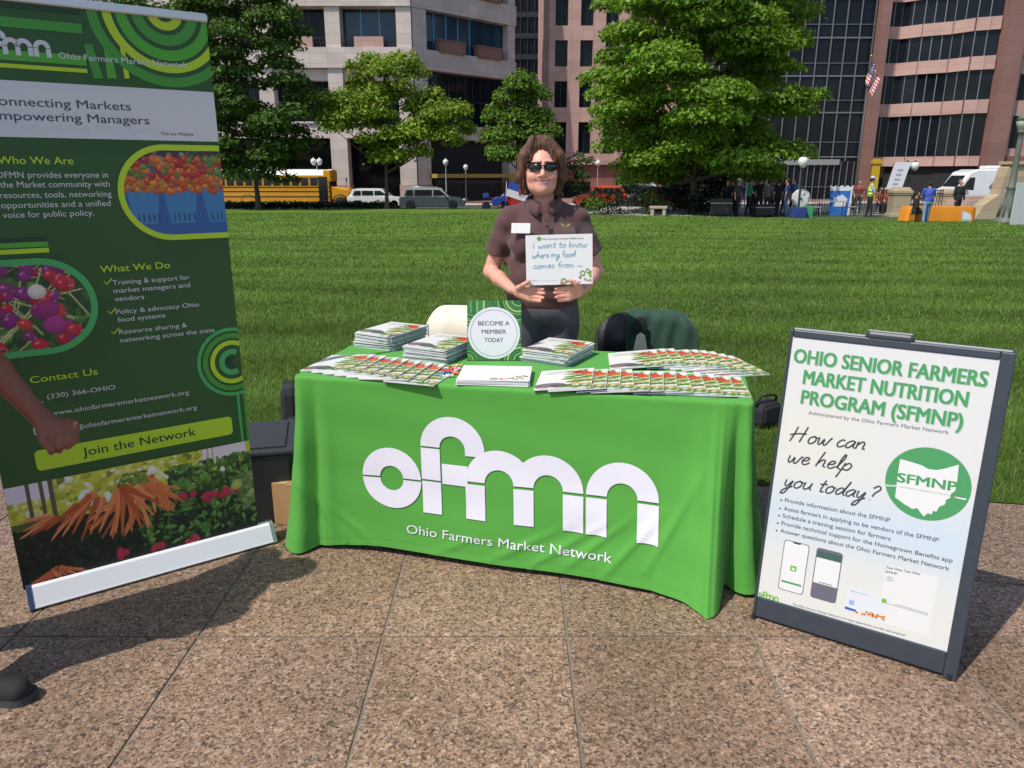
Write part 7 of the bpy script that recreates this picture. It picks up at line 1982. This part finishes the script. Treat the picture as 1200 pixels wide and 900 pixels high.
SAND = panel_mat('sandstone blocks', (.42, .33, .22), .9, .45, .008, .85); SANDL = panel_mat('pale step stone', (.44, .345, .29), 1.4, .30, .006, .85)
for px, Y, y1, wpx, lab in ((1053, 35.5, 219, 21, 'sandstone gate pillar behind the orange table'), (1109, 37, 221, 17, 'second sandstone gate pillar nearer to the white van')):
    X = float(aty(px, 240, Y)[0]); w = wpx*Y/870*1.02; h = zat(y1, Y)+.45
    t = thing('gate_pillar', lab, 'pillar', (X, Y, -.45), rad(-8), 'sandstone gate pillars')
    q = MB(); q.box((0, 0, h*.40), (w*.86, w*.86, h*.80), SAND); part('shaft', q, t)
    q = MB(); q.box((0, 0, .09), (w, w, .18), SAND, bev=.02); part('plinth', q, t)
    q = MB(); q.box((0, 0, h*.84), (w*1.0, w*1.0, h*.10), SAND, bev=.02); q.box((0, 0, h*.93), (w*.9, w*.9, h*.12), SAND, bev=.04, taper=.82); q.box((0, 0, h*.765), (w*.94, w*.94, .05), SAND); part('cap', q, t)
def stone_steps():
    Y = 34.0; x0 = float(aty(1128, 250, Y)[0])
    t = thing('stone_wall', 'broad pale stone stair wall rising at the right behind the lamp post', 'stone wall', (x0, Y, -.45))
    for i in range(5):
        q = MB(); z0 = .19*i; q.box((4+.25*i, 1.4+.35*i, z0+.095), (8, 2.8, .19-.004), SANDL); part('step', q, t)
    q = MB(); xb = float(aty(1171, 230, 33.0)[0])-x0; h = zat(193, 33)+.45
    q.add([(xb-.9, -1.0, 0), (xb+4, -1.0, 0), (xb+4, -1.0, h), (xb+.35, -1.0, h), (xb+.18, -1.0, h-.12), (xb, -1.0, 1.1), (xb-.6, -1.0, .65), (xb-.9, -.3, 0), (xb+4, -.3, 0), (xb+4, -.3, h), (xb+.35, -.3, h), (xb+.18, -.3, h-.12), (xb, -.3, 1.1), (xb-.6, -.3, .65)],
          [(0, 1, 2, 3, 4, 5, 6), (13, 12, 11, 10, 9, 8, 7)]+[(i, i+7, (i+1) % 7+7, (i+1) % 7) for i in range(7)], SAND); part('cheek_wall', q, t)
    q = MB(); q.box((xb+2.2, -.66, h+.06), (4.0, .9, .14), SAND, bev=.03); part('coping', q, t)
    b = aty(1196, 240, 28.5)
    t = thing('utility_panel', 'flat light grey panel standing at the foot of the stone wall', 'panel', (float(b[0]), 28.5, -.42)); q = MB(); q.box((.1, 0, .8), (.75, .06, 1.62), M('light grey panel', (.46, .47, .50), .5), bev=.01); part('panel_face', q, t)
    for s in (-.25, .45): q = MB(); q.box((s, .18, .02), (.06, .5, .04), M('light grey panel', (.46, .47, .50), .5)); part('foot', q, t)
stone_steps()

# ---------------------------------------------------------------- market stands across the lawn
def small_table(label, px, Y, wpx, ytop, cloth, zb=-.44, name='market_table'):
    X = float(aty(px, 245, Y)[0]); w = wpx*Y/870*1.02; h = zat(ytop, Y)-zb
    t = thing(name, label, 'table', (X, Y, zb), rad(-6)); q = MB(); n = 48; vs = []
    r = random.Random(px)
    per = []
    for k, (a, b) in enumerate((((-w/2, -.38), (w/2, -.38)), ((w/2, -.38), (w/2, .38)), ((w/2, .38), (-w/2, .38)), ((-w/2, .38), (-w/2, -.38)))):
        for i in range(n//4): f = i/(n//4); per.append((a[0]+(b[0]-a[0])*f, a[1]+(b[1]-a[1])*f))
    for z, o in ((h, 0), (h-.02, .01), (h*.5, .03), (.02, .06)):
        for i, (x, y) in enumerate(per): k = 1+o+(o*.6*sin(i*1.9) if z < h-.1 else 0); vs.append((x*k, y*k, z))
    q.add(vs, [(j*n+i, j*n+(i+1) % n, (j+1)*n+(i+1) % n, (j+1)*n+i) for j in range(3) for i in range(n)], cloth, smooth=True); q.add(vs[:n], [tuple(range(n))], cloth); part('tablecloth', q, t); return t
small_table('table under a bright orange cloth behind the lawn edge', 1099, 31.5, 70, 242, M('orange cloth', (.68, .24, .012), .8))
small_table('table with a royal blue cloth in front of the white disc', 935, 34.8, 15, 243, M('royal blue cloth', (.012, .035, .16), .8))
small_table('small table with a kelly green cloth next to the blue one', 947, 35.0, 6, 242, M('kelly green cloth', (.03, .28, .09), .8))
def bare_table():
    X = float(aty(975, 245, 35.8)[0]); t = thing('folding_table', 'bare grey folding table in front of the blue poster stand', 'table', (X, 35.8, -.44), rad(-6))
    q = MB(); q.box((0, 0, .70), (1.3, .6, .04), M('grey table top', (.30, .29, .29), .5), bev=.01); part('tabletop', q, t)
    for x in (-.55, .55): q = MB(); q.tube([(x, -.22, 0), (x, -.22, .68), (x, .22, .68), (x, .22, 0)], .016, TRIM, 6); part('leg', q, t)
    for dx, dy, k in ((-.9, -.1, 'left'), (.95, .2, 'right')):
        c = thing('stool', f'pale grey stool at the {k} end of the bare table', 'stool', (X+dx, 35.6+dy, -.44)); q = MB(); q.box((0, 0, .45), (.4, .4, .04), M('grey table top', (.30, .29, .29), .5), bev=.01); part('seat', q, c)
        for x in (-.16, .16):
            for y in (-.16, .16): q = MB(); q.tube([(x, y, .43), (x*1.2, y*1.2, 0)], .014, M('pale lamp pole', (.42, .43, .42), .5), 5); part('leg', q, c)
bare_table()
def stands():
    # white round disc on a stand
    p = aty(938.5, 232.5, 36.5); t = thing('prize_wheel', 'large plain white disc on a stand beside the black lamp post', 'prize wheel', (float(p[0]), 36.5, -.44)); c = float(p[2])+.44
    q = MB(); q.lathe([(.40, -.03), (.44, -.02), (.44, .02), (.40, .03)], M('white disc', (.72, .71, .69), .5), 32, mx=Matrix.Translation((0, 0, c)) @ Matrix.Rotation(pi/2, 4, 'X')); part('disc', q, t)
    q = MB(); q.ball((0, -.05, c), .05, TRIM); part('hub', q, t)
    q = MB(); q.tube([(0, .08, 0), (0, .06, c)], .03, TRIM, 6); q.box((0, .08, .02), (.5, .4, .04), TRIM); part('stand', q, t)
    # blue poster stand with a white crown edge
    p = aty(985, 232, 36.9); t = thing('poster_stand', 'blue and white cut-out poster stand with toothed top behind the bare grey table', 'poster stand', (float(p[0]), 36.9, -.44), rad(-6)); h = zat(217, 36.9)+.44
    w = 25*36.9/870; q = MB(); top = []
    for i in range(9): top.append((w/2-w*i/8, h-(.10 if i % 2 else 0)))
    q.prism([(-w*.42, .0), (w*.42, .0)]+[(x, z) for x, z in top], -.02, .02, M('poster blue', lin(50, 110, 190), .5), mx=Matrix.Rotation(pi/2, 4, 'X')); part('board', q, t)
    q = MB(); W_ = M('poster white', (.70, .70, .72), .5)
    q.prism([(x, z+.004) for x, z in top]+[(-w/2, h-.26), (w/2, h-.26)], .022, .026, W_, mx=Matrix.Rotation(pi/2, 4, 'X'))
    q.prism([(-w*.28, h*.30), (w*.22, h*.30), (w*.30, h*.55), (w*.05, h*.70), (-w*.30, h*.58)], .022, .027, W_, mx=Matrix.Rotation(pi/2, 4, 'X')); q.prism([(w*.36, .0), (w*.43, 0), (w*.5, h-.2), (w*.42, h-.2)], .022, .026, W_, mx=Matrix.Rotation(pi/2, 4, 'X')); part('poster_print', q, t)
    # leaning white sign
    p = aty(1046, 236, 40); t = thing('feather_sign', 'tall white leaning sign with grey panel behind the railing', 'sign', (float(p[0]), 40, -.5)); q = MB(); z1 = zat(190, 40)+.5; z0 = zat(222, 40)+.5
    wd = 17*41/870; lean = .30
    q.add([(-.42, 0, z0), (-.42+wd, 0, z0), (-.42+wd+lean, 0, z1), (-.42+lean, 0, z1), (-.42, .05, z0), (-.42+wd, .05, z0), (-.42+wd+lean, .05, z1), (-.42+lean, .05, z1)], [(0, 1, 2, 3), (7, 6, 5, 4), (0, 4, 5, 1), (1, 5, 6, 2), (2, 6, 7, 3), (3, 7, 4, 0)], M('white sign sheet', (.70, .71, .73), .5)); part('sign_panel', q, t)
    q = MB()
    for k in range(4): f = .2+.17*k; q.box((-.42+wd*.48+lean*f, -.006, z0+(z1-z0)*f), (wd*.36, .006, .10), M('grey sign print', (.36, .38, .42), .5))
    part('sign_print', q, t)
    q = MB(); q.tube([(-.42, .06, 0), (-.42, .06, z0), (-.42+lean, .06, z1)], .025, TRIM, 6); part('pole', q, t)
    # small grey sign leaning on the orange table, papers
    p = onz(1107, 259, -.44); t = thing('table_sign', 'small grey sign leaning against the front of the orange table', 'sign', (float(p[0]), 31.0, -.44)); q = MB(); q.box((0, 0, .3), (.42, .03, .5), M('grey sign print', (.36, .38, .42), .5), rx=rad(-12)); part('sign_panel', q, t)
    q = MB(); q.box((0, -.02, .30), (.30, .006, .30), M('light print', (.55, .56, .58), .5), rx=rad(-12)); part('sign_print', q, t)
    # metal steps and trailer under the maple
    X = float(aty(857, 235, 43.5)[0]); t = thing('metal_steps', 'grey metal bleacher steps in the shade right of the yews', 'bleachers', (X, 43.5, -.55)); ST_ = M('galvanised steel', (.34, .35, .37), .4, .7)
    for i in range(6): q = MB(); q.box((-.9+.42*i, 0, .35+.42*i), (.34, 2.6, .04), ST_); part('tread', q, t)
    for s in (-1.2, 1.2):
        q = MB(); q.tube([(-1.2, s, 0), (1.4, s, 2.65)], .04, ST_, 6); q.tube([(-1.2, s, 1.0), (1.4, s, 3.6)], .03, ST_, 6)
        for i in range(6): q.tube([(-1.0+.45*i, s, .2+.45*i), (-1.0+.45*i, s, 1.2+.45*i)], .022, ST_, 5)
        for i in range(5): q.tube([(-.6+.5*i, s, 0), (-.6+.5*i, s, .6+.5*i)], .03, ST_, 5)
        for i in range(4): q.tube([(-.6+.5*i, s, .1), (-.1+.5*i, s, .6+.5*i)], .02, ST_, 5)
        part('truss', q, t)
    X = float(aty(808, 235, 44.5)[0]); t = thing('cargo_trailer', 'silver slatted trailer with a raised ramp in the shade between the yews', 'trailer', (X, 44.5, -.6))
    q = MB(); q.box((0, 0, .62), (1.5, 2.0, .14), ST_); part('deck', q, t)
    for i in range(4): q = MB(); q.box((0, -1.0, .85+.24*i), (1.5, .04, .12), ST_); part('side_slat', q, t)
    for x in (-.72, .72): q = MB(); q.box((x, -1.0, 1.15), (.06, .07, 1.2), ST_); part('stake', q, t)
    q = MB(); q.box((.1, -1.02, 2.0), (1.6, .05, .09), ST_, ry=rad(-25)); part('ramp_rail', q, t)
    q = MB(); q.box((.45, -1.04, 2.05), (.36, .04, .5), LAMPR, ry=rad(-20)); part('red_board', q, t)
    for s in (-.5, .5): wheel(t, s*.6, -.9, .34, .2)
    # red tarpaulin heap and flat stone slab in the bed
    p = at_lawn(769, 41); t = thing('tarpaulin_heap', 'rumpled dull red tarpaulin heap left of the conical yew', 'tarpaulin', p); q = MB(); bm = bmesh.new(); bmesh.ops.create_icosphere(bm, subdivisions=3, radius=1)
    r = random.Random(4)
    for v in bm.verts: k = 1+.12*sin(v.co.x*9+v.co.y*5)+.1*sin(v.co.z*11+v.co.x*6); v.co = (v.co.x*.62*k, v.co.y*.6*k, max(-.02, (v.co.z+.55)*.72*k))
    q.add([v.co[:] for v in bm.verts], [[v.index for v in f.verts] for f in bm.faces], M('dull red tarpaulin', (.20, .025, .025), .7), smooth=True); bm.free(); part('cloth', q, t)
    p = at_lawn(772, 36.6); t = thing('stone_bench', 'low pale stone bench at the edge of the shaded bed', 'bench', p, rad(-15)); q = MB(); q.box((0, 0, .40), (.85, .42, .12), SANDL, bev=.02); part('slab', q, t)
    for s in (-.28, .28): q = MB(); q.box((s, 0, .17), (.16, .36, .34), SANDL, bev=.02); part('support', q, t)
stands()

# ================================================================ PEOPLE ACROSS THE LAWN
def cloth_m(c): k = 'cloth %d %d %d' % tuple(int(255*q) for q in c); return M(k, c, .85)
def far_person(label, px, Y, zb, h, rz, shirt, pants, hair=(.02, .015, .012), skin=(196, 142, 118), arms=(0, 0), stride=.10, hat=None, vest=None, sit=False, long_sleeve=False, group=None):
    """a standing figure facing local -y; arms: forward raise of the forearms (left, right) in radians"""
    X = float(aty(px, 240, Y)[0]); t = thing('person', label, 'person', (X, Y, zb), rz, group); k = h/1.75
    f = lambda *p: tuple(q*k for q in p)
    hgt = .018*k; drop = .42 if sit else 0
    v = Vol(f(-.42, -.55, .7-drop), f(.42, .35, 1.82-drop), hgt)
    D = lambda x, y, z: f(x, y, z-drop)
    v.ell(D(0, 0, 1.25), f(.15, .10, .20)).cone(D(0, 0, 1.42), D(0, -.01, 1.55), .055*k, .05*k, .03).ell(D(0, -.015, 1.64), f(.075, .095, .115)).cone(D(0, -.10, 1.645), D(0, -.12, 1.615), .012*k, .015*k, .01)
    el2 = {}
    for i, s in enumerate((-1, 1)):
        a = arms[i]; e = (s*.25, .02-.10*a, 1.12); w = (s*(.26-.12*min(1, a)), -.03-.24*sin(min(a, 1.6)), 1.12-.25*cos(min(a, 2.2)))
        v.cone(D(s*.19, 0, 1.41), D(*e), .05*k, .04*k, .03); v.cone(D(*e), D(*w), .038*k, .028*k, .02); hd = Vector(w)-Vector(e); hd.normalize()
        v.cone(D(*w), D(*(Vector(w)+hd*.09)), .034*k, .026*k, .02); el2[s] = (e, w)
    part('body', v.mesh('body', SKIN, lambda P: np.tile(np.array(lin(*skin)), (len(P), 1))), t)
    v = Vol(f(-.42, -.52, .75-drop), f(.42, .35, 1.55-drop), hgt)
    v.ell(D(0, 0, 1.25), f(.175, .125, .22)).ell(D(0, 0, 1.0), f(.165, .13, .15), .05)
    for s in (-1, 1):
        v.cone(D(s*.04, 0, 1.43), D(s*.19, 0, 1.405), .055*k, .068*k, .03); e, w = el2[s]; m = tuple(.3*a+.7*b for a, b in zip((s*.19, 0, 1.41), e)); v.cone(D(s*.19, 0, 1.405), D(*(e if long_sleeve else m)), .066*k, .06*k, .02)
        if long_sleeve: v.cone(D(*e), D(*w), .055*k, .042*k, .02)
    v.cut(D(0, 0, .87), (0, 0, -1)); part('jacket' if long_sleeve else 'shirt', v.mesh('shirt', cloth_m(shirt)), t)
    if vest:
        v = Vol(f(-.3, -.25, .8-drop), f(.3, .25, 1.55-drop), hgt); v.ell(D(0, 0, 1.25), f(.19, .14, .22)).ell(D(0, 0, 1.02), f(.18, .145, .15), .05)
        for s in (-1, 1): v.cone(D(s*.04, 0, 1.44), D(s*.13, 0, 1.42), .062*k, .07*k, .03)
        v.cut(D(0, 0, .90), (0, 0, -1)); part('safety_vest', v.mesh('safety_vest', cloth_m(vest)), t)
        for zz in (1.02, 1.16): q = MB(); q.lathe([(.186*k, zz*k), (.19*k, (zz+.05)*k)], M('reflective band', (.55, .56, .55), .3), 18, mx=Matrix.Scale(.78, 4, (0, 1, 0)) if False else Matrix.Diagonal((1.02, .80, 1, 1))); part('reflective_band', q, t)
    v = Vol(f(-.34, -.75 if sit else -.30, .02), f(.34, .35, 1.0), hgt)
    if sit:
        for s in (-1, 1): v.cone(f(s*.09, 0, .50), f(s*.11, -.42, .50), .095*k, .07*k, .03).cone(f(s*.11, -.42, .50), f(s*.12, -.45, .09), .065*k, .05*k, .02)
        v.ell(f(0, 0, .52), f(.17, .14, .13))
    else:
        v.ell(f(0, 0, .90), f(.16, .125, .12), .03)
        for s in (-1, 1): v.cone(f(s*.085, 0, .86), f(s*.10, -.02+s*stride*.5, .48), .09*k, .066*k, .03).cone(f(s*.10, -.02+s*stride*.5, .48), f(s*.115, s*stride, .09), .064*k, .052*k, .02)
        v.cut(f(0, 0, .97), (0, 0, 1))
    part('trousers', v.mesh('trousers', cloth_m(pants)), t)
    for s in (-1, 1):
        q = MB(); yy = -.45 if sit else s*stride
        q.box(f(s*.115, yy-.05, .045), f(.10, .27, .09), M('dark shoe', (.02, .02, .02), .6), bev=.03*k); part('shoe', q, t)
    v = Vol(f(-.14, -.15, 1.48-drop), f(.14, .16, 1.80-drop), hgt*.8)
    v.ell(D(0, .012, 1.665), f(.088, .102, .108)).ell(D(0, -.10, 1.60), f(.08, .075, .09), .01, sub=True); part('hair', v.mesh('hair', cloth_m(hair)), t)
    if hat: q = MB(); q.lathe([(.105*k, 0), (.10*k, .05*k), (.07*k, .10*k), (.02*k, .115*k)], cloth_m(hat), 14, mx=Matrix.Translation(D(0, 0, 1.71))); q.box(D(0, -.13, 1.715), f(.15, .12, .015), cloth_m(hat)); part('cap', q, t)
    return t
JE = (.10, .15, .25); BK = (.015, .015, .018); DG = (.05, .05, .055)
zp = -.44
far_person('worker in yellow hi-vis vest with arms raised before him, beside the railing', 1019, 34.8, zp, 1.78, rad(70), (.30, .42, .50), BK, arms=(1.4, 1.3), vest=(.50, .66, .03), hat=(.5, .5, .48))
far_person('person in royal blue T-shirt and jeans leaning at the orange table', 1087, 30.4, zp, 1.66, rad(170), (.05, .09, .42), (.14, .24, .38), arms=(.9, 1.1), stride=.14)
far_person('person in black seated on a stool left of the blue shirt', 1073, 30.9, zp, 1.66, rad(60), BK, BK, arms=(.8, .9), sit=True, long_sleeve=True)
far_person('person in open black jacket over white shirt standing behind the orange table', 1122, 33.2, zp, 1.70, rad(12), BK, BK, hair=(.18, .14, .10), arms=(.2, .2), long_sleeve=True)
for i, (px, Y, w, h, lab) in enumerate(((845, 36.0, 1.0, .75, 'large black equipment case at the left of the onlookers'), (894, 35.5, .9, .5, 'low black equipment case before the onlooker in brown'))):
    X = float(aty(px, 245, Y)[0]); t = thing('equipment_case', lab, 'equipment case', (X, Y, lawn_z(0, Y)), rad(-15+20*i), 'black cases under the maple')
    q = MB(); q.box((0, 0, h/2+.08), (w, .6, h), M('black case panel', (.012, .012, .013), .55), bev=.02); part('case_body', q, t)
    q = MB(); q.box((0, 0, h*.72+.08), (w+.01, .61, .04), RIM); part('edge_trim', q, t)
    for x in (-w/2+.1, w/2-.1): q = MB(); q.box((x, 0, .04), (.08, .4, .08), TYRE); part('caster', q, t)
t_crowd = 'onlookers in the shade under the maple'
for i, (px, Y, sh, pn, lab, kw) in enumerate(((851, 37.0, BK, BK, 'onlooker in black beside the metal steps', {}),
        (864, 36.2, DG, BK, 'onlooker in charcoal with a white cap', dict(hat=(.62, .62, .60))),
        (877, 36.6, (.02, .26, .10), BK, 'onlooker in bright green shirt in the shade', dict(arms=(1.3, .2))),
        (889, 37.4, BK, DG, 'onlooker in black with grey trousers', {}),
        (899, 36.4, (.10, .09, .09), BK, 'onlooker in dark brown top, hands forward', dict(arms=(1.1, 1.1))),
        (911, 37.0, BK, BK, 'onlooker in black nearest the dark tree edge', {}),
        (921, 36.0, (.03, .06, .18), JE, 'onlooker in navy shirt and blue jeans', {}),
        (929, 36.8, (.03, .08, .30), BK, 'onlooker in blue shirt left of the white disc', dict(arms=(.6, .9))), (858, 38.6, BK, BK, 'onlooker in black far back behind the white cap', {}), (883, 39.0, DG, BK, 'onlooker in grey far back in deep shade', {}), (905, 38.8, (.06, .02, .02), BK, 'onlooker in dark maroon far back in deep shade', {}), (918, 38.2, BK, DG, 'onlooker in black far back next to the railing', {}))):
    far_person(lab, px, Y, lawn_z(0, Y), 1.66+.03*(i % 4), rad(40*i), sh, pn, group=t_crowd, **kw)
far_person('person in dark red top sitting beyond the railing', 1030, 38.5, zp, 1.7, rad(20), (.28, .05, .04), BK, sit=True, arms=(.8, .8))
far_person('person in rust orange shirt seated beyond the railing beside the pillar', 1036, 38.9, zp, 1.65, rad(-30), (.32, .10, .04), BK, sit=True, arms=(.8, .8), hair=(.45, .42, .38))
far_person('person in dull red top standing beyond the railing left of the worker', 1005, 38.4, zp, 1.62, rad(-20), (.26, .06, .04), DG, arms=(.5, .9))
for px, Y, lab in ((1030, 38.5, 'grey stool under the person in dark red'), (1036, 38.9, 'grey stool under the person in rust orange'), (1073, 30.9, 'black stool under the seated person in black')):
    X = float(aty(px, 240, Y)[0]); t = thing('stool', lab, 'stool', (X, Y, zp)); q = MB(); q.lathe([(.17, .36), (.18, .38), (.17, .40)], DARKM, 16); part('seat', q, t)
    for a in range(4): q = MB(); q.tube([(.12*cos(a*pi/2+.7), .12*sin(a*pi/2+.7), .37), (.18*cos(a*pi/2+.7), .18*sin(a*pi/2+.7), 0)], .014, DARKM, 6); part('leg', q, t)
